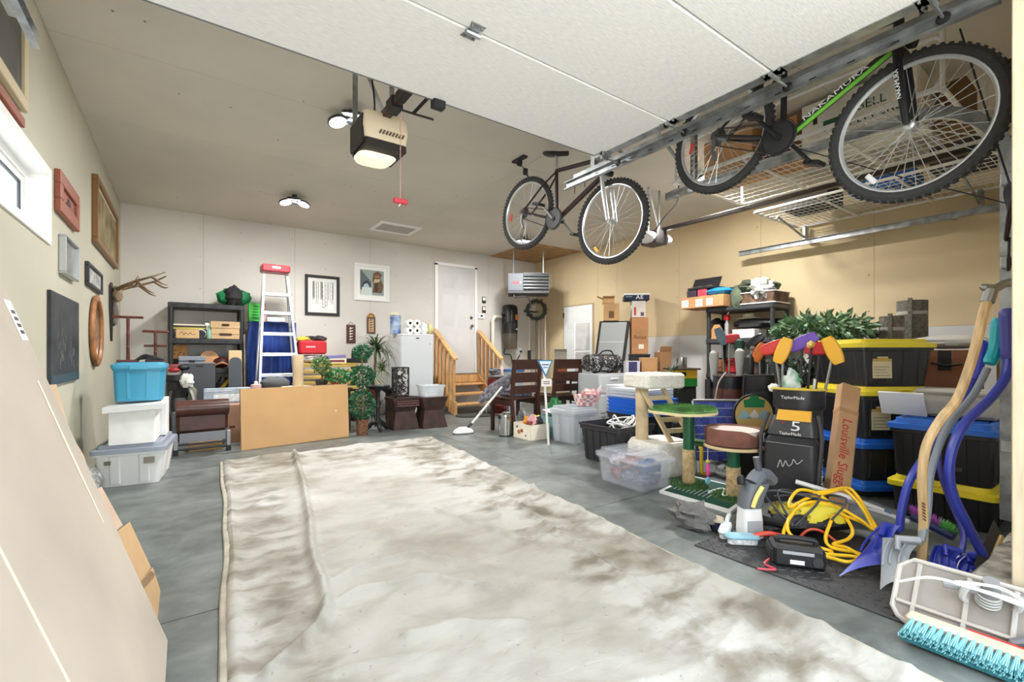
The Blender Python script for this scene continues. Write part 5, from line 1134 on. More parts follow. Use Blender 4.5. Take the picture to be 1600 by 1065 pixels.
# white cartons and small boxes left of the cabinet
xw, yw = 5.55, 5.78
carton('white_carton', 'lower tall white carton between the small door and the cabinet', (xw, yw, .62), .24, .3, .45, -.7, (240, 240, 238), tape=False); carton('white_carton', 'upper tall white carton between the small door and the cabinet', (xw, yw, 1.10), .24, .3, .46, -.7, (242, 242, 240), tape=False)
t = thing('metal_cart', 'dark cart under the tall white cartons by the small door', 'cart', (xw, yw, 0), -.7); part('deck', t, B().bx(-.2, .2, -.18, .18, .57, .615, .004), CB); part('deck', t, B().bx(-.2, .2, -.18, .18, .15, .18, .004), CB)
for sx in (-1, 1):
    for sy in (-1, 1): part('post', t, B().bx(sx * .19 - .012, sx * .19 + .012, sy * .17 - .012, sy * .17 + .012, 0, .57), CB)
t = thing('side_table', 'small table carrying little open boxes beside the small door', 'table', (5.13, 5.86, 0), -.7); part('table_top', t, B().bx(-.16, .16, -.15, .15, .60, .62, .004), DARKWOOD()); part('pedestal', t, B().bx(-.1, .1, -.1, .1, 0, .60, .004), DARKWOOD())
t = carton('carton', 'small brown box with a red and blue band on the side table', (5.13, 5.84, .622), .2, .18, .24, -.7, (176, 110, 66)); part('red_band', t, B().bx(-.1, .1, -.0915, -.09, .06, .13), mat((190, 52, 40), .7)); part('blue_band', t, B().bx(-.1, .1, -.0915, -.09, .0, .055), mat((50, 70, 130), .7))
carton('carton', 'small pale open carton topping the boxes by the small door', (5.13, 5.85, .87), .2, .18, .2, -.7, (208, 200, 186), flaps=[('l', .6), ('f', .5), ('r', .7)])
# lower cartons right of the cabinet
t = carton('carton', 'blue and white printed carton among the low boxes', (5.34, 4.52, 0), .2, .2, .93, -.7, (196, 196, 204)); part('blue_band', t, B().bx(-.06, .06, -.1015, -.1, .68, .92), mat((60, 54, 100), .7)); 
carton('carton', 'plain tall brown carton below the lettered carton', (5.53, 4.38, 0), .22, .22, .98, -.7, (186, 140, 96)); t = carton('carton', 'open brown carton with paper sticking out behind the plain tall carton', (5.82, 4.34, 0), .18, .18, 1.06, -.5, (156, 116, 78), flaps=[('f', 1.2)]); part('paper', t, B().lump((-.02, .0, 1.04), (.05, .05, .05), .2, 3), WHITE())
carton('carton', 'small opened tan box in front of the tilted cabinet foot', (4.97, 4.60, 0), .2, .2, .78, -.7, (206, 168, 124), flaps=[('f', .4), ('l', .5)])
single('leaning_sheet', 'grey-white drywall offcut leaning on the right wall', 'board', B().bx(-.006, .006, -.35, .35, 0, 1.30), M_LOW, (6.10, 3.9, 0), rot=(0, .03, 0))

# ================================================================ white fluffy cat tree
FU = mat((236, 232, 222), .95, n=(30, .06), b=(60, 1.0)); LW = mat((214, 192, 154), .7, n=(5, .15))
t = thing('cat_tree', 'white fluffy cat tree with a wooden ramp beside the blue trays', 'cat tree', (3.42, 2.58, 0), -.25)
part('lower_cushion', t, B().loft([rr(.40, .40, .06, .0), rr(.44, .44, .08, .04), rr(.44, .44, .08, .24), rr(.40, .4, .08, .28)]), FU); part('post', t, B().lathe([(.055, .27), (.055, .74)], 18, (-.13, .08, 0)), LW)
part('upper_platform', t, B().loft([rr(.39, .34, .04, .735), rr(.42, .37, .05, .75), rr(.42, .37, .05, .845), rr(.39, .34, .05, .865)]).tf(T(-.03, .05, 0)), FU)
for x in (-.1, .12): part('ramp_rail', t, B().loft([[(x + dx - .02, y - .015, z), (x + dx + .02, y - .015, z), (x + dx + .02, y + .015, z), (x + dx - .02, y + .015, z)] for dx, y, z in ((.1, -.15, .28), (-.08, .02, .74))]), LW)
for i in range(4): f = .2 + i * .2; part('ramp_step', t, B().bx(-.1, .12, -.012, .012, -.02, .02, .003).tf(T(.1 - .18 * f, -.15 + .17 * f, .28 + .46 * f)), LW)
for x, y in ((.22, -.24), (.30, .05)): part('yellow_pipe', t, B().tube(spline([(x, y, .24), (x, y - .02, .22), (x, y - .02, .05), (x + .02, y - .02, .02), (x + .09, y - .02, .02)], 4), .015, 8), mat((232, 196, 40), .4))
# clear tub with clothes
c0, w, d, rz_ = fit3((943, 748), (1010, 770), (1040, 762))
t = tote('clear_tub', 'clear plastic tub of clothes with a lid on the concrete', c0, .52, .36, .27, None, None, rz_, clear=clearp((226, 230, 240), .2), ribs=0, taper=.88)
rs = random.Random(5)
for i, c in enumerate(((150, 70, 80), (120, 126, 160), (90, 92, 120), (206, 200, 210), (170, 120, 110), (64, 90, 130))): single('folded_garment', ['dark red shirt inside the clear tub', 'lavender grey shirt inside the clear tub', 'slate blue shirt inside the clear tub', 'white shirt inside the clear tub', 'dusty pink shirt inside the clear tub', 'navy shirt inside the clear tub'][i], 'clothing', B().lump((0, 0, 0), (.075, .105, .05), .3, i + 1), mat(c, .9, n=(14, .4)), (c0.x + (i % 3 - 1) * .13 * math.cos(rz_) + (i // 3 - .5) * .12 * -math.sin(rz_) * -1 * 0, c0.y + (i % 3 - 1) * .13 * math.sin(rz_), .07 + (i // 3) * .095), rz_)

# ================================================================ grass-topped cat tree
GR = (92, 140, 74)
t = thing('cat_tree', 'green putting-turf cat tree with sisal posts and a pet bed', 'cat tree', (3.17, 1.97, 0))
bl, bn, br_ = Pz(1030, 770), Pz(1142, 803), Pz(1185, 772)
far = bl + br_ - bn; O_ = Vector(t.location)
part('base_board', t, B().sheet([q - O_ for q in (bl, bn, br_, far)], .02).tf(T(0, 0, .0)), WHITE())
def inset(k, z): c = (bl + bn + br_ + far) / 4; return [c + (q - c) * k - O_ + Vector((0, 0, z)) for q in (bl, bn, br_, far)]
part('green_field', t, B().sheet(inset(.9, .0205), .002), mat((26, 74, 60), .8))
cF = sum(inset(1, .0235), Vector()) / 4; e1 = (inset(1, 0)[1] - inset(1, 0)[0]); e2 = (inset(1, 0)[3] - inset(1, 0)[0])
for i in range(9): f = -.38 + i * .06; part('yard_line', t, B().sheet([cF + e1 * f + e2 * -.30, cF + e1 * (f + .008) + e2 * -.30, cF + e1 * (f + .008) + e2 * .05, cF + e1 * f + e2 * .05], .001), mat((220, 226, 220), .7))
part('white_snake', t, B().tube(spline([cF + e1 * a + e2 * c + Vector((0, 0, .008)) for a, c in ((.05, -.1), (.1, .12), (.16, .16), (.2, 0), (.26, -.12), (.31, -.02), (.33, .06))], 5), .01, 7), mat((226, 236, 232), .5))
p1 = Pz(1076, 762) - O_; p2 = Pz(1146, 782) - O_; SI = mat((206, 176, 130), .9, n=(40, .15), b=(70, .8)); GP = mat((30, 96, 62), .35)
def turf(b, c, rx, ry, z, n, seed, edge=None):
    rs = random.Random(seed)
    for _ in range(n):
        a, r = rs.uniform(0, 2 * PI), math.sqrt(rs.random()); x, y = c[0] + rx * r * math.cos(a), c[1] + ry * r * math.sin(a)
        dx, dy, h = rs.gauss(0, .008), rs.gauss(0, .008), rs.uniform(.015, .03); s = .003; q = rs.uniform(0, PI)
        b.add([(x + s * math.cos(q), y + s * math.sin(q), z), (x - s * math.cos(q), y - s * math.sin(q), z), (x + dx, y + dy, z + h)], [(0, 1, 2)])
    return b
for q, h1, h2 in ((p1, .30, .585), (p2, .24, .375)):
    g = part('turf_ring', t, turf(B().lathe([(.14, .022), (.14, .035), (.05, .04)], 20, (q.x, q.y, 0)), q, .14, .14, .034, 700, 3), mat((66, 100, 54), .9), 0, 'stuff')
    part('sisal_post', t, B().lathe([(.045, .03), (.047, .04), (.047, h1)], 20, (q.x, q.y, 0)), SI); part('green_post', t, B().lathe([(.041, h1), (.041, h2)], 20, (q.x, q.y, 0)), GP)
tp = part('turf_platform', t, B().prism([(p1.x - .06 + .27 * math.cos(a) * (1 + .12 * math.cos(3 * a)), p1.y - .0 + .24 * math.sin(a)) for a in [2 * PI * i / 30 for i in range(30)]], .02, T(0, 0, .585)), mat((222, 206, 160), .8))
part('turf', tp, turf(B().prism([(p1.x - .06 + .265 * math.cos(a) * (1 + .12 * math.cos(3 * a)), p1.y + .235 * math.sin(a)) for a in [2 * PI * i / 30 for i in range(30)]], .012, T(0, 0, .605)), (p1.x - .06, p1.y), .25, .22, .615, 2600, 5), mat(GR, .9, n=(8, .3)), 0, 'stuff')
part('bed_platform', t, B().lathe([(.19, .375), (.195, .38), (.195, .39), (.19, .395)], 30, (p2.x, p2.y, 0)), mat((214, 190, 146), .7))
part('side_perch', t, B().prism([(p1.x + .02, p1.y - .16), (p1.x + .2, p1.y - .1), (p1.x + .2, p1.y + .08), (p1.x + .02, p1.y + .06)], .02, T(0, 0, .33)), mat((66, 96, 60), .9))
bd = thing('pet_bed', 'round brown suede pet bed with a pale lining on the cat tree', 'pet bed', (t.location.x + p2.x, t.location.y + p2.y, .396))
part('bed_wall', bd, B().loft([[(r * math.cos(a), r * math.sin(a), z * (1 - .35 * math.exp(-((a - 4.55) / .35) ** 2) * (z > .05))) for a in [2 * PI * i / 32 for i in range(32)]] for r, z in ((.15, 0), (.185, .01), (.19, .1), (.18, .12), (.165, .11), (.155, .025))], cap=False), mat((122, 78, 66), .85, n=(10, .15))); part('bed_lining', bd, B().lathe([(.164, .108), (.155, .03), (.02, .03)], 32), mat((226, 210, 202), .9))
part('price_tag', bd, B().bx(-.03, .03, -.002, 0, 0, .06).tf(T(.06, -.182, .04) @ Rz(.3)), WHITE()); 
for i in range(3): part('tag_print', bd, B().bx(-.02 + i * .015, -.01 + i * .015, -.0028, -.002, .02, .045).tf(T(.06, -.182, .04) @ Rz(.3)), mat((30, 60, 70), .6))
q = Pd(1106, 700, 3.25); t2 = thing('hanging_toy', 'pink and blue cat toy dangling on a string from the pet bed perch', 'toy', (q.x, q.y, Pd(1106, 755, 3.25).z)); zz = .38 - t2.location.z
part('string', t2, B().tube([(0, 0, .02), (0, 0, zz)], .003, 5), mat((180, 180, 180), .7)); part('pink_figure', t2, B().lump((0, 0, .09), (.014, .012, .045), .25, 3), mat((216, 70, 150), .6)); part('blue_disc', t2, B().lathe([(.02, -.008), (.028, 0), (.02, .008)], 16).tf(T(0, 0, .02) @ Rx(PI / 2)), mat((120, 190, 206), .5)); part('yellow_bead', t2, B().ball((0, 0, .155), .014), mat((210, 180, 60), .5))
# curling stones
def curl(label, u, v, c):
    q = Pz(u, v); t = thing('curling_stone', label, 'curling stone', (q.x, q.y + .1, 0), 0, 'curling stones'); k = .72
    part('granite', t, B().lathe([(.07 * k, 0), (.12 * k, .01), (.145 * k, .05 * k), (.147 * k, .08 * k), (.13 * k, .12 * k), (.07 * k, .145 * k), (.03, .15 * k)], 30), mat(c, .3, n=(60, .3))); part('striking_band', t, B().lathe([(.1475 * k, .05 * k), (.149 * k, .065 * k), (.1475 * k, .08 * k)], 30, cap=False), mat((170, 172, 172), .6))
    part('handle', t, B().tube(spline([(0, 0, .14 * k), (0, 0, .18 * k), (-.03, 0, .2 * k), (-.09, 0, .2 * k)], 5), .012, 8), BLACK()); part('bolt_disc', t, B().lathe([(.04, .145 * k), (.04, .152 * k)], 18), BLACK()); return t
a = curl('dark grey curling stone with a black handle behind the tall sisal post', 1112, 757, (128, 134, 134)); c = curl('light grey curling stone with a black handle beside the golf bag', 1178, 762, (172, 172, 170))
a.location = (3.72, 2.12, 0); c.location = (3.62, 1.80, 0)

# ================================================================ camp chair, drum cushion, hive box
t = thing('lawn_chair', 'folded lawn chair with blue and white woven webbing', 'chair', (3.84, 2.23, 0), -.6)
for s in (-1, 1): part('frame_tube', t, B().tube([(s * .25, 0, 0), (s * .25, .06, .62)], .012, 8), mat((180, 182, 184), .3, .8))
part('frame_tube', t, B().tube([(-.25, .06, .62), (.25, .06, .62)], .012, 8), mat((180, 182, 184), .3, .8))
for i in range(7): x = -.21 + i * .07; part('web_strap', t, B().bx(x - .03, x + .03, .015, .02, .1, .62).tf(Rx(-.09)), mat((74, 88, 178) if i % 2 else (98, 108, 196), .8, n=(60, .2)))
for i in range(7): z = .14 + i * .075; part('web_strap', t, B().bx(-.24, .24, .008 if i % 2 else .02, .013 if i % 2 else .025, z - .03, z + .03).tf(Rx(-.09)), mat((82, 96, 186), .8, n=(60, .2)))
for i in range(6): z = .18 + i * .075; part('white_thread', t, B().bx(-.24, .24, .005, .008, z - .003, z + .003).tf(Rx(-.09)), mat((200, 206, 226), .8))
q = Pd(1142, 640, 3.6); t = thing('round_plate', 'round landscape-painted board with a green band behind the pet bed', 'board', (3.82, 1.97, 0), -.6); zc = Pd(1142, 650, 3.7).z
part('disc', t, B().lathe([(.17, 0), (.17, .02)], 36).tf(T(0, 0, zc) @ Rx(PI / 2)), BLACK()); part('tan_face', t, B().lathe([(.155, 0), (.155, .003)], 36).tf(T(0, -.02, zc) @ Rx(PI / 2)), mat((206, 176, 110), .6)); part('green_crest', t, B().prism([(-.08, .06), (-.09, .12), (-.04, .13), (-.03, .16), (.03, .16), (.04, .13), (.09, .12), (.08, .06)], .004, T(0, -.021, zc) @ Rx(PI / 2)), mat((30, 130, 76), .5))
for sx, c in ((-.08, (150, 196, 210)), (0, (230, 230, 226)), (.08, (150, 196, 210))): part('peak', t, B().prism([(sx - .06, -.03), (sx, .045), (sx + .06, -.03)], .003, T(0, -.024, zc) @ Rx(PI / 2)), mat(c, .6))
part('stand_leg', t, B().bx(-.12, .12, -.03, -.0, 0, zc - .14), BLACK())
q = Px(1088, 610, 5.0)
t = thing('hive_box', 'yellow and green painted wooden box under a steel can', 'box', (4.95, 3.42, 0), -.4)
zr = Pd(1087, 576, 5.3).z
part('lower_cabinet', t, B().bx(-.12, .12, -.12, .12, 0, zr - .22), BLACK()); part('green_tier', t, B().bx(-.13, .13, -.13, .13, zr - .22, zr - .12, .003), mat((28, 110, 40), .5)); part('yellow_tier', t, B().bx(-.13, .13, -.13, .13, zr - .12, zr - .02, .003), mat((226, 178, 40), .5)); part('roof', t, B().bx(-.16, .16, -.16, .16, zr - .02, zr, .004), mat((58, 40, 30), .6)); part('window', t, B().bx(-.09, -.02, -.132, -.129, zr - .09, zr - .045), BLACK())
single('steel_can', 'open stainless steel can on the yellow and green box', 'can', B().lathe([(.06, 0), (.062, .005), (.062, .13), (.058, .13), (.055, .01)], 22), mat((190, 188, 184), .22, .95), (4.95, 3.42, zr + .001))
t = thing('potted_plant', 'dark leafy houseplant on the floor beside the yellow and green box', 'plant', (4.60, 3.34, 0)); part('pot', t, B().lathe([(.1, 0), (.13, .25), (.14, .25), (.12, .24)], 18), mat((60, 56, 54), .6)); part('stem', t, B().tube([(0, 0, .2), (0, .02, .8)], .015, 6), mat((70, 80, 50), .8)); part('foliage', t, foliage((0, 0, .68), (.10, .10, .2), 180, .08, 3, .4, .3), leafmat((52, 80, 54), .5), 0, 'stuff')

# ================================================================ black shelving on the right wall
SX0_, SX1_, SYa, SYb = 5.68, 6.10, 2.68, 3.56
t = thing('shelving_unit', 'black plastic shelving unit on the right wall crowded with sports gear', 'shelf', ((SX0_ + SX1_) / 2, (SYa + SYb) / 2, 0)); hx, hy = (SX1_ - SX0_) / 2, (SYb - SYa) / 2
SZ = [1.645, 1.23, .78, .35]
for sx in (-1, 1):
    for sy in (-1, 1): part('post', t, B().lathe([(.026, 0), (.026, 1.6)], 12, (sx * (hx - .03), sy * (hy - .03), 0)), BP)
for z in SZ:
    s = part('shelf', t, B().bx(-hx, hx, -hy, hy, z - .07, z, .012), BP)
    part('shelf_lip', s, B().bx(-hx - .004, -hx + .004, -hy + .05, hy - .05, z - .05, z - .02), mat((58, 60, 62), .5))
def osh(u, k, x=5.85): return (x, Px(u, 500, x).y, SZ[k] + .001)
t = carton('flat_carton', 'flat brown carton with white labels on top of the right shelf', (5.78, 3.56, SZ[0] + .001), .40, .62, .15, 0, (190, 140, 94))
for y, w, c in ((.24, .1, (238, 238, 234)), (.03, .1, (238, 238, 234)), (-.12, .09, (206, 214, 200))): part('label', t, B().bx(-.2012, -.2, y - w / 2, y + w / 2, .02, .115), mat(c, .6))
text(t, '2160', mat((40, 40, 40), .6), T(-.2018, .03, .075) @ LEFTF, .05); text(t, '172', mat((60, 60, 60), .6), T(-.2018, .24, .07) @ LEFTF, .05)
zb = SZ[0] + .153
t = thing('tool_case', 'open black tool case lid standing on the flat carton', 'case', (5.80, 3.62, zb + .105), .0); part('tray', t, B().bx(-.14, .14, -.2, .2, 0, .03, .006), BLACK()); part('case_lid', t, B().bx(-.02, .0, -.2, .2, 0, .16, .006).tf(T(-.02, 0, .02) @ Ry(.5)), mat((34, 34, 38), .4)); part('bits', t, B().bx(-.12, .1, -.15, .15, .03, .04), mat((150, 146, 120), .4, .5, n=(30, .8), c2=(30, 30, 32)))
for lab, y, w, c in (('dark purple boxed gadget on the flat carton', 3.76, .14, (54, 46, 60)), ('red box between the dark box and the blue bag', 3.60, .13, (196, 66, 84))): single('small_box', lab, 'box', B().bx(-.12, .12, -w / 2, w / 2, 0, .1, .006), mat(c, .5, n=(14, .3)), (5.78, y, zb))
single('blue_bag', 'bright blue plastic wrapped bundle on the flat carton', 'bag', B().lump((0, 0, .055), (.13, .19, .055), .12, 4), mat((40, 136, 206), .35, b=(14, .5)), (5.76, 3.40, zb))
t = thing('wire_basket', 'white rimmed basket of fabric on the right shelf top', 'basket', (5.88, 2.93, SZ[0] + .001)); 
part('basket_body', t, B().loft([rr(.36, .46, .03, 0), rr(.40, .52, .03, .14), rr(.39, .51, .03, .14), rr(.35, .45, .03, .01)]), mat((120, 92, 70), .7, n=(14, .7), c2=(50, 40, 36))); part('white_rim', t, B().loft([rr(.41, .53, .03, 0), rr(.41, .53, .03, .012), rr(.38, .50, .03, .012)]), WHITE()); part('rim', t, B().tube(rr(.405, .525, .03, .14), .006, 6, True), WHITE())
single('olive_jacket', 'olive green jacket heaped over the basket on the right shelf', 'clothing', B().lump((0, .04, .05), (.2, .27, .09), .22, 4, 26, 16, 3).lump((-.2, .17, -.08), (.035, .07, .13), .2, 3), mat((88, 98, 78), .9, n=(6, .35)), (5.88, 2.97, SZ[0] + .17))
single('white_cloth', 'crumpled white cloth lying over the olive jacket', 'cloth', B().lump((0, 0, 0), (.12, .13, .13), .35, 6, 24, 16, 3), mat((218, 218, 214), .8), (5.76, 2.86, SZ[0] + .18), smooth=20)
# second tier
t = thing('wooden_blank', 'tan wooden house-shaped board on the second tier of the right shelf', 'board', osh(1121, 1, 5.775), -PI / 2); part('board', t, B().prism([(-.07, 0), (.07, 0), (.07, .13), (.03, .19), (-.03, .19), (-.07, .13)], .025, Rx(PI / 2)), mat((206, 150, 98), .6))
single('black_backpack', 'black backpack behind the house-shaped board', 'bag', B().lump((0, 0, .14), (.09, .12, .14), .12, 3), BLACK(), osh(1120, 1, 5.93))
t = thing('hooked_tool', 'red and silver upright tool with a hook on the right shelf', 'tool', osh(1136, 1, 5.78)); part('base', t, B().bx(-.05, .05, -.05, .05, 0, .05, .006), mat((170, 30, 36), .5)); part('column', t, B().lathe([(.03, .05), (.03, .2), (.02, .2), (.02, .26)], 14), mat((200, 200, 200), .3, .7)); part('red_head', t, B().bx(-.035, .035, -.03, .03, .24, .31, .006), mat((200, 30, 40), .5)); part('hook', t, B().tube(spline([(0, 0, .31), (0, -.02, .35), (0, .01, .38), (0, .04, .35)], 5), .008, 6), mat((220, 220, 220), .3, .7))
single('black_case', 'long black glossy garment bag lying across the second tier', 'bag', B().loft([[(.13 * s * math.cos(a), y, .055 + .06 * s * math.sin(a)) for a in [2 * PI * i / 14 for i in range(14)]] for y, s in ((-.48, .25), (-.38, .8), (-.1, 1), (.12, .95), (.22, .7))]), mat((26, 26, 28), .3, b=(18, .5)), (5.89, 3.02, SZ[1] + .13))
t = carton('white_carton', 'white lidded carton under the black garment bag', (5.85, 3.06, SZ[1] + .001), .3, .28, .11, 0, (226, 228, 230), tape=False); carton('carton', 'low tan carton under the black garment bag', (5.98, 3.36, SZ[1] + .001), .12, .18, .1, 0, (160, 130, 96), tape=False)
single('straw_hat', 'pale straw hat on top of the garment bag', 'hat', B().lathe([(.15, .0), (.14, .012), (.075, .02), (.07, .06), (.045, .075), (.005, .07)], 24), mat((222, 214, 186), .9), (5.92, 3.10, SZ[1] + .25))
# third tier
t = thing('leather_bag', 'brown leather satchel on the third tier of the right shelf', 'bag', osh(1121, 2, 5.83)); part('bag_body', t, B().bx(-.08, .08, -.1, .1, 0, .18, .02), mat((130, 78, 44), .5, n=(6, .3))); part('flap', t, B().bx(-.085, -.078, -.1, .1, .08, .18, .003), mat((150, 90, 50), .5))
for lab, u, c, h in (('red lunch tin on the third tier', 1146, (190, 40, 48), .2), ('black rounded case beside the leather satchel on the third tier', 1131, (30, 30, 32), .2), ('dark grey box at the near end of the third tier', 1184, (60, 62, 66), .25), ('black case in the middle of the third tier', 1165, (34, 36, 40), .22)):
    t = thing('gear_case', lab, 'case', osh(u, 2, 5.96)); part('case_body', t, B().bx(-.08, .08, -.06, .06, 0, h * .7, .015), mat(c, .5)); part('case_lid', t, B().bx(-.082, .082, -.062, .062, h * .72, h, .02), mat(c, .45))
t = thing('crate', 'black mesh crate on the bottom tier of the right shelf', 'crate', osh(1132, 3, 5.90)); 
for i in range(7):
    part('crate_slat', t, B().bx(-.15, -.14, -.2 + i * .06, -.17 + i * .06, 0, .34), BLACK())
part('crate_box', t, B().bx(-.138, .14, -.2, .2, 0, .3), mat((50, 50, 52), .7))
Scale8 = Matrix.Scale(.8, 4)
# ================================================================ golf bags
def golf_bag(label, loc, rz, w, d, h, body, trim, tilt=0.0, pocket=True):
    t = thing('golf_bag', label, 'golf bag', loc, rot=(-tilt, 0, rz)); mb = mat(body, .45, b=(22, .25))
    part('bag_body', t, B().loft([rr(w * .8, d * .8, d * .3, 0), rr(w * .86, d * .86, d * .3, .03), rr(w * .9, d * .9, d * .35, h * .5), rr(w * .9, d * .9, d * .4, h * .84)]), mb)
    part('collar', t, B().loft([rr(w * .94, d * .98, d * .42, h * .84), rr(w, d, d * .44, h * .86), rr(w, d, d * .44, h), rr(w * .88, d * .86, d * .4, h), rr(w * .86, d * .84, d * .4, h * .87)]), mat((34, 34, 36), .4))
    part('collar_trim', t, B().tube([Vector(q) for q in rr(w, d, d * .44, h, n=6)], .008, 6, True), mat(trim, .5))
    return t
def club(par, x, y, z0, L, dx, dy, shaft, head, hc, kind):
    top = Vector((x + dx, y + dy, z0 + L)); o = part('club_shaft', par, B().tube([(x, y, z0), top], .008, 7), shaft)
    if kind == 'putter': part('head_cover', o, B().loft([rr(.03 + .058 * math.sin(PI * (k + .3) / 10.6) ** .33, .018 + .022 * math.sin(PI * (k + .3) / 10.6) ** .33, .016, -.085 + k * .018, n=4) for k in range(11)]).tf(T(*top) @ head), hc)
    elif kind == 'sock': part('head_cover', o, B().loft([rr(.06, .05, .025, -.2), rr(.07, .06, .03, -.1), rr(.09, .075, .035, 0), rr(.08, .07, .03, .06), rr(.03, .03, .01, .085)]).tf(T(*top) @ head), hc)
    elif kind == 'blade': part('club_head', o, B().loft([rr(.02, .1, .008, -.02), rr(.035, .13, .012, 0), rr(.02, .11, .008, .025)]).tf(T(*top) @ head), hc)
    return o
gp = Pd(1246, 775, 3.05)
GB = golf_bag('large black golf bag with yellow trim and white lettering', (gp.x, gp.y, 0), -1.42, .30, .27, .80, (40, 40, 43), (226, 196, 70), .04)
t = GB
part('front_pocket', t, B().loft([rr(.29, .10, .03, .05, 0, -.15), rr(.32, .13, .04, .09, 0, -.15), rr(.30, .12, .04, .46, 0, -.145), rr(.26, .08, .03, .50, 0, -.13)]), mat((48, 48, 51), .4, b=(26, .2)))
part('upper_pocket', t, B().loft([rr(.28, .09, .03, .505, 0, -.135), rr(.27, .09, .03, .56, 0, -.13), rr(.24, .07, .03, .625, 0, -.115)]), mat((60, 60, 63), .4))
part('yellow_band', t, B().loft([rr(.20, .03, .01, .60, .01, -.15), rr(.19, .03, .01, .665, .01, -.125)]), mat((232, 172, 50), .5))
for s in (-1, 1): part('side_strap', t, B().tube(spline([(s * .14, -.13, .64), (s * .17, -.17, .5), (s * .165, -.20, .3), (s * .15, -.19, .08)], 6), .012, 6), mat((58, 58, 62), .45))
part('zip', t, B().tube([(-.13, -.209, .455), (.13, -.209, .455)], .004, 6), mat((150, 150, 150), .3, .7))
WH = mat((228, 228, 228), .5)
text(t, '5', WH, T(.03, -.178, .565) @ Rx(-.12) @ FRONT, .085, xs=1.5); text(t, 'R', mat((170, 40, 48), .5), T(-.04, -.178, .585) @ Rx(-.12) @ FRONT, .03); text(t, 'TaylorMade', WH, T(.0, -.183, .518) @ Rx(-.1) @ FRONT, .026)
text(t, 'TaylorMade', WH, T(.0, -.1375, .745) @ FRONT, .028); text(t, 'TaylorMade', WH, T(.163, -.13, .30) @ RIGHTF @ Rz(-PI / 2 - .08), .085)
part('signature', t, B().tube(spline([(-.06, -.2135, .30), (-.045, -.2135, .35), (-.03, -.2135, .31), (-.015, -.2135, .35), (0, -.2135, .32), (.02, -.2135, .335), (.03, -.2135, .365), (.05, -.2135, .34), (.08, -.2135, .37)], 5), .0025, 5), mat((190, 190, 190), .5))
part('logo_patch', t, B().prism([(-.09, .07), (-.03, .1), (.0, .075), (.03, .07), (-.02, .06)], .001, T(0, -.2105, .0) @ Rx(PI / 2)), mat((140, 140, 142), .5))
CH_ = mat((170, 172, 174), .3, .8); GRF = mat((50, 50, 52), .4)
YEL = mat((238, 178, 52), .5)
for args in ((-.09, 0, .45, .60, -.01, 0, CH_, Rz(.2) @ Ry(.35), YEL, 'putter'), (-.07, .03, .45, .63, -.09, 0, CH_, Rz(.3) @ Ry(1.2), mat((206, 50, 44), .5), 'putter'), (-.01, .03, .45, .66, .02, 0, GRF, Ry(1.1), mat((112, 80, 176), .5), 'putter'), (.03, 0, .45, .64, .04, 0, GRF, Ry(.6), mat((232, 200, 110), .5), 'blade'), (.06, .03, .45, .62, .05, 0, GRF, Ry(1.5), mat((196, 40, 46), .5), 'putter'), (.09, 0, .45, .60, .10, 0, CH_, Ry(-.4), YEL, 'putter'), (.07, -.04, .45, .42, .03, 0, mat((214, 216, 218), .4), Ry(.3), mat((214, 216, 218), .4), 'none')):
    club(t, *args)
part('towel', t, B().lump((-.03, -.06, .83), (.05, .03, .09), .25, 3), mat((40, 140, 90), .8, n=(14, .5), c2=(220, 226, 220)))
part('white_cover', t, B().lump((-.15, 0, .80), (.035, .03, .03), .1, 2), WHITE())
# brown bag with grey head covers
q = Pd(1138, 650, 4.5)
t = golf_bag('brown golf bag holding clubs in grey knitted head covers', (q.x, q.y, 0), -1.2, .27, .24, .82, (48, 40, 38), (90, 56, 44))
part('brown_band', t, B().loft([rr(.262, .235, .1, .58), rr(.266, .24, .1, .70)]), mat((96, 52, 40), .45)); GK = mat((176, 176, 172), .9, b=(70, .6))
part('grey_pocket', t, B().loft([rr(.2, .06, .03, .36, -.02, -.13), rr(.22, .09, .03, .4, -.02, -.13), rr(.2, .07, .03, .58, -.02, -.12)]), mat((90, 88, 86), .6))
for args in ((-.09, 0, .6, .38, -.04, 0, CH_, Matrix(), GK, 'sock'), (.06, 0, .6, .40, .04, 0, CH_, Matrix(), GK, 'sock'), (-.03, .04, .6, .60, -.04, 0, CH_, Rz(.2) @ Ry(-.4), mat((86, 108, 122), .5), 'putter'), (.0, .05, .6, .58, .0, 0, CH_, Ry(1.4), mat((190, 40, 48), .5), 'putter'), (.05, .05, .6, .50, .04, 0, CH_, Matrix(), mat((30, 70, 52), .6), 'sock'), (.08, .05, .6, .55, .14, 0, CH_, Ry(.9), mat((30, 30, 34), .3), 'putter')): club(t, *args)
part('hose', t, B().tube(spline([(0, -.12, .86), (-.06, -.16, .76), (-.09, -.15, .6), (-.09, -.14, .45)], 6), .007, 6), mat((200, 180, 170), .5))
# black bag
q = Pd(1190, 650, 4.2)
t = golf_bag('plain black golf bag between the brown bag and the large yellow-trimmed bag', (q.x, q.y, 0), -1.2, .27, .25, .84, (30, 30, 32), (40, 40, 42))
part('side_pocket', t, B().loft([rr(.2, .07, .03, .1, 0, -.13), rr(.22, .1, .03, .15, 0, -.13), rr(.2, .08, .03, .5, 0, -.12)]), mat((38, 38, 40), .5))
for args in ((-.06, 0, .6, .34, -.04, 0, CH_, Matrix(), mat((40, 40, 44), .4), 'sock'), (.0, 0, .6, .44, -.02, 0, CH_, Ry(.4), mat((230, 120, 44), .5), 'putter'), (.03, .03, .6, .36, .02, 0, CH_, Matrix(), CH_, 'blade'), (.06, 0, .6, .42, .06, 0, CH_, Ry(-.5), mat((36, 36, 40), .4), 'sock'), (-.03, .05, .6, .48, -.05, 0, mat((206, 130, 100), .5), Ry(.3), CH_, 'blade')): club(t, *args)
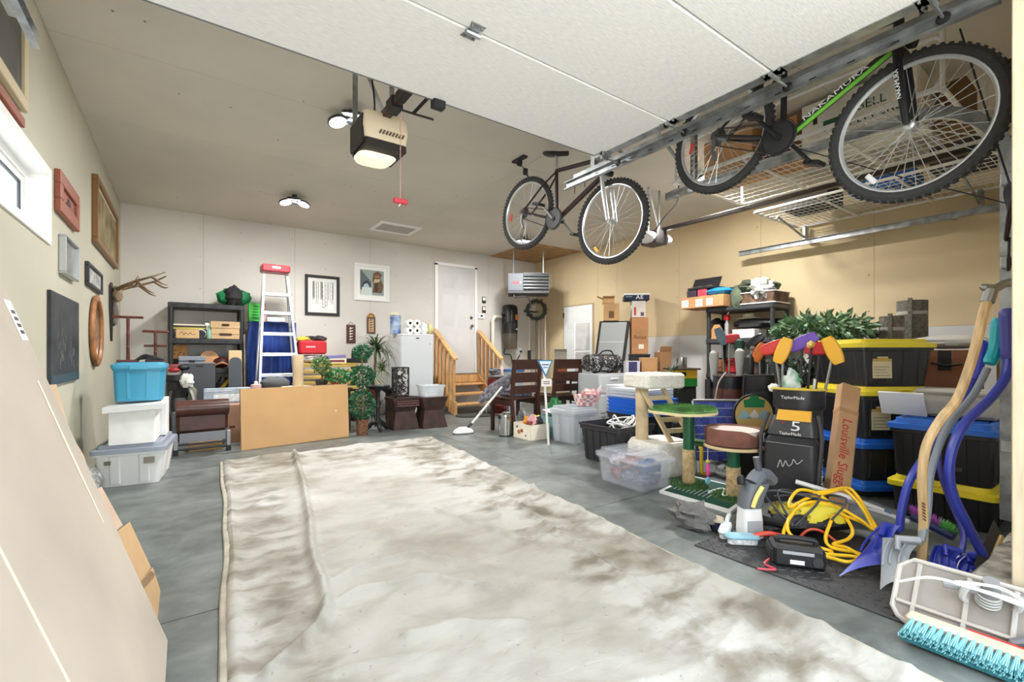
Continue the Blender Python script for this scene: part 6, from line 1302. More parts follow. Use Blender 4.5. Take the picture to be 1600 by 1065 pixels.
part('printed_strap', t, B().tube(spline([(.1, -.12, .95), (.14, -.14, .8), (.13, -.15, .6)], 5), .025, 6, flat=.25), mat((52, 52, 56), .5))

# ================================================================ black totes with coloured lids
YL, BL_ = (236, 214, 50), (36, 104, 200)
sc_ = Pd(1352, 640, 3.62); RZ1 = -.60
z = 0
for i, (h, lc, lab, dx) in enumerate(((.115, BL_, 'shallow black tote with a blue lid at the bottom of the left stack', 0), (.30, BL_, 'black tote with a blue lid and a blue label, second from the floor', 0), (.375, YL, 'black tote with a yellow lid below the topmost tote', .01), (.345, YL, 'topmost black tote with a yellow lid under the rolled rugs', .03))):
    t = tote('storage_tote', lab, (sc_.x + dx, sc_.y, z), .56, .62, h, (38, 38, 41), lc, RZ1, 'black totes with coloured lids', ribs=4, taper=.88)
    if i >= 2: part('gold_label', t, B().bx(-.07, .07, -.300, -.297, h * .15, h * .6).tf(Rx(-.03) @ T(-.12, .0, 0)), mat((214, 200, 160), .5)); part('label_band', t, B().bx(-.07, .07, -.3012, -.3, h * .5, h * .58).tf(Rx(-.03) @ T(-.12, 0, 0)), mat((190, 160, 70), .4)); [part('label_line', t, B().bx(-.06, .05 - .01 * (k % 3), -.3012, -.3, h * (.2 + .06 * k), h * (.2 + .06 * k) + .004).tf(Rx(-.03) @ T(-.12, 0, 0)), mat((120, 116, 110), .5)) for k in range(4)]
    if i == 1: part('blue_label', t, B().bx(-.02, .12, -.3, -.297, .06, .22).tf(Rx(-.03)), mat((24, 56, 96), .5)); [part('label_line', t, B().bx(.0, .08, -.3012, -.3, .16 + .02 * k, .167 + .02 * k).tf(Rx(-.03)), mat((200, 206, 214), .5)) for k in range(2)]
    z += h + .002
TOPZ = z
s2_ = Vector((3.98, .80, 0))
z = 0
for i, (h, lc, lab) in enumerate(((.255, YL, 'black tote with a yellow lid on the floor beside the shovels'), (.365, BL_, 'black tote with a blue lid stacked behind the shovel handles'))):
    t = tote('storage_tote', lab, (s2_.x, s2_.y, z), .52, .50, h, (30, 30, 33), lc, 0, 'black totes with coloured lids', ribs=4, taper=.88)
    if i: part('dark_label', t, B().bx(-.262, -.259, -.1, .09, .06, .24).tf(Ry(.07) @ T(.03, 0, 0)), mat((44, 46, 52), .4)); [part('label_line', t, B().bx(-.2635, -.262, -.02, .08, .19 + .015 * k, .195 + .015 * k).tf(Ry(.07) @ T(.03, 0, 0)), mat((190, 192, 196), .5)) for k in range(2)]
    z += h + .002
R2Z = z
t = thing('tape_roll', 'green roll of tape on the blue tote lid', 'tape', (3.83, .78, R2Z)); part('tape', t, B().lathe([(.025, 0), (.045, 0), (.045, .04), (.025, .04)], 22, cap=False), mat((40, 140, 60), .5)); part('core', t, B().lathe([(.023, .001), (.023, .039)], 18, cap=False), mat((170, 140, 100), .8))
t = thing('grey_case', 'pale grey plastic case behind the green tape roll', 'case', (4.1, .78, R2Z), 0); part('case_body', t, B().bx(-.12, .12, -.2, .2, 0, .14, .02), mat((176, 172, 162), .5)); part('case_lid', t, B().bx(-.12, .12, -.2, .2, .142, .18, .015), mat((186, 182, 172), .5))
# clutter behind the stacks
t = thing('utility_bench', 'dark bench behind the tote stacks carrying boxes', 'bench', (5.06, .98, 0)); part('bench_top', t, B().bx(-.3, .3, -.55, .35, .66, .70), CB); 
for sx in (-1, 1):
    for y in (-.5, .3): part('leg', t, B().bx(sx * .27 - .02, sx * .27 + .02, y - .02, y + .02, 0, .66), CB)
t = carton('carton', 'brown carton with a curved black arrow behind the yellow-lidded totes', (4.98, .98, .702), .3, .3, .36, 0, (150, 100, 72)); part('curved_arrow', t, B().tube(spline([(-.152, .1, .26), (-.152, 0, .24), (-.152, -.08, .255)], 5), .008, 6), BLACK()); part('black_tape', t, B().bx(-.1515, -.15, -.02, .06, .2, .355), mat((40, 36, 34), .5))
single('plastic_bag', 'white plastic wrapped bundle on the arrow carton', 'bag', B().lump((0, 0, .055), (.17, .24, .055), .12, 3), mat((224, 224, 220), .25, b=(20, .5)), (4.98, 1.0, 1.072))
single('black_bag', 'shiny black plastic bag squeezed between the tote stacks', 'bag', B().lump((0, 0, .26), (.13, .16, .27), .2, 5), mat((24, 24, 26), .3), (4.44, .70, 0)); 
carton('carton', 'brown carton standing at the right end of the dark bench', (4.98, .60, .702), .28, .24, .3, 0, (150, 112, 74))
single('black_bag', 'black plastic bag slumped on the dark bench', 'bag', B().lump((0, 0, .12), (.12, .09, .12), .2, 8), mat((26, 26, 28), .35), (4.95, 1.24, .702))
single('white_sheet', 'white folded panel leaning over the blue tote lid', 'panel', B().bx(-.008, .008, -.12, .12, 0, .17), WHITE(), (3.98, 1.03, R2Z), rot=(0, -.5, 0))
# rolled rugs and faux plants
RG = mat((112, 108, 98), .95, n=(40, .2), b=(80, .5))
def rug(label, u, v, d, r):
    q = Pd(u, v, d); t = thing('rolled_rug', label, 'rug', (q.x, q.y, 0)); pts = [(r * (1 - .012 * k) * math.cos(k * .45), r * (1 - .012 * k) * math.sin(k * .45)) for k in range(50)]
    part('rug_roll', t, B().lathe([(r, 0), (r, q.z), (r * .86, q.z), (r * .86, q.z - .05), (r * .3, q.z - .05)], 24), RG); part('wrap_tape', t, B().lathe([(r * 1.01, q.z - .13), (r * 1.01, q.z - .1)], 24, cap=False), mat((170, 166, 156), .2)); part('loose_edge', t, B().bx(-r - .01, -r + .01, -.03, .0, q.z - .4, q.z + .02), RG)
rug('tall rolled grey rug standing behind the top yellow lid', 1425, 470, 4.35, .115); rug('shorter rolled rug with a dark rim left of the tall rug', 1393, 494, 4.15, .09)
t = thing('faux_plant', 'large artificial leafy plant rising behind the totes', 'plant', (5.15, 1.85, 0)); part('pot', t, B().lathe([(.13, 0), (.17, .3), (.18, .3), (.15, .28)], 20), mat((70, 60, 54), .7)); part('trunk', t, B().tube([(0, 0, .25), (.02, 0, .8), (0, .02, 1.2)], .02, 7), mat((110, 84, 60), .8))
part('foliage', t, foliage((-.12, .08, 1.27), (.38, .42, .13), 1000, .10, 4, .42, .3, .2), leafmat((104, 136, 100), .6), 0, 'stuff')
t = thing('faux_plant', 'dark variegated artificial bush between the golf bag and totes', 'plant', (4.82, 2.0, 0)); part('pot', t, B().lathe([(.1, 0), (.13, .25), (.14, .25), (.11, .24)], 20), mat((50, 46, 44), .7)); part('foliage', t, foliage((-.03, 0, .72), (.25, .25, .28), 900, .085, 7, .42, .35), leafmat((66, 88, 66), .7), 0, 'stuff')
part('trunk', t, B().tube([(0, 0, .2), (-.05, 0, .7)], .018, 7), mat((90, 70, 50), .8))
# boxed bat leaning on the totes
a, c = Pd(1302, 795, 2.86), Pd(1326, 604, 3.22)
ax = (c - a); L = ax.length; t = thing('bat_carton', 'long narrow tan carton with red lettering leaning on the totes', 'box', (a.x, a.y, .005)); a0 = Vector((a.x, a.y, .005)); ax = c - a0; L = ax.length
zax = ax.normalized(); xax = Vector((CS, -SN, 0)); xax = (xax - zax * xax.dot(zax)).normalized(); yax = zax.cross(xax); M = Matrix((xax, yax, zax)).transposed().to_4x4()
part('carton_body', t, B().bx(-.06, .06, -.035, .035, 0, L, .003).tf(M), mat((204, 160, 118), .8, n=(4, .08)))
text(t, 'Louisville Slugger', mat((196, 50, 44), .6), M @ T(-.005, -.0358, L * .44) @ FRONT @ Rz(-PI / 2), .085, xs=.9); part('end_tape', t, B().bx(-.061, .061, -.0362, .036, L * .77, L * .8).tf(M), mat((188, 142, 98), .4)); part('plastic_wrap', t, B().bx(.0605, .062, -.035, .035, .02, L * .8).tf(M), mat((170, 160, 150), .2))

# ================================================================ mat and the tools on it
t = thing('rubber_mat', 'black diamond-plate rubber mat on the floor at the right', 'mat', (2.67, .99, 0)); RB = mat((58, 58, 60), .6, n=(6, .25))
part('mat_base', t, B().bx(-.43, .43, -.48, .48, 0, .008, .003), RB)
dm = None
for i in range(21):
    for j in range(24):
        x, y = -.40 + i * .04, -.455 + j * .04; a = .785 if (i + j) % 2 else -.785
        M = T(x, y, .008) @ Rz(a)
        if i > 14: continue
        if dm is None: dm = part('diamond_stud', t, B().loft([rr(.034, .010, .004, 0, n=1), rr(.026, .005, .002, .004, n=1)]), RB); dm.matrix_local = M
        elif i < 12: like(dm, t, M)
# handheld steam cleaner
q = Pz(1188, 850); t = thing('steam_cleaner', 'grey and white handheld cleaner standing on the mat corner', 'cleaner', (q.x + .04, q.y + .08, .012), -.5)
part('white_tank', t, B().loft([rr(.12, .10, .02, 0), rr(.11, .1, .02, .1), rr(.1, .09, .02, .17)]), mat((232, 232, 230), .4)); GY = mat((104, 108, 116), .4)
part('grey_housing', t, B().loft([rr(.115, .10, .03, .165), rr(.12, .10, .03, .22, .01), rr(.13, .1, .03, .30, .04)]), GY); part('nozzle_arm', t, B().tube(spline([(.02, 0, .29), (.06, .01, .33), (.12, .03, .33), (.17, .05, .29)], 6), [.045] * 8 + [.036] * 11, 10), GY); part('spout', t, B().tube([(.06, 0, .34), (.04, .0, .44)], .018, 8), mat((80, 82, 88), .4)); part('yellow_trigger', t, B().tube(spline([(-.02, -.06, .18), (.0, -.065, .24), (.035, -.062, .29)], 5), .012, 7), mat((232, 220, 130), .4)); part('black_knob', t, B().lathe([(.02, 0), (.022, .03), (.012, .05)], 12, (-.05, 0, .29)), BLACK())
part('label_print', t, B().bx(-.045, .045, -.052, -.05, .03, .10), mat((170, 172, 176), .5)); part('power_cord', t, B().tube(spline([(.05, .04, .05), (.1, .0, .03), (.14, -.1, .015), (.1, -.22, .006)], 6), .006, 6), BLACK())
single('grey_rag', 'crumpled grey rag beside the handheld cleaner', 'cloth', B().lump((0, 0, .07), (.09, .12, .075), .3, 4, 22, 14, 3), mat((110, 108, 106), .95), (q.x - .08, q.y + .36, .0)); t = thing('dark_jar', 'small dark jar with a metal lid behind the white brush', 'jar', (q.x - .02, q.y + .24, .012)); part('jar_body', t, B().lathe([(.035, 0), (.037, .05)], 16), mat((40, 36, 62), .3)); part('jar_lid', t, B().lathe([(.038, .05), (.038, .07)], 16), mat((190, 176, 150), .4))
def scrub(label, u, v, rz, c, hc):
    q = Pz(u, v); t = thing('scrub_brush', label, 'brush', (q.x, q.y, .012), rz); part('brush_block', t, B().loft([rr(.17, .055, .025, .028), rr(.18, .06, .028, .036), rr(.16, .05, .02, .05)]), mat(c, .4)); part('bristles', t, B().loft([rr(.15, .045, .02, 0), rr(.155, .05, .02, .028)]), mat((232, 236, 238), .7, n=(60, .2))); part('handle', t, B().tube(spline([(.06, 0, .045), (.13, 0, .06), (.2, 0, .05)], 5), .013, 8), mat(hc, .4)); return t
scrub('white and pale blue scrub brush near the mat corner', 1133, 838, .4, (214, 228, 234), (226, 232, 234)); scrub('scrub brush with a red grip beside the handheld cleaner', 1160, 852, -.75, (150, 196, 214), (226, 80, 60))
# battery charger and cables
q = Pd(1262, 885, 2.2)
t = thing('battery_charger', 'black battery charger box with a white sticker on the mat', 'charger', (q.x + .02, q.y + .06, .012), -.95); part('charger_body', t, B().bx(-.11, .11, -.07, .07, 0, .10, .015), mat((34, 34, 36), .45)); part('sticker', t, B().bx(-.04, .02, -.0715, -.07, .02, .04), WHITE()); part('silver_strip', t, B().bx(-.07, .06, -.0715, -.07, .065, .08), mat((170, 170, 172), .4)); part('dial', t, B().lathe([(.03, 0), (.028, .008)], 18).tf(T(.075, -.07, .04) @ Scale8 @ Rx(PI / 2)), mat((60, 60, 62), .4)); part('carry_handle', t, B().tube(spline([(-.08, 0, .10), (-.07, 0, .12), (.07, 0, .12), (.08, 0, .10)], 5), .012, 7), BLACK()); part('red_lead', t, B().tube(spline([(-.11, -.02, .02), (-.15, -.08, .008), (-.11, -.12, .004), (-.19, -.14, .004)], 6), .005, 6), mat((206, 70, 84), .5)); part('end_cap', t, B().bx(-.12, -.105, -.06, .06, .01, .08, .006), BLACK())
t = thing('vest_bag', 'black and yellow equipment bag under the yellow cord', 'bag', (2.86, 1.20, .01), -.7); part('bag_body', t, B().lump((0, 0, .1), (.26, .15, .07), .1, 3), mat((36, 36, 38), .6)); part('yellow_panel', t, B().lump((.06, -.06, .13), (.15, .08, .07), .15, 6), mat((226, 208, 60), .6)); part('yellow_panel', t, B().lump((-.1, -.05, .13), (.09, .07, .06), .2, 2), mat((214, 196, 70), .6, n=(20, .5), c2=(60, 56, 30)))
for i in range(5): rs = random.Random(20 + i); part('strap', t, B().tube(spline([(rs.uniform(-.2, .2), rs.uniform(-.12, .1), .2), (rs.uniform(-.2, .2), rs.uniform(-.16, 0), .24), (rs.uniform(-.2, .2), -.16, .1)], 6), .006, 6), mat((70, 70, 74), .5))
pts = [(1240, 800), (1228, 820), (1225, 840), (1245, 855), (1290, 865), (1330, 878), (1348, 882), (1340, 866), (1300, 855), (1290, 840), (1298, 815), (1304, 795), (1290, 780), (1272, 772), (1300, 765), (1325, 762), (1340, 775), (1355, 800), (1370, 828), (1345, 815), (1310, 800), (1280, 772), (1250, 765), (1236, 778), (1234, 792), (1262, 778), (1300, 768), (1320, 765), (1345, 790), (1365, 828), (1345, 812), (1300, 788), (1262, 785), (1235, 805), (1232, 830), (1255, 848), (1290, 858), (1300, 862), (1292, 872), (1300, 885), (1325, 893), (1345, 888), (1346, 875), (1325, 856), (1302, 850), (1325, 842), (1332, 828), (1318, 805), (1290, 787), (1260, 786)]
P = []
for i, (u, v) in enumerate(pts):
    f = min(1, max(0, (v - 762) / 130)); d = 2.62 - .40 * f + (.02 if i % 2 else 0); P.append(Pd(u, v, d))
    P[-1].z = max(P[-1].z, .035)
single('yellow_cord', 'bright yellow extension cord coiled over the gear on the mat', 'cord', B().tube(spline(P, 6), .0085, 8), mat((250, 200, 40), .4))
b = B().tube(dpath([(1240, 850, 2.5), (1262, 828, 2.48), (1285, 830, 2.46), (1310, 848, 2.42), (1338, 862, 2.4)]), .007, 6)
single('orange_cord', 'orange power cord winding under the yellow cord', 'cord', b, mat((214, 84, 50), .4))
# snow brushes lying across
def pole(label, pts, r, c, bands=(), grip=None, brush=None):
    P = [Pd(*q) for q in pts]; t = thing('snow_brush', label, 'brush', P[0]); L = T(*(-P[0])); a, c_ = P[0], P[-1]
    part('pole', t, B().tube(P, r, 10).tf(L), mat(c, .35))
    for f0, f1, cc in bands: part('band', t, B().tube([a.lerp(c_, f0), a.lerp(c_, f1)], r * 1.15, 10).tf(L), mat(cc, .5))
    if brush:
        A, C, c1, c2, c3 = brush; A, C = Pd(*A), Pd(*C); rs = random.Random(3)
        part('brush_block', t, B().tube([A, C], .03, 8).tf(L @ T(.02, .0, -.02)), mat((30, 44, 96), .5))
        for k, cc in enumerate((c1, c2)):
            b = B(); f0, f1 = (0, .68) if k == 0 else (.68, 1)
            for i in range(260 if k == 0 else 130):
                p = A.lerp(C, rs.uniform(f0, f1)); d = Vector((rs.gauss(-.3, .4), rs.gauss(-.2, .4), abs(rs.gauss(.7, .4)))).normalized(); e = p + d * .05; s = Vector((rs.gauss(0, 1), rs.gauss(0, 1), 0)).normalized() * .004; b.add([p + s, p - s, e], [(0, 1, 2)])
            part('bristles', t, b.tf(L), mat(cc, .7), 0, 'stuff')
    return t
pole('snow brush with green grip bands and purple and green bristles', [(1243, 752, 2.75), (1320, 775, 2.62), (1380, 798, 2.55)], .014, (222, 222, 222), ((.15, .22, (60, 90, 50)), (.22, .3, (170, 210, 110)), (.3, .36, (60, 90, 50)), (.7, .95, (200, 160, 210))), brush=((1425, 800, 2.45), (1490, 832, 2.3), (196, 110, 206), (130, 210, 120), None))
pole('silver and blue telescopic pole lying behind the yellow cord', [(1290, 765, 2.72), (1345, 790, 2.6), (1420, 815, 2.48)], .013, (200, 202, 206), ((.35, .5, (50, 100, 170)), (.55, .8, (60, 110, 160))))

# ================================================================ snow shovels leaning at the pier
SB = mat((48, 62, 170), .35, n=(6, .12))
def shovel(label, handle, r, hm, grip=None, gm=None, blade=None, bm=None, ribs=0, bow=0.0):
    P = dpath(handle, 6); o0 = Vector((P[-1].x, P[-1].y, 0)); t = thing('snow_shovel', label, 'shovel', o0); L = T(*(-o0))
    part('handle', t, B().tube(P, r, 10).tf(L), hm)
    if grip: part('grip', t, B().tube(dpath(grip, 5), [r * 1.3] + [r * 1.75] * (5 * (len(grip) - 1) - 1) + [r * 1.5], 10, flat=1.0).tf(L), gm)
    if blade:
        tl, tr, br, bl, bg = blade; c = [Pd(*q) for q in (tl, tr, br, bl)]; 
        for q in c: q.z = max(q.z, .014)
        o = part('blade', t, scoop(B(), c[0], c[1], c[2], c[3], bg, bow=bow).tf(L), bm)
        for k in range(ribs):
            f = (k + 1) / (ribs + 1); part('blade_rib', o, B().tube([tuple((c[0].lerp(c[3], tt)).lerp(c[1].lerp(c[2], tt), f) + Vector(bg) * (math.sin(PI * tt) * .6 + math.sin(PI * f) * .4) - Vector(bg).normalized() * .006) for tt in (.05, .2, .35, .5, .65)], .005, 6).tf(L), bm)
        nb = (c[0] + c[1]) / 2 + Vector(bg) * .3
        part('socket', t, B().tube([P[-1], nb, nb.lerp((c[2] + c[3]) / 2, .25)], [r * 1.25, r * 1.3, r * .7], 10).tf(L), bm)
    return t
shovel('blue snow shovel with a wide tilted blade at the left of the group', [(1521, 590, 2.28), (1500, 635, 2.26), (1462, 690, 2.24), (1424, 745, 2.22), (1410, 790, 2.22), (1405, 828, 2.22)], .017, SB, [(1532, 532, 2.29), (1528, 560, 2.285), (1520, 592, 2.28)], mat((66, 76, 196), .35), ((1368, 826, 2.30), (1408, 820, 2.20), (1396, 880, 2.10), (1312, 908, 2.12), (.05, .05, -.0)), SB, 2, .07)
shovel('grey snow shovel with a teal grip and a curved silver blade', [(1543, 575, 2.22), (1520, 618, 2.22), (1480, 668, 2.18), (1455, 735, 2.13), (1449, 800, 2.08), (1440, 845, 2.06)], .015, mat((126, 134, 144), .4), [(1560, 497, 2.23), (1556, 540, 2.225), (1546, 568, 2.22)], mat((20, 170, 180), .4), ((1380, 840, 2.12), (1436, 848, 2.06), (1424, 905, 1.98), (1376, 940, 2.0), (.06, .05, -.01)), mat((170, 174, 180), .35), 3, .025)
shovel('blue snow shovel with a long S-shaped handle leaning on the pier', [(1577, 560, 2.16), (1570, 592, 2.15), (1545, 625, 2.13), (1505, 665, 2.11), (1485, 715, 2.10), (1487, 765, 2.10), (1512, 820, 2.08), (1538, 870, 2.06)], .019, SB, [(1575, 482, 2.17), (1577, 520, 2.165), (1578, 560, 2.16)], mat((62, 66, 150), .4), ((1500, 868, 2.14), (1545, 875, 2.06), (1535, 912, 2.0), (1490, 918, 2.03), (.04, .04, 0)), SB, 2)
shovel('small blue snow shovel with a ribbed collar in front of the S-shaped one', [(1470, 668, 2.24), (1466, 720, 2.2), (1482, 775, 2.16), (1505, 830, 2.1), (1502, 862, 2.08)], .012, mat((56, 58, 150), .35), None, None, ((1462, 852, 2.12), (1502, 862, 2.06), (1502, 905, 2.0), (1460, 918, 2.03), (.05, .04, 0)), SB, 3)
t = shovel('bent wooden shovel handle with a steel grip, tallest of the group', [(1547, 460, 2.03), (1539, 481, 2.03), (1524, 543, 2.03), (1511, 585, 2.03), (1494, 626, 2.03), (1470, 655, 2.03), (1448, 695, 2.04), (1441, 745, 2.05), (1443, 820, 2.07), (1438, 905, 2.10)], .018, mat((208, 176, 128), .45, n=(5, .15), stretch=(8, 8, 1)))
o0 = t.location
part('steel_grip', t, B().tube(dpath([(1532, 446, 2.05), (1540, 449, 2.04), (1556, 450, 2.03), (1570, 443, 2.02), (1586, 441, 2.0)], 5), [.008, .010, .012, .014] + [.017] * 17, 10).tf(T(*(-o0))), mat((150, 150, 148), .35, .8)); part('ferrule', t, B().tube([Pd(1549, 453, 2.03), Pd(1543, 472, 2.03)], .024, 10).tf(T(*(-o0))), mat((150, 150, 148), .35, .8))
for i in range(6): f = 785 + i * 5; part('burnt_mark', t, B().tube([Pd(1441 + i * .3, f, 2.04), Pd(1445 + i * .3, f + 3, 2.04)], .003, 5).tf(T(*(-o0))), mat((90, 66, 44), .6))
# grey scoop panel, push broom and scrapers by the curb
PG = mat((150, 143, 136), .5, n=(5, .1))
def sp(y, s): return Vector((2.23 + .14 * s, y, .012 + .20 * s))
t = thing('snow_scoop', 'beige plastic snow scoop blade lying against the curb', 'scoop', sp(.3, 0)); L = T(*(-sp(.3, 0)))
part('blade', t, B().sheet([sp(.60, .08), sp(.62, .2), sp(.62, .85), sp(.58, 1.0), sp(.02, 1.0), sp(.02, .0), sp(.56, 0)], .008).tf(L), PG)
part('rim', t, B().tube([sp(.56, 0), sp(.60, .08), sp(.62, .2), sp(.62, .85), sp(.58, 1.0), sp(.02, 1.0)], .009, 8).tf(L), mat((196, 190, 182), .5))
for y in (.56, .42, .30, .18, .08): part('rib', t, B().tube([sp(y, .05), sp(y, .95)], .008, 6).tf(L @ T(-.006, 0, .004)), mat((182, 177, 170), .5))
part('cross_rib', t, B().tube([sp(.61, .3), sp(.02, .3)], .008, 6).tf(L @ T(-.006, 0, .004)), mat((190, 184, 176), .5))
part('arm', t, B().tube(spline([sp(.30, .25), sp(.22, .45), sp(.15, .6), sp(.06, .55)], 5), .013, 8).tf(L @ T(-.02, 0, .01)), mat((110, 110, 114), .4))
q = sp(.36, .75) + Vector((-.03, 0, .03)); t = thing('cord_clamp', 'grey clamp fitting tied with a white cord on the snow scoop', 'clamp', q, rot=(0, -.5, .3)); part('barrel', t, B().lathe([(.004, -.10), (.026, -.06), (.03, -.055), (.03, .02), (.024, .03), (.022, .06)], 18), mat((128, 128, 128), .45))
for i in range(4): part('thread_ring', t, B().tube([(.031 * math.cos(a), .031 * math.sin(a), -.045 + i * .014) for a in [2 * PI * k / 16 for k in range(16)]], .004, 5, True), mat((196, 196, 192), .45))
for s in (-1, 1): part('hook', t, B().tube(spline([(0, s * .03, .02), (-.02, s * .06, .03), (-.02, s * .07, -.02), (-.01, s * .06, -.05)], 5), .011, 7), mat((206, 206, 204), .4)); part('side_bar', t, B().tube([(0, s * .03, .0), (0, s * .12, .0)], .014, 8), mat((150, 150, 152), .4))
part('white_cord', t, B().tube(spline([(-.02, .24, -.02), (-.03, .15, .05), (-.04, .02, .045), (-.04, -.08, .02), (-.03, -.02, .07), (-.04, .1, .06), (-.05, -.05, .05), (-.03, -.11, -.03)], 6), .005, 6), WHITE())
t = thing('push_broom', 'push broom head with turquoise bristles lying at the bottom right', 'broom', (2.17, .30, 0))
part('wood_block', t, B().bx(-.005, .055, -.30, .26, .035, .075, .01), mat((214, 190, 170), .6, n=(6, .15))); part('red_edge', t, B().bx(.045, .057, -.15, .1, .06, .078, .003), mat((180, 50, 46), .6)); TQ = mat((140, 204, 212), .6); b0 = None
rs = random.Random(9)
for row in range(2):
    for i in range(27):
        y = -.285 + i * .02; b = B(); 
        if b0 is None:
            for k in range(9): a = k * .7; b.tube([(0, .004 * math.cos(a), .004 * math.sin(a)), (-.085 + .004 * math.sin(a * 3), .009 * math.cos(a), .009 * math.sin(a) - .012)], .0022, 4)
            b0 = part('bristle_tuft', t, b, TQ); b0.matrix_local = T(-.003, y, .065)
        else: like(b0, t, T(-.003, y + row * .01, .065 - row * .018) @ Rx(rs.uniform(-.3, .3)) @ Ry(rs.uniform(-.06, .06)))
part('dark_bristles', t, B().loft([[(-.003, -.29, .036), (-.003, .25, .036), (-.003, .25, .05), (-.003, -.29, .05)], [(-.08, -.29, .012), (-.08, .25, .012), (-.08, .25, .03), (-.08, -.29, .03)]]), mat((50, 120, 130), .8, b=(60, 1)))
a, c = Pd(1533, 908, 1.98), Pd(1563, 838, 2.12); t = thing('scraper_board', 'wood-edged black scraper board leaning on the curb', 'scraper', a); L = T(*(-a)); v = Vector((.035, .02, .03))
part('wood_strip', t, B().tube([a, c], .014, 6).tf(L), mat((206, 184, 130), .6)); part('black_board', t, B().sheet([a + v * .3, c + v * .3, c + v * 1.6, a + v * 1.6], .012).tf(L), mat((46, 44, 42), .6))
a, c = Pd(1562, 900, 2.0), Pd(1583, 852, 2.1); t = thing('ratchet_bar', 'black and chrome metal bracket resting on the curb', 'bracket', a); L = T(*(-a)); part('bar', t, B().tube([a, c], .02, 8).tf(L), mat((40, 40, 42), .4)); [part('chrome_link', t, B().tube([a.lerp(c, .15 + i * .2) - Vector((.02, 0, 0)), a.lerp(c, .15 + i * .2) + Vector((.02, 0, 0))], .01, 8).tf(L), mat((190, 190, 190), .2, .9)) for i in range(4)]

# ================================================================ the canvas tarp
from mathutils import noise as NZ
TLc, TRc, BLc, BRc = Vector((.30, 5.12)), Vector((2.46, 5.20)), Vector((.02, .25)), Vector((1.86, .05))
fold = [Vector(q) for q in ((.62, 5.15), (.62, 4.2), (.56, 3.6), (.52, 3.0), (.50, 2.55), (.38, 2.25), (.22, 1.9))]
fold = [Pz(u, v).to_2d() for u, v in ((460, 712), (474, 760), (484, 820), (487, 876), (498, 905), (511, 962), (498, 990), (455, 1030), (420, 1063))]
rid = [fold, [Pz(u, v).to_2d() for u, v in ((511, 962), (560, 930), (620, 918), (680, 910), (760, 925))], [Pz(u, v).to_2d() for u, v in ((490, 820), (540, 800), (600, 790), (680, 800), (820, 850))], [Pz(u, v).to_2d() for u, v in ((510, 925), (570, 890), (640, 872), (700, 880))], [Pz(u, v).to_2d() for u, v in ((640, 1000), (720, 985), (815, 982))], [Pz(u, v).to_2d() for u, v in ((500, 880), (560, 850), (610, 838))], [Pz(u, v).to_2d() for u, v in ((490, 780), (560, 770), (640, 775))],
       [Pz(u, v).to_2d() for u, v in ((674, 690), (760, 755), (815, 796), (900, 855), (1000, 925), (1100, 990))], [Pz(u, v).to_2d() for u, v in ((815, 796), (830, 775), (838, 760))], [Pz(u, v).to_2d() for u, v in ((400, 905), (440, 890), (490, 880))], [Pz(u, v).to_2d() for u, v in ((390, 800), (430, 780), (470, 765))], [Pz(u, v).to_2d() for u, v in ((385, 940), (440, 955), (505, 962))]]
amp = [.042, .024, .020, .022, .022, .018, .015, .014, .022, .016, .016, .014]; wid = [.022, .024, .022, .022, .026, .02, .02, .018, .018, .02, .022, .022]
def segd(p, a, c):
    e = c - a; f = max(0, min(1, (p - a).dot(e) / max(1e-9, e.length_squared))); return (p - a - e * f).length
def tarp_pt(a, c):
    left = TLc.lerp(BLc, c); right = TRc.lerp(BRc, c); p = left.lerp(right, a)
    wob = NZ.noise(Vector((p.x * 1.3, p.y * 1.3, 4))) * .03
    if a < .02 or a > .98: p = p + Vector((wob, 0))
    q = Vector((p.x, p.y, 0))
    wq = q + NZ.noise_vector(q * 1.1) * .35
    rg = (1 - abs(NZ.noise(Vector((wq.x * 1.1 - wq.y * .5, wq.y * 3.6 + wq.x * .8, 3))))) ** 9
    z = .016 * rg + .008 + .006 * (NZ.noise(q * 2.2) + 1) + .0045 * NZ.noise(Vector((q.x * 4, q.y * 11, 2))) + .003 * NZ.noise(q * 16)
    dir_ = NZ.noise(q * .9 + Vector((5, 1, 0))); z += .006 * max(0, NZ.noise(Vector((q.x * 3 + q.y * 1.5 * dir_, q.y * 8, 7)))) 
    for r_, am, wd in zip(rid, amp, wid):
        dm_ = min(segd(p, r_[i], r_[i + 1]) for i in range(len(r_) - 1))
        if dm_ < wd * 4: z += am * math.exp(-(dm_ / wd) ** 2)
    e = min(a * 2.0, (1 - a) * 2.0, c * 5); z += .02 * math.exp(-((e - .035) / .03) ** 2)
    if e < .01: z = .003
    return (p.x, p.y, max(.003, z))
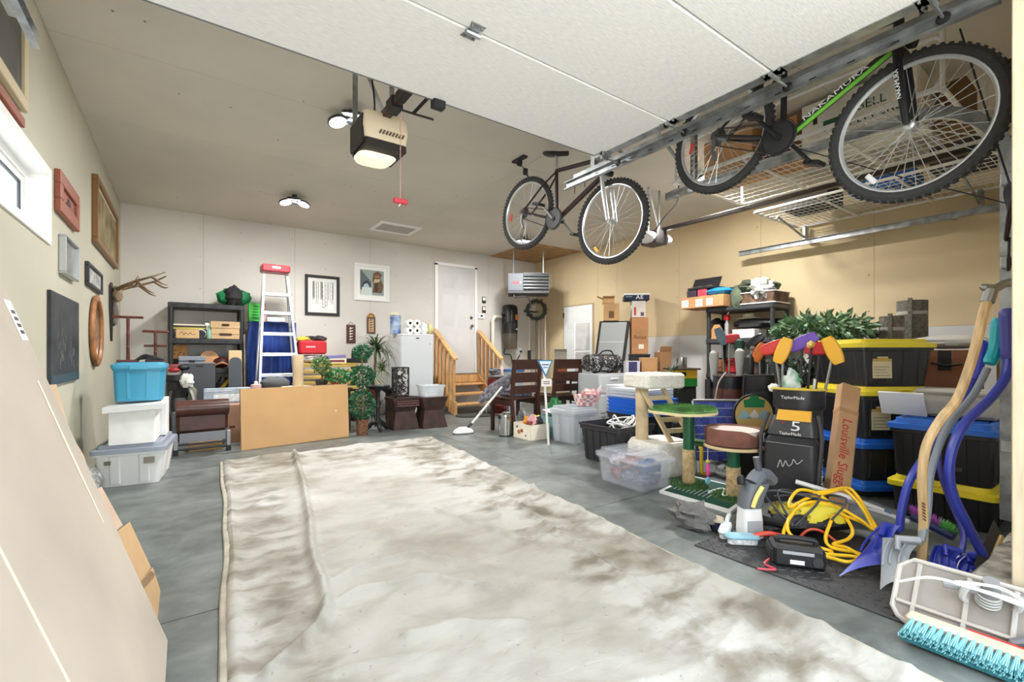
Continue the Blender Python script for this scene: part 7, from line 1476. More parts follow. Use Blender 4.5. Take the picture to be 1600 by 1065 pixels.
def canvas():
    m = bpy.data.materials.new('canvas'); m.use_nodes = True; nt = m.node_tree; p = nt.nodes['Principled BSDF']; Lk = nt.links.new; p.inputs['Roughness'].default_value = .7
    tc = nt.nodes.new('ShaderNodeTexCoord'); 
    def nz(sc, det=5, st=(1, 1, 1), dist=0):
        mp = nt.nodes.new('ShaderNodeMapping'); mp.inputs['Scale'].default_value = st; Lk(tc.outputs['Object'], mp.inputs[0]); n = nt.nodes.new('ShaderNodeTexNoise'); n.inputs['Scale'].default_value = sc; n.inputs['Detail'].default_value = det; n.inputs['Distortion'].default_value = dist; Lk(mp.outputs[0], n.inputs['Vector']); return n.outputs['Fac']
    def ramp(src, stops):
        r = nt.nodes.new('ShaderNodeValToRGB'); 
        for i, (pos, c) in enumerate(stops):
            e = r.color_ramp.elements[i] if i < 2 else r.color_ramp.elements.new(pos); e.position = pos; e.color = c
        Lk(src, r.inputs['Fac']); return r.outputs['Color']
    def mul(a, c, f=1.0):
        x = nt.nodes.new('ShaderNodeMix'); x.data_type = 'RGBA'; x.blend_type = 'MULTIPLY'; x.inputs[0].default_value = f; Lk(a, x.inputs[6]); Lk(c, x.inputs[7]); return x.outputs[2]
    base = ramp(nz(.8, 4, dist=.5), [(.35, rgb(162, 159, 150)), (.65, rgb(188, 187, 183))])
    at = nt.nodes.new('ShaderNodeAttribute'); at.attribute_name = 'dirt'
    st = ramp(nz(2.2, 8, (1, .7, 1), .3), [(.30, rgb(190, 182, 166)), (.50, (1, 1, 1, 1))]); sm = ramp(nz(4.5, 9, (1, 1.6, 1), .25), [(.36, rgb(166, 156, 138)), (.56, (1, 1, 1, 1))]); fn = ramp(nz(38, 3), [(.24, rgb(140, 128, 110)), (.33, (1, 1, 1, 1))])
    d1 = mul(mul(base, st, .45), sm, .15); dd = mul(mul(base, sm, .9), st, 1.0); mx = nt.nodes.new('ShaderNodeMix'); mx.data_type = 'RGBA'; Lk(at.outputs['Fac'], mx.inputs[0]); Lk(d1, mx.inputs[6]); Lk(dd, mx.inputs[7]); out = mul(mx.outputs[2], fn, .5); Lk(out, p.inputs['Base Color'])
    bp = nt.nodes.new('ShaderNodeBump'); bp.inputs['Strength'].default_value = .55; bp.inputs['Distance'].default_value = .012; Lk(nz(9, 7, (1, 2.2, 1), 1.0), bp.inputs['Height']); rd = nz(2.6, 5, (.8, 2.4, 1), .6); rd.node.noise_type = 'RIDGED_MULTIFRACTAL'; b2 = nt.nodes.new('ShaderNodeBump'); b2.inputs['Strength'].default_value = .5; b2.inputs['Distance'].default_value = .02; Lk(rd, b2.inputs['Height']); Lk(bp.outputs['Normal'], b2.inputs['Normal']); Lk(b2.outputs['Normal'], p.inputs['Normal'])
    return m
CV = canvas()
tp_ = thing('canvas_tarp', 'large cream canvas tarp spread over the middle of the floor', 'tarp', (0, 0, 0))
cl_ = part('cloth', tp_, B().grid(tarp_pt, 200, 330), CV, 80)
at_ = cl_.data.attributes.new('dirt', 'FLOAT', 'POINT')          # where the canvas is soiled: outer strips and the far end
def dirt_at(a, c):
    s = lambda e0, e1, x: max(0, min(1, (x - e0) / (e1 - e0)))
    return min(1, max(s(.66, .74, a) * (1 - .5 * s(.9, 1, a)), .8 * s(.2, .15, a), .85 * s(.26, .06, c), .12))
at_.data.foreach_set('value', [dirt_at((i % 201) / 200, (i // 201) / 330) for i in range(201 * 331)])
HM = mat((178, 172, 156), .8, n=(10, .12), b=(30, .5))
for pts, nm in (([(TLc.x, TLc.y), (TRc.x, TRc.y)], 'hem'), ([(TLc.x, TLc.y), (BLc.x, BLc.y)], 'hem'), ([(TRc.x, TRc.y), (BRc.x, BRc.y)], 'hem')):
    a, c = Vector(pts[0]), Vector(pts[1]); P = []
    for i in range(61): q = a.lerp(c, i / 60); w_ = NZ.noise(Vector((q.x * 1.3, q.y * 1.3, 4))) * .03; P.append((q.x + (w_ if abs(a.y - c.y) > 1 else 0), q.y + (w_ if abs(a.y - c.y) < 1 else 0), .012 + .004 * NZ.noise(Vector((q.x * 9, q.y * 9, 0)))))
    part(nm, tp_, B().tube(P, .017, 8, flat=.6), HM)
# ================================================================ overhead door in its open position
DZ = 2.40
def doorskin():
    m = bpy.data.materials.new('door_skin'); m.use_nodes = True; nt = m.node_tree; p = nt.nodes['Principled BSDF']; p.inputs['Roughness'].default_value = .5; Lk = nt.links.new
    tc = nt.nodes.new('ShaderNodeTexCoord'); mp = nt.nodes.new('ShaderNodeMapping'); mp.inputs['Scale'].default_value = (5, 40, 1); Lk(tc.outputs['Object'], mp.inputs[0])
    n = nt.nodes.new('ShaderNodeTexNoise'); n.inputs['Scale'].default_value = 5; n.inputs['Detail'].default_value = 6; Lk(mp.outputs[0], n.inputs['Vector'])
    r = nt.nodes.new('ShaderNodeValToRGB'); r.color_ramp.elements[0].position = .3; r.color_ramp.elements[1].position = .7; r.color_ramp.elements[0].color = rgb(226, 227, 226); r.color_ramp.elements[1].color = rgb(246, 247, 246); Lk(n.outputs['Fac'], r.inputs['Fac']); Lk(r.outputs['Color'], p.inputs['Base Color'])
    b = nt.nodes.new('ShaderNodeBump'); b.inputs['Strength'].default_value = .25; b.inputs['Distance'].default_value = .004; Lk(n.outputs['Fac'], b.inputs['Height']); Lk(b.outputs['Normal'], p.inputs['Normal']); return m
DS = doorskin(); ZN = mat((168, 172, 174), .35, .75, n=(12, .2))
dr = thing('overhead_door', 'white panelled garage door raised flat under the ceiling', 'garage door', (0, 0, DZ)); DY = [2.29, 1.70, 1.11, .52, .33]
for i in range(4):
    part('door_panel', dr, B().bx(-.40, 2.38, DY[i + 1] + .003, DY[i] - .003, 0, .045, .006), DS)
    st = part('end_stile', dr, B().bx(2.325, 2.384, DY[i + 1] + .004, DY[i] - .004, -.004, .047), ZN); part('end_stile', dr, B().bx(-.404, -.345, DY[i + 1] + .004, DY[i] - .004, -.004, .047), ZN)
part('top_edge', dr, B().bx(-.40, 2.38, 2.288, 2.294, .0, .046), mat((120, 122, 122), .5))
def hinge(x, y, name='hinge', roller=0):
    h = part(name, dr, B().prism([(-.035, -.05), (.035, -.05), (.02, 0), (.035, .05), (-.035, .05), (-.02, 0)], .004, T(x, y, -.004)), ZN)
    part('knuckle', h, B().tube([(x - .035, y, -.014), (x + .035, y, -.014)], .011, 8), ZN)
    for sx in (-.022, .022):
        for sy in (-.036, .036): part('bolt', h, B().lathe([(.006, -.012), (.006, -.003)], 8, (x + sx, y + sy, 0)), ZN)
    if roller:
        part('roller_stem', h, B().tube([(x, y, -.02), (x + roller * .13, y, -.02)], .006, 7), ZN); part('roller', h, B().lathe([(.02, -.008), (.024, 0), (.02, .008)], 14).tf(T(x + roller * .14, y, -.02) @ Ry(PI / 2)), BLACK())
for y in DY[1:4]:
    hinge(1.0, y); hinge(2.35, y, roller=1); hinge(-.37, y, roller=-1)
b = part('top_bracket', dr, B().bx(2.30, 2.38, 2.19, 2.28, -.03, .0, .003).bx(2.30, 2.36, 2.2, 2.215, -.05, 0), ZN); part('roller_stem', b, B().tube([(2.34, 2.23, -.025), (2.49, 2.23, -.025)], .007, 7), ZN); part('roller', b, B().lathe([(.02, -.008), (.024, 0), (.02, .008)], 14).tf(T(2.49, 2.23, -.025) @ Ry(PI / 2)), BLACK())
def channel(pts, ax, w=.055, d=.03, th=.003):
    """C-shaped track swept along pts; ax = sideways direction of the open mouth"""
    b = B(); P = [Vector(p) for p in pts]; ax = Vector(ax); secs = []
    for i, p in enumerate(P):
        t_ = (P[min(i + 1, len(P) - 1)] - P[max(i - 1, 0)]).normalized(); n = t_.cross(ax).normalized()
        q = [(0, -w / 2), (d, -w / 2), (d, -w / 2 + th), (th, -w / 2 + th), (th, w / 2 - th), (d, w / 2 - th), (d, w / 2), (0, w / 2)]
        secs.append([tuple(p + ax * a + n * c) for a, c in q])
    return b.loft(secs)
def arc(x, y, z, r, n=8): return [(x, y - r * math.sin(a), z - r + r * math.cos(a)) for a in [PI / 2 * i / n for i in range(n + 1)]]
t = thing('door_track', 'galvanised track along the right edge of the raised door', 'track', (2.52, 0, DZ - .02)); L = T(-2.52, 0, -DZ + .02)
part('track_channel', t, channel([(2.52, 2.80, DZ - .02), (2.52, 1.6, DZ - .02), (2.52, .36, DZ - .02)], (-1, 0, 0)).tf(L), ZN); part('track_angle', t, B().bx(2.52, 2.56, .36, 2.72, DZ - .005, DZ).bx(2.52, 2.525, .36, 2.72, DZ - .005, DZ + .05).tf(L), ZN)
for y in (2.52,): part('hanger_strap', t, B().bx(2.53, 2.57, y - .02, y + .02, DZ, ZC - .002).tf(L), ZN)
part('hanger_strap', t, B().tube([(2.55, 2.5, DZ), (2.85, 2.3, ZC - .005)], .014, 4).tf(L), ZN); 
for i in range(14): part('slot', t, B().bx(2.4895, 2.4915, .5 + i * .16, .53 + i * .16, DZ - .035, DZ - .03).tf(L), BLACK())
t = thing('door_track', 'galvanised track along the left edge of the raised door', 'track', (-.54, 0, DZ - .02)); L = T(.54, 0, -DZ + .02)
part('track_channel', t, channel([(-.54, 2.83, DZ - .02), (-.54, .36, DZ - .02)], (1, 0, 0)).tf(L), ZN); part('track_angle', t, B().bx(-.58, -.54, .36, 2.7, DZ - .005, DZ).tf(L), ZN); part('hanger_strap', t, B().bx(-.575, -.54, 2.4, 2.44, DZ, ZC - .002).tf(L), ZN)
t = thing('door_track', 'curved galvanised track of the second door behind the shovels', 'track', (3.37, .46, .19)); L = T(-3.37, -.46, -.19)
part('track_channel', t, channel([(3.37, 2.49, DZ - .02), (3.37, 1.6, DZ - .02)] + arc(3.37, .86, DZ - .02, .40) + [(3.37, .46, 1.5), (3.37, .46, .195)], (1, 0, 0), .06, .035).tf(L), ZN); part('track_angle', t, B().bx(3.33, 3.37, .9, 2.4, DZ - .005, DZ).bx(3.30, 3.37, .42, .44, .22, 1.98).tf(L), mat((196, 196, 192), .45, .4, n=(14, .2)))
for z in (.55, 1.0, 1.45, 1.86): k = part('wall_bracket', t, B().bx(3.28, 3.37, .432, .475, z, z + .06, .003).tf(L), ZN); [part('bracket_hole', k, B().bx(3.29 + i * .02, 3.30 + i * .02, .430, .432, z + .025, z + .037).tf(L), BLACK()) for i in range(3)]
for i in range(7): part('bolt_hole', t, B().bx(3.298, 3.30, .4245, .4295, .35 + i * .06, .36 + i * .06).tf(L @ T(.0, 0, .3)), BLACK())
for y in (2.2,): part('hanger_strap', t, B().bx(3.33, 3.37, y - .02, y + .02, DZ, ZC - .002).tf(L), ZN); part('hanger_strap', t, B().tube([(3.35, y, DZ), (3.05, 2.45, ZC - .005)], .014, 4).tf(L), ZN)
for i in range(12): part('strap_hole', t, B().lathe([(.006, 0), (.006, .001)], 8).tf(L @ T(3.329, 2.2, DZ + .06 + i * .04) @ Ry(-PI / 2)), mat((60, 60, 62), .6))
a, c = Px(1155, 397, 5.95), Px(1560, 325, 5.95)
t = thing('door_track', 'long galvanised track fixed along the right wall', 'track', (5.95, 1.0, a.z)); L = T(-5.95, -1.0, -a.z)
part('track_channel', t, channel([(5.95, a.y, a.z), (5.95, .9, a.z)] + arc(5.95, .86, a.z, .40) + [(5.95, .46, .2)], (-1, 0, 0), .06, .035).tf(L), ZN); part('track_angle', t, B().bx(5.95, 5.99, .9, a.y - .05, a.z + .02, a.z + .025).tf(L), ZN)
for y in (1.2, 2.4): part('wall_bracket', t, B().bx(5.95, XR - .006, y - .02, y + .02, a.z + .0, a.z + .004).tf(L), ZN)
t = thing('bearing_plate', 'dark steel bearing plate with a drum above the right pier', 'bracket', (3.06, YF + .005, 2.05)); part('plate', t, B().bx(-.06, .10, 0, .08, 0, .36, .004), mat((86, 84, 80), .5, .5)); part('bearing', t, B().lathe([(.05, 0), (.045, .03), (.02, .035)], 20).tf(T(.02, .08, .28) @ Rx(-PI / 2)), mat((60, 58, 56), .4, .6)); part('track_foot', t, B().bx(-.03, .03, .012, .06, -.05, .16, .003), ZN)
# black cord hank by the pier
q = Pd(1577, 300, 1.95); t = thing('cord_hank', 'black cord wound in a long hank hanging at the right pier', 'cord', q)
b = B()
for i in range(6): o = (i - 2.5) * .006; b.tube(spline([(o, 0, .04), (.012 + o, o, 0), (.014 + o, 0, -.1), (o, .01, -.2), (-.014 + o, 0, -.1), (-.012 + o, o, 0)], 5, True), .0045, 6, True)
part('wound_cord', t, b, BLACK(), kind='stuff'); part('loose_end', t, B().tube(spline([(0, 0, -.19), (-.01, 0, -.26), (-.03, 0, -.29), (-.02, 0, -.33), (.02, 0, -.3), (.01, 0, -.27)], 6), .005, 6), BLACK()); part('rope', t, B().tube([(0, 0, .04), Pd(1500, 45, 2.1) - q], .004, 6), BLACK()); part('rope', t, B().tube([(0, 0, -.05), Pd(1440, 285, 2.4) - q, Pd(1240, 230, 2.95) - q], .003, 6), BLACK())

# ================================================================ door openers
def opener(label, loc, body, dark, kind):
    t = thing('door_opener', label, 'garage opener', loc); return t
t = opener('beige garage door opener hanging in the middle of the ceiling', (1.0, 2.86, 2.26), 0, 0, 0); BE = mat((222, 206, 178), .45)
part('cover', t, B().loft([rr(.26, .26, .02, .06), rr(.285, .28, .03, .13), rr(.28, .27, .03, .20), rr(.26, .25, .03, .225)]), BE); part('black_base', t, B().bx(-.13, .13, -.13, .13, .012, .062, .008), mat((40, 36, 34), .5)); part('lamp_lens', t, B().loft([rr(.2, .16, .06, -.012, -.02, .06), rr(.24, .2, .06, .012, -.01, .05)]), mat((250, 240, 216), .4, em=.4)); part('side_plate', t, B().bx(-.147, -.13, -.12, .12, .03, .2, .006), mat((40, 38, 38), .5))
for i in range(8): part('vent_slot', t, B().bx(-.005, .005, -.001, .001, -.014, .014).tf(T(-.04 + i * .02, -.1405, .105) @ Ry(.5)), mat((90, 74, 56), .7))
part('drive_rail', t, B().bx(-.025, .025, -2.45, -.08, .20, .245, .003), mat((70, 44, 34), .4, .3)); part('rail_tip', t, B().bx(-.028, .028, -.9, -.34, .198, .247, .003), BLACK()); part('trolley', t, B().bx(-.035, .035, -.31, -.21, .18, .255, .006), BLACK())
part('door_arm', t, B().tube([(.02, -.27, .20), (.10, -.36, .15), (.17, -.42, .12)], .014, 5, flat=.4), mat((50, 44, 40), .5, .4)); part('door_arm', t, B().tube([(.08, -.34, .16), (.11, -.52, .20), (.12, -.585, .155)], .012, 5, flat=.4), mat((40, 36, 34), .5, .4)); part('arm_bracket', t, B().bx(.09, .16, -.60, -.55, .10, .155, .004), BLACK())
for x, y in ((-.12, .1), (.12, .1)): part('hanger_strap', t, B().bx(x - .016, x + .016, y - .003, y + .003, .2, ZC - 2.26 - .001), ZN)
part('hanger_strap', t, B().tube([(-.12, .1, ZC - 2.27), (.12, .1, .24)], .014, 4), ZN); part('power_cord', t, B().tube(spline([(.0, .1, .22), (-.03, .0, .35), (-.06, -.02, .55), (-.04, 0, ZC - 2.262)], 6), .006, 6), BLACK())
t = thing('release_cord', 'red emergency release handle on a thin cord under the beige opener', 'cord', (1.036, 2.6, 1.92)); part('cord', t, B().tube([(0, 0, .02), (0, 0, .525)], .0025, 5), mat((214, 150, 140), .7)); part('red_handle', t, B().bx(-.042, .042, -.012, .012, -.008, .022, .005), mat((206, 60, 70), .5)); part('knot', t, B().tube([(0, 0, -.008), (-.01, 0, -.025)], .003, 5), WHITE())
q = Pd(1022, 371, 5.5)
t = thing('door_opener', 'black and white garage door opener over the second bay', 'garage opener', (q.x, q.y, q.z - .09)); part('motor_case', t, B().loft([rr(.22, .22, .02, .0), rr(.24, .26, .03, .06), rr(.2, .24, .03, .15)]), mat((44, 40, 40), .45)); part('white_lens', t, B().loft([[(x, y * s, .075 + .07 * s * zz) for y, zz in [(.12 * math.cos(a), math.sin(a)) for a in [2 * PI * i / 16 for i in range(16)]]] for x, s in ((.1, 1), (.16, 1), (.22, .8), (.26, .4))]), mat((232, 232, 228), .4)); part('white_end', t, B().loft([[(x, y * s, .075 + .07 * s * zz) for y, zz in [(.12 * math.cos(a), math.sin(a)) for a in [2 * PI * i / 16 for i in range(16)]]] for x, s in ((-.11, 1), (-.15, .9), (-.17, .6))]), mat((214, 214, 210), .4))
part('drive_rail', t, B().bx(.02, .07, -3.0, -.1, .15, .19, .003), mat((60, 56, 52), .4, .5))
for x in (-.1, .1): part('hanger_strap', t, B().bx(x - .015, x + .015, 0, .005, .12, ZC - t.location.z - .001), ZN)
part('hanger_strap', t, B().tube([(-.1, 0, ZC - t.location.z - .01), (.1, 0, .15)], .012, 4), ZN); part('power_cord', t, B().tube(spline([(.05, -.3, ZC - t.location.z - .04), (.05, -.28, .45), (0, -.15, .3), (0, 0, .16)], 6), .006, 6), BLACK()); part('ceiling_plate', t, B().bx(.0, .1, -.36, -.24, ZC - t.location.z - .02, ZC - t.location.z - .001, .004), WHITE())

# ================================================================ ceiling racks with wire decks
RK = mat((224, 224, 220), .45)
def rack(label, x0, x1, y0, y1, z, posts, side):
    t = thing('ceiling_rack', label, 'rack', (x0, y0, z)); w, d = x1 - x0, y1 - y0
    part('rim', t, B().tube(rr(w, d, .05, 0, w / 2, d / 2), .014, 8, True), RK)
    b = B(); 
    for i in range(1, int(d / .052)): b.tube([(0, i * .052, .004), (w, i * .052, .004)], .0032, 4)
    part('cross_wires', t, b, RK, kind='stuff'); b = B()
    for i in range(1, int(w / .105)): b.tube([(i * .105, 0, -.004), (i * .105, d, -.004)], .0035, 4)
    part('long_wires', t, b, RK, kind='stuff')
    for y in (d * .33, d * .66): part('support_bar', t, B().tube([(0, y, -.012), (w, y, -.012)], .012, 6), RK)
    for (px, py) in posts: part('post', t, B().tube([(px, py, 0), (px, py, ZC - z - .002)], .014, 8), RK)
    if side:
        part('side_frame', t, B().tube([(0, y, zz) for y, zz in [(q[0] + d / 2, q[1] + .16) for q in rr(d, .30, .05, 0)]], .012, 8, True), RK)
    return t
r1 = rack('white wire ceiling rack holding produce cartons behind the front bicycle', 3.58, 4.70, .75, 2.53, 2.57, ((0, .0), (0, 1.78), (1.12, 0), (1.12, 1.78)), True)
r2 = rack('white wire shelf rack bracketed to the right wall under the ceiling', 5.05, 6.10, .75, 2.60, 2.57, (), False)
for y in (.25, 1.74): part('wall_bracket', r2, B().bx(.95, 1.045, y - .015, y + .015, -.19, -.02).tube([(.3, y, -.02), (1.0, y, -.16)], .012, 6), ZN)
part('front_rail', r2, B().tube([(0, 0, .06), (0, 1.85, .06)], .012, 8), RK)
t = carton('produce_carton', 'white produce carton lettered in green on the ceiling rack', (4.12, 1.30, 2.585), .36, .70, .37, 0, (226, 222, 210), tape=False); GL = mat((30, 80, 56), .7)
text(t, 'BELL', GL, T(-.181, -.10, .215) @ LEFTF, .085); text(t, 'PEPPERS', GL, T(-.181, -.12, .13) @ LEFTF, .085); part('hand_hole', t, B().bx(-.1812, -.18, .24, .27, .20, .28), mat((50, 40, 34), .9)); part('hand_hole', t, B().bx(-.1812, -.18, -.30, -.27, .20, .28), mat((50, 40, 34), .9)); part('green_print', t, B().bx(-.1812, -.18, .1, .2, .12, .2), GL)
t = carton('produce_carton', 'maroon and tan carton left of the green-lettered carton', (4.12, 1.82, 2.585), .34, .26, .34, 0, (188, 140, 92), tape=False); part('maroon_band', t, B().bx(-.1712, -.17, -.13, .13, .0, .2), mat((96, 24, 50), .7)); part('white_script', t, B().tube(spline([(-.172, .08, .08), (-.172, .03, .13), (-.172, .0, .07), (-.172, -.06, .12)], 5), .004, 5), WHITE())
carton('carton', 'plain brown carton at the far end of the ceiling rack', (4.05, 2.22, 2.585), .36, .44, .36, 0, (190, 146, 98), tape=True)
for i, (x, y, w, d, h, c, lab) in enumerate(((5.4, 1.0, .34, .36, .22, (60, 54, 48), 'dark carton on the wall rack nearest the front'), (5.45, 1.55, .3, .5, .12, (40, 90, 160), 'flat blue box on the wall rack'), (5.5, 2.2, .4, .44, .18, (70, 66, 62), 'charcoal box at the far end of the wall rack'), (4.4, .855, .3, .17, .3, (120, 92, 64), 'brown carton at the near end of the ceiling rack'))): carton('carton', lab, (x, y, 2.585), w, d, h, 0, c, tape=False)

# ================================================================ bicycles hung from the ceiling
def bicycle(label, A, C, frame, fork, rim, accent=None, turn=0.0, lettering=None):
    """A rear axle, C front axle (world); local x forwards, z up"""
    ax = (C - A).normalized(); mid = (A + C) / 2; A = mid - ax * .52; 
    yv = Vector((0, 0, 1)).cross(ax).normalized(); zv = ax.cross(yv)
    t = bpy.data.objects.new('bicycle', None); COL.objects.link(t); tag(t, label, 'bicycle'); t.matrix_world = Matrix.Translation(A) @ Matrix((ax, yv, zv)).transposed().to_4x4()
    mf, mk, mr = mat(frame, .35, n=(3, .12)), mat(fork, .3, .3), mat(rim, .3, .6); TR = mat((52, 52, 52), .85, b=(60, .8)); SP = mat((196, 198, 200), .3, .7); K = BLACK()
    R = .335
    def wheel(M, nm):
        w = part(nm, t, B().tube([(R * .955 * math.cos(a), 0, R * .955 * math.sin(a)) for a in [2 * PI * i / 56 for i in range(56)]], .025, 10, True).tf(M), TR)
        kb = B()
        for i in range(64):
            a = 2 * PI * i / 64
            for s in (-1, 0, 1): kb.box((R * 1.03 * math.cos(a + s * .02) - (.004 * abs(s)) * math.cos(a), s * .013, R * 1.03 * math.sin(a + s * .02) - .004 * abs(s) * math.sin(a)), (.012, .008, .014), 0, Matrix.Rotation(-a, 3, 'Y'))
        part('tread_knobs', w, kb.tf(M), TR, 0, 'stuff')
        part('rim', w, B().loft([[(r * math.cos(a), y, r * math.sin(a)) for r, y in ((.872 * R, -.011), (.90 * R, -.012), (.90 * R, .012), (.872 * R, .011), (.845 * R, 0))] for a in [2 * PI * i / 56 for i in range(56)]], closed=True).tf(M), mr)
        sb = B()
        for i in range(32): a = 2 * PI * i / 32; h = a + (.5 if i % 4 < 2 else -.5); s = -1 if i % 2 else 1; sb.tube([(.02 * math.cos(h), s * .026, .02 * math.sin(h)), (.86 * R * math.cos(a), 0, .86 * R * math.sin(a))], .0016, 4)
        part('spokes', w, sb.tf(M), SP, kind='stuff'); part('hub', w, B().tube([(0, -.035, 0), (0, -.03, 0), (0, .03, 0), (0, .035, 0)], [.012, .022, .022, .012], 12).tf(M), SP); return w
    rw = wheel(Matrix(), 'rear_wheel'); FM = T(1.04, 0, 0) @ T(-.17, 0, .36) @ Matrix.Rotation(turn, 4, Vector((-.16, 0, .36)).normalized()) @ T(.17, 0, -.36); fw = wheel(FM, 'front_wheel')
    bb, st, ht, hb = (.43, 0, -.03), (.29, 0, .40), (.82, 0, .50), (.865, 0, .38)
    def tb(nm, pts, r, m, par=t): return part(nm, par, B().tube(pts, r, 10), m)
    dt = tb('down_tube', [bb, hb], .023, mf); tb('top_tube', [st, ht], .018, mf); tb('seat_tube', [bb, st], .017, mf); tb('head_tube', [ht, hb], .022, mf)
    for s in (-1, 1): tb('chain_stay', [(.42, s * .02, -.03), (.3, s * .05, -.02), (0, s * .06, 0)], .010, mf); tb('seat_stay', [(.295, s * .015, .38), (.2, s * .05, .26), (0, s * .06, 0)], .009, mf)
    tb('seat_post', [st, (.25, 0, .53)], .013, SP); part('saddle', t, B().loft([[(x, y * w, .545 + z * .5) for y, z in ((-1, 0), (-.7, .04), (0, .055), (.7, .04), (1, 0), (.5, -.03), (-.5, -.03))] for x, w in ((.12, .06), (.15, .075), (.22, .065), (.30, .03), (.39, .016))]), K)
    fk = Matrix.Rotation(0, 4, 'Z')
    def fx(p): return tuple((T(1.04 - .17, 0, .36) @ Matrix.Rotation(turn, 4, Vector((-.16, 0, .36)).normalized()) @ T(-.87, 0, -.36)) @ Vector(p))
    part('fork_crown', t, B().tube([fx((.88, -.06, .345)), fx((.88, .06, .345))], .02, 8), mk)
    for s in (-1, 1): part('fork_leg', t, B().tube([fx((.88, s * .06, .35)), fx((.95, s * .06, .19)), fx((1.04, s * .055, 0))], [.016, .02, .015], 10), mk)
    part('stem', t, B().tube([fx((.815, 0, .50)), fx((.80, 0, .55)), fx((.86, 0, .57))], .014, 8), K); part('handlebar', t, B().tube(spline([fx((.80, -.29, .60)), fx((.84, -.15, .60)), fx((.86, 0, .57)), fx((.84, .15, .60)), fx((.80, .29, .60))], 5), .012, 8), K)
    for s in (-1, 1): part('grip', t, B().tube([fx((.795, s * .30, .60)), fx((.825, s * .19, .60))], .017, 8), K); part('brake_lever', t, B().tube([fx((.83, s * .17, .59)), fx((.88, s * .2, .56)), fx((.87, s * .27, .56))], .006, 6), SP)
    cr = part('chainring', t, B().loft([[(bb[0] + r * math.cos(a), y, bb[2] + r * math.sin(a)) for r, y in ((.06, -.056), (.095, -.056), (.095, -.05), (.06, -.05))] for a in [2 * PI * i / 30 for i in range(30)]], closed=True), K); part('guard_disc', cr, B().lathe([(.085, 0), (.085, .003)], 30).tf(T(bb[0], -.058, bb[2]) @ Rx(PI / 2)), mat((44, 44, 46), .4)); part('chain_guard', cr, B().lathe([(.1, 0), (.104, .004), (.1, .008)], 30, cap=False).tf(T(bb[0], -.052, bb[2]) @ Rx(PI / 2)), K)
    for i in range(5): a = i * 2 * PI / 5; part('spider_arm', cr, B().tube([(bb[0], -.052, bb[2]), (bb[0] + .075 * math.cos(a), -.052, bb[2] + .075 * math.sin(a))], .009, 6), mat((70, 70, 72), .4, .5))
    for s in (-1, 1):
        e = (bb[0] + s * .14, s * .085, bb[2] + s * -.10); o = part('crank_arm', t, B().tube([(bb[0], s * .07, bb[2]), e], .011, 8), SP if fork[0] > 100 else K); part('pedal', o, B().bx(e[0] - .045, e[0] + .045, e[1] + s * .01, e[1] + s * .1, e[2] - .012, e[2] + .012, .005), K); part('reflector', o, B().bx(e[0] - .047, e[0] - .044, e[1] + s * .03, e[1] + s * .08, e[2] - .007, e[2] + .007), mat((230, 150, 40), .3))
    part('bottom_bracket', t, B().tube([(bb[0], -.07, bb[2]), (bb[0], .07, bb[2])], .024, 12), K); part('cassette', t, B().lathe([(.055, 0), (.03, .035)], 24).tf(T(0, -.03, 0) @ Rx(PI / 2)), mat((90, 90, 92), .4, .7)); part('derailleur', t, B().tube([(0, -.06, -.02), (.01, -.06, -.09), (.05, -.055, -.15)], .012, 7), mat((110, 110, 112), .4, .5))
    for z in (.05, -.06): part('chain', t, B().tube([(0, -.052, z * .9), (bb[0], -.053, bb[2] + z * 1.5)], .004, 5), mat((80, 76, 70), .5, .6))
    part('wheel_reflector', t, B().bx(-.03, .03, -.012, .0, -.012, .012, .003).tf(FM @ T(-.08, -.01, -.24) @ Ry(.6)), mat((236, 180, 70), .3) if not accent else mat((220, 222, 224), .3)); part('wheel_reflector', t, B().bx(-.012, .012, -.012, .0, -.035, .035, .003).tf(T(-.20, -.01, -.06)), mat((200, 60, 50), .3))
    part('brake_caliper', t, B().bx(.89, .93, -.035, .035, .36, .40, .006), K)
    if accent:
        part('accent_stripe', dt, B().tube([Vector(bb).lerp(Vector(hb), .05) + Vector((.010, -.010, -.010)), Vector(bb).lerp(Vector(hb), .95) + Vector((.010, -.010, -.010))], .012, 10), mat(accent, .4))
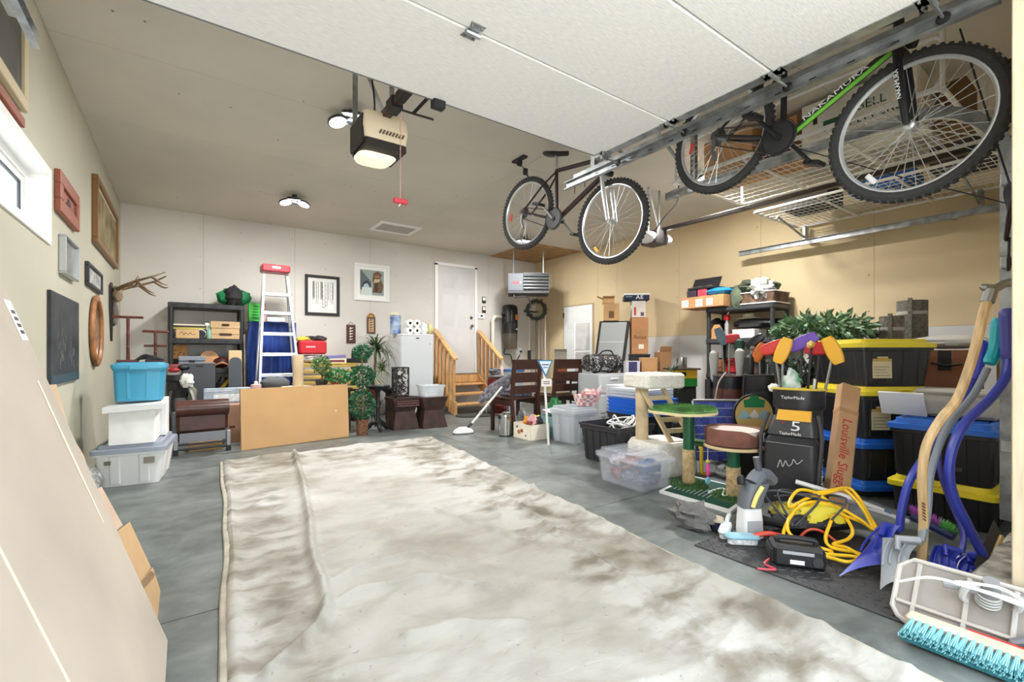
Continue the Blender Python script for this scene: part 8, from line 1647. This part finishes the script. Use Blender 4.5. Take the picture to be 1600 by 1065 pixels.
    if lettering:
        a, c = Vector(bb), Vector(hb); e = (c - a).normalized(); n = Vector((0, -1, 0)); M = Matrix((e, n.cross(e), n)).transposed().to_4x4(); L_ = text(t, lettering, mat((232, 234, 232), .5), T(*((a + c) / 2 + Vector((-.003, -.0236, .005)))) @ M, .036, xs=1.7)
        M2 = Matrix((Vector((0, 0, 1)), Vector((-1, 0, 0)), n)).transposed().to_4x4(); text(t, lettering, mat((232, 234, 232), .5), T(.955, -.081, .17) @ Ry(-.42) @ M2, .026)
    return t, A, ax, zv
b1, A1, x1_, z1_ = bicycle('dark red mountain bicycle with silver forks hanging behind the door', Pd(830, 334, 4.5), Pd(946, 345, 3.85), (48, 30, 32), (206, 208, 210), (206, 208, 210))
b2, A2, x2_, z2_ = bicycle('black and green mountain bicycle hanging beside the door track', Vector((2.86, 1.72, 2.45)), Vector((2.80, .66, 2.09)), (32, 34, 34), (34, 34, 36), (200, 202, 204), (110, 190, 60), 0, 'NAKAMURA')
part('bottle_cage', b1, B().tube(spline([(.60, -.03, .20), (.58, -.03, .32), (.66, -.03, .36), (.70, -.03, .26)], 6), .004, 6), BLACK())
def hoist(label, p, q):
    t = thing('bike_hoist', label, 'hoist', (p.x, p.y, ZC)); part('ceiling_plate', t, B().bx(-.03, .03, -.10, .10, -.02, 0, .004), BLACK()); part('pulley', t, B().lathe([(.03, -.012), (.022, 0), (.03, .012)], 16).tf(T(0, 0, -.05) @ Ry(PI / 2)), BLACK()); e = q - Vector((p.x, p.y, ZC))
    part('rope', t, B().tube([(0, 0, -.05), (e.x * .8, e.y * .8, e.z * .6)], .004, 6), BLACK()); part('block', t, B().bx(-.02, .02, -.02, .02, -.03, .03, .006).tf(T(e.x * .8, e.y * .8, e.z * .65)), BLACK()); part('hook', t, B().tube(spline([(e.x * .8, e.y * .8, e.z * .72), (e.x, e.y - .02, e.z * .9), (e.x, e.y, e.z), (e.x, e.y + .04, e.z * .97)], 5), .007, 6), BLACK())
hoist('black pulley hoist holding the rear wheel of the dark red bicycle', A1 + Vector((0, .12, 0)), A1 + Vector((0, .0, .33)))
hoist('black pulley hoist holding the rear of the green bicycle', A2 + Vector((0, .15, 0)), A2 + Vector((0, 0, .33)))
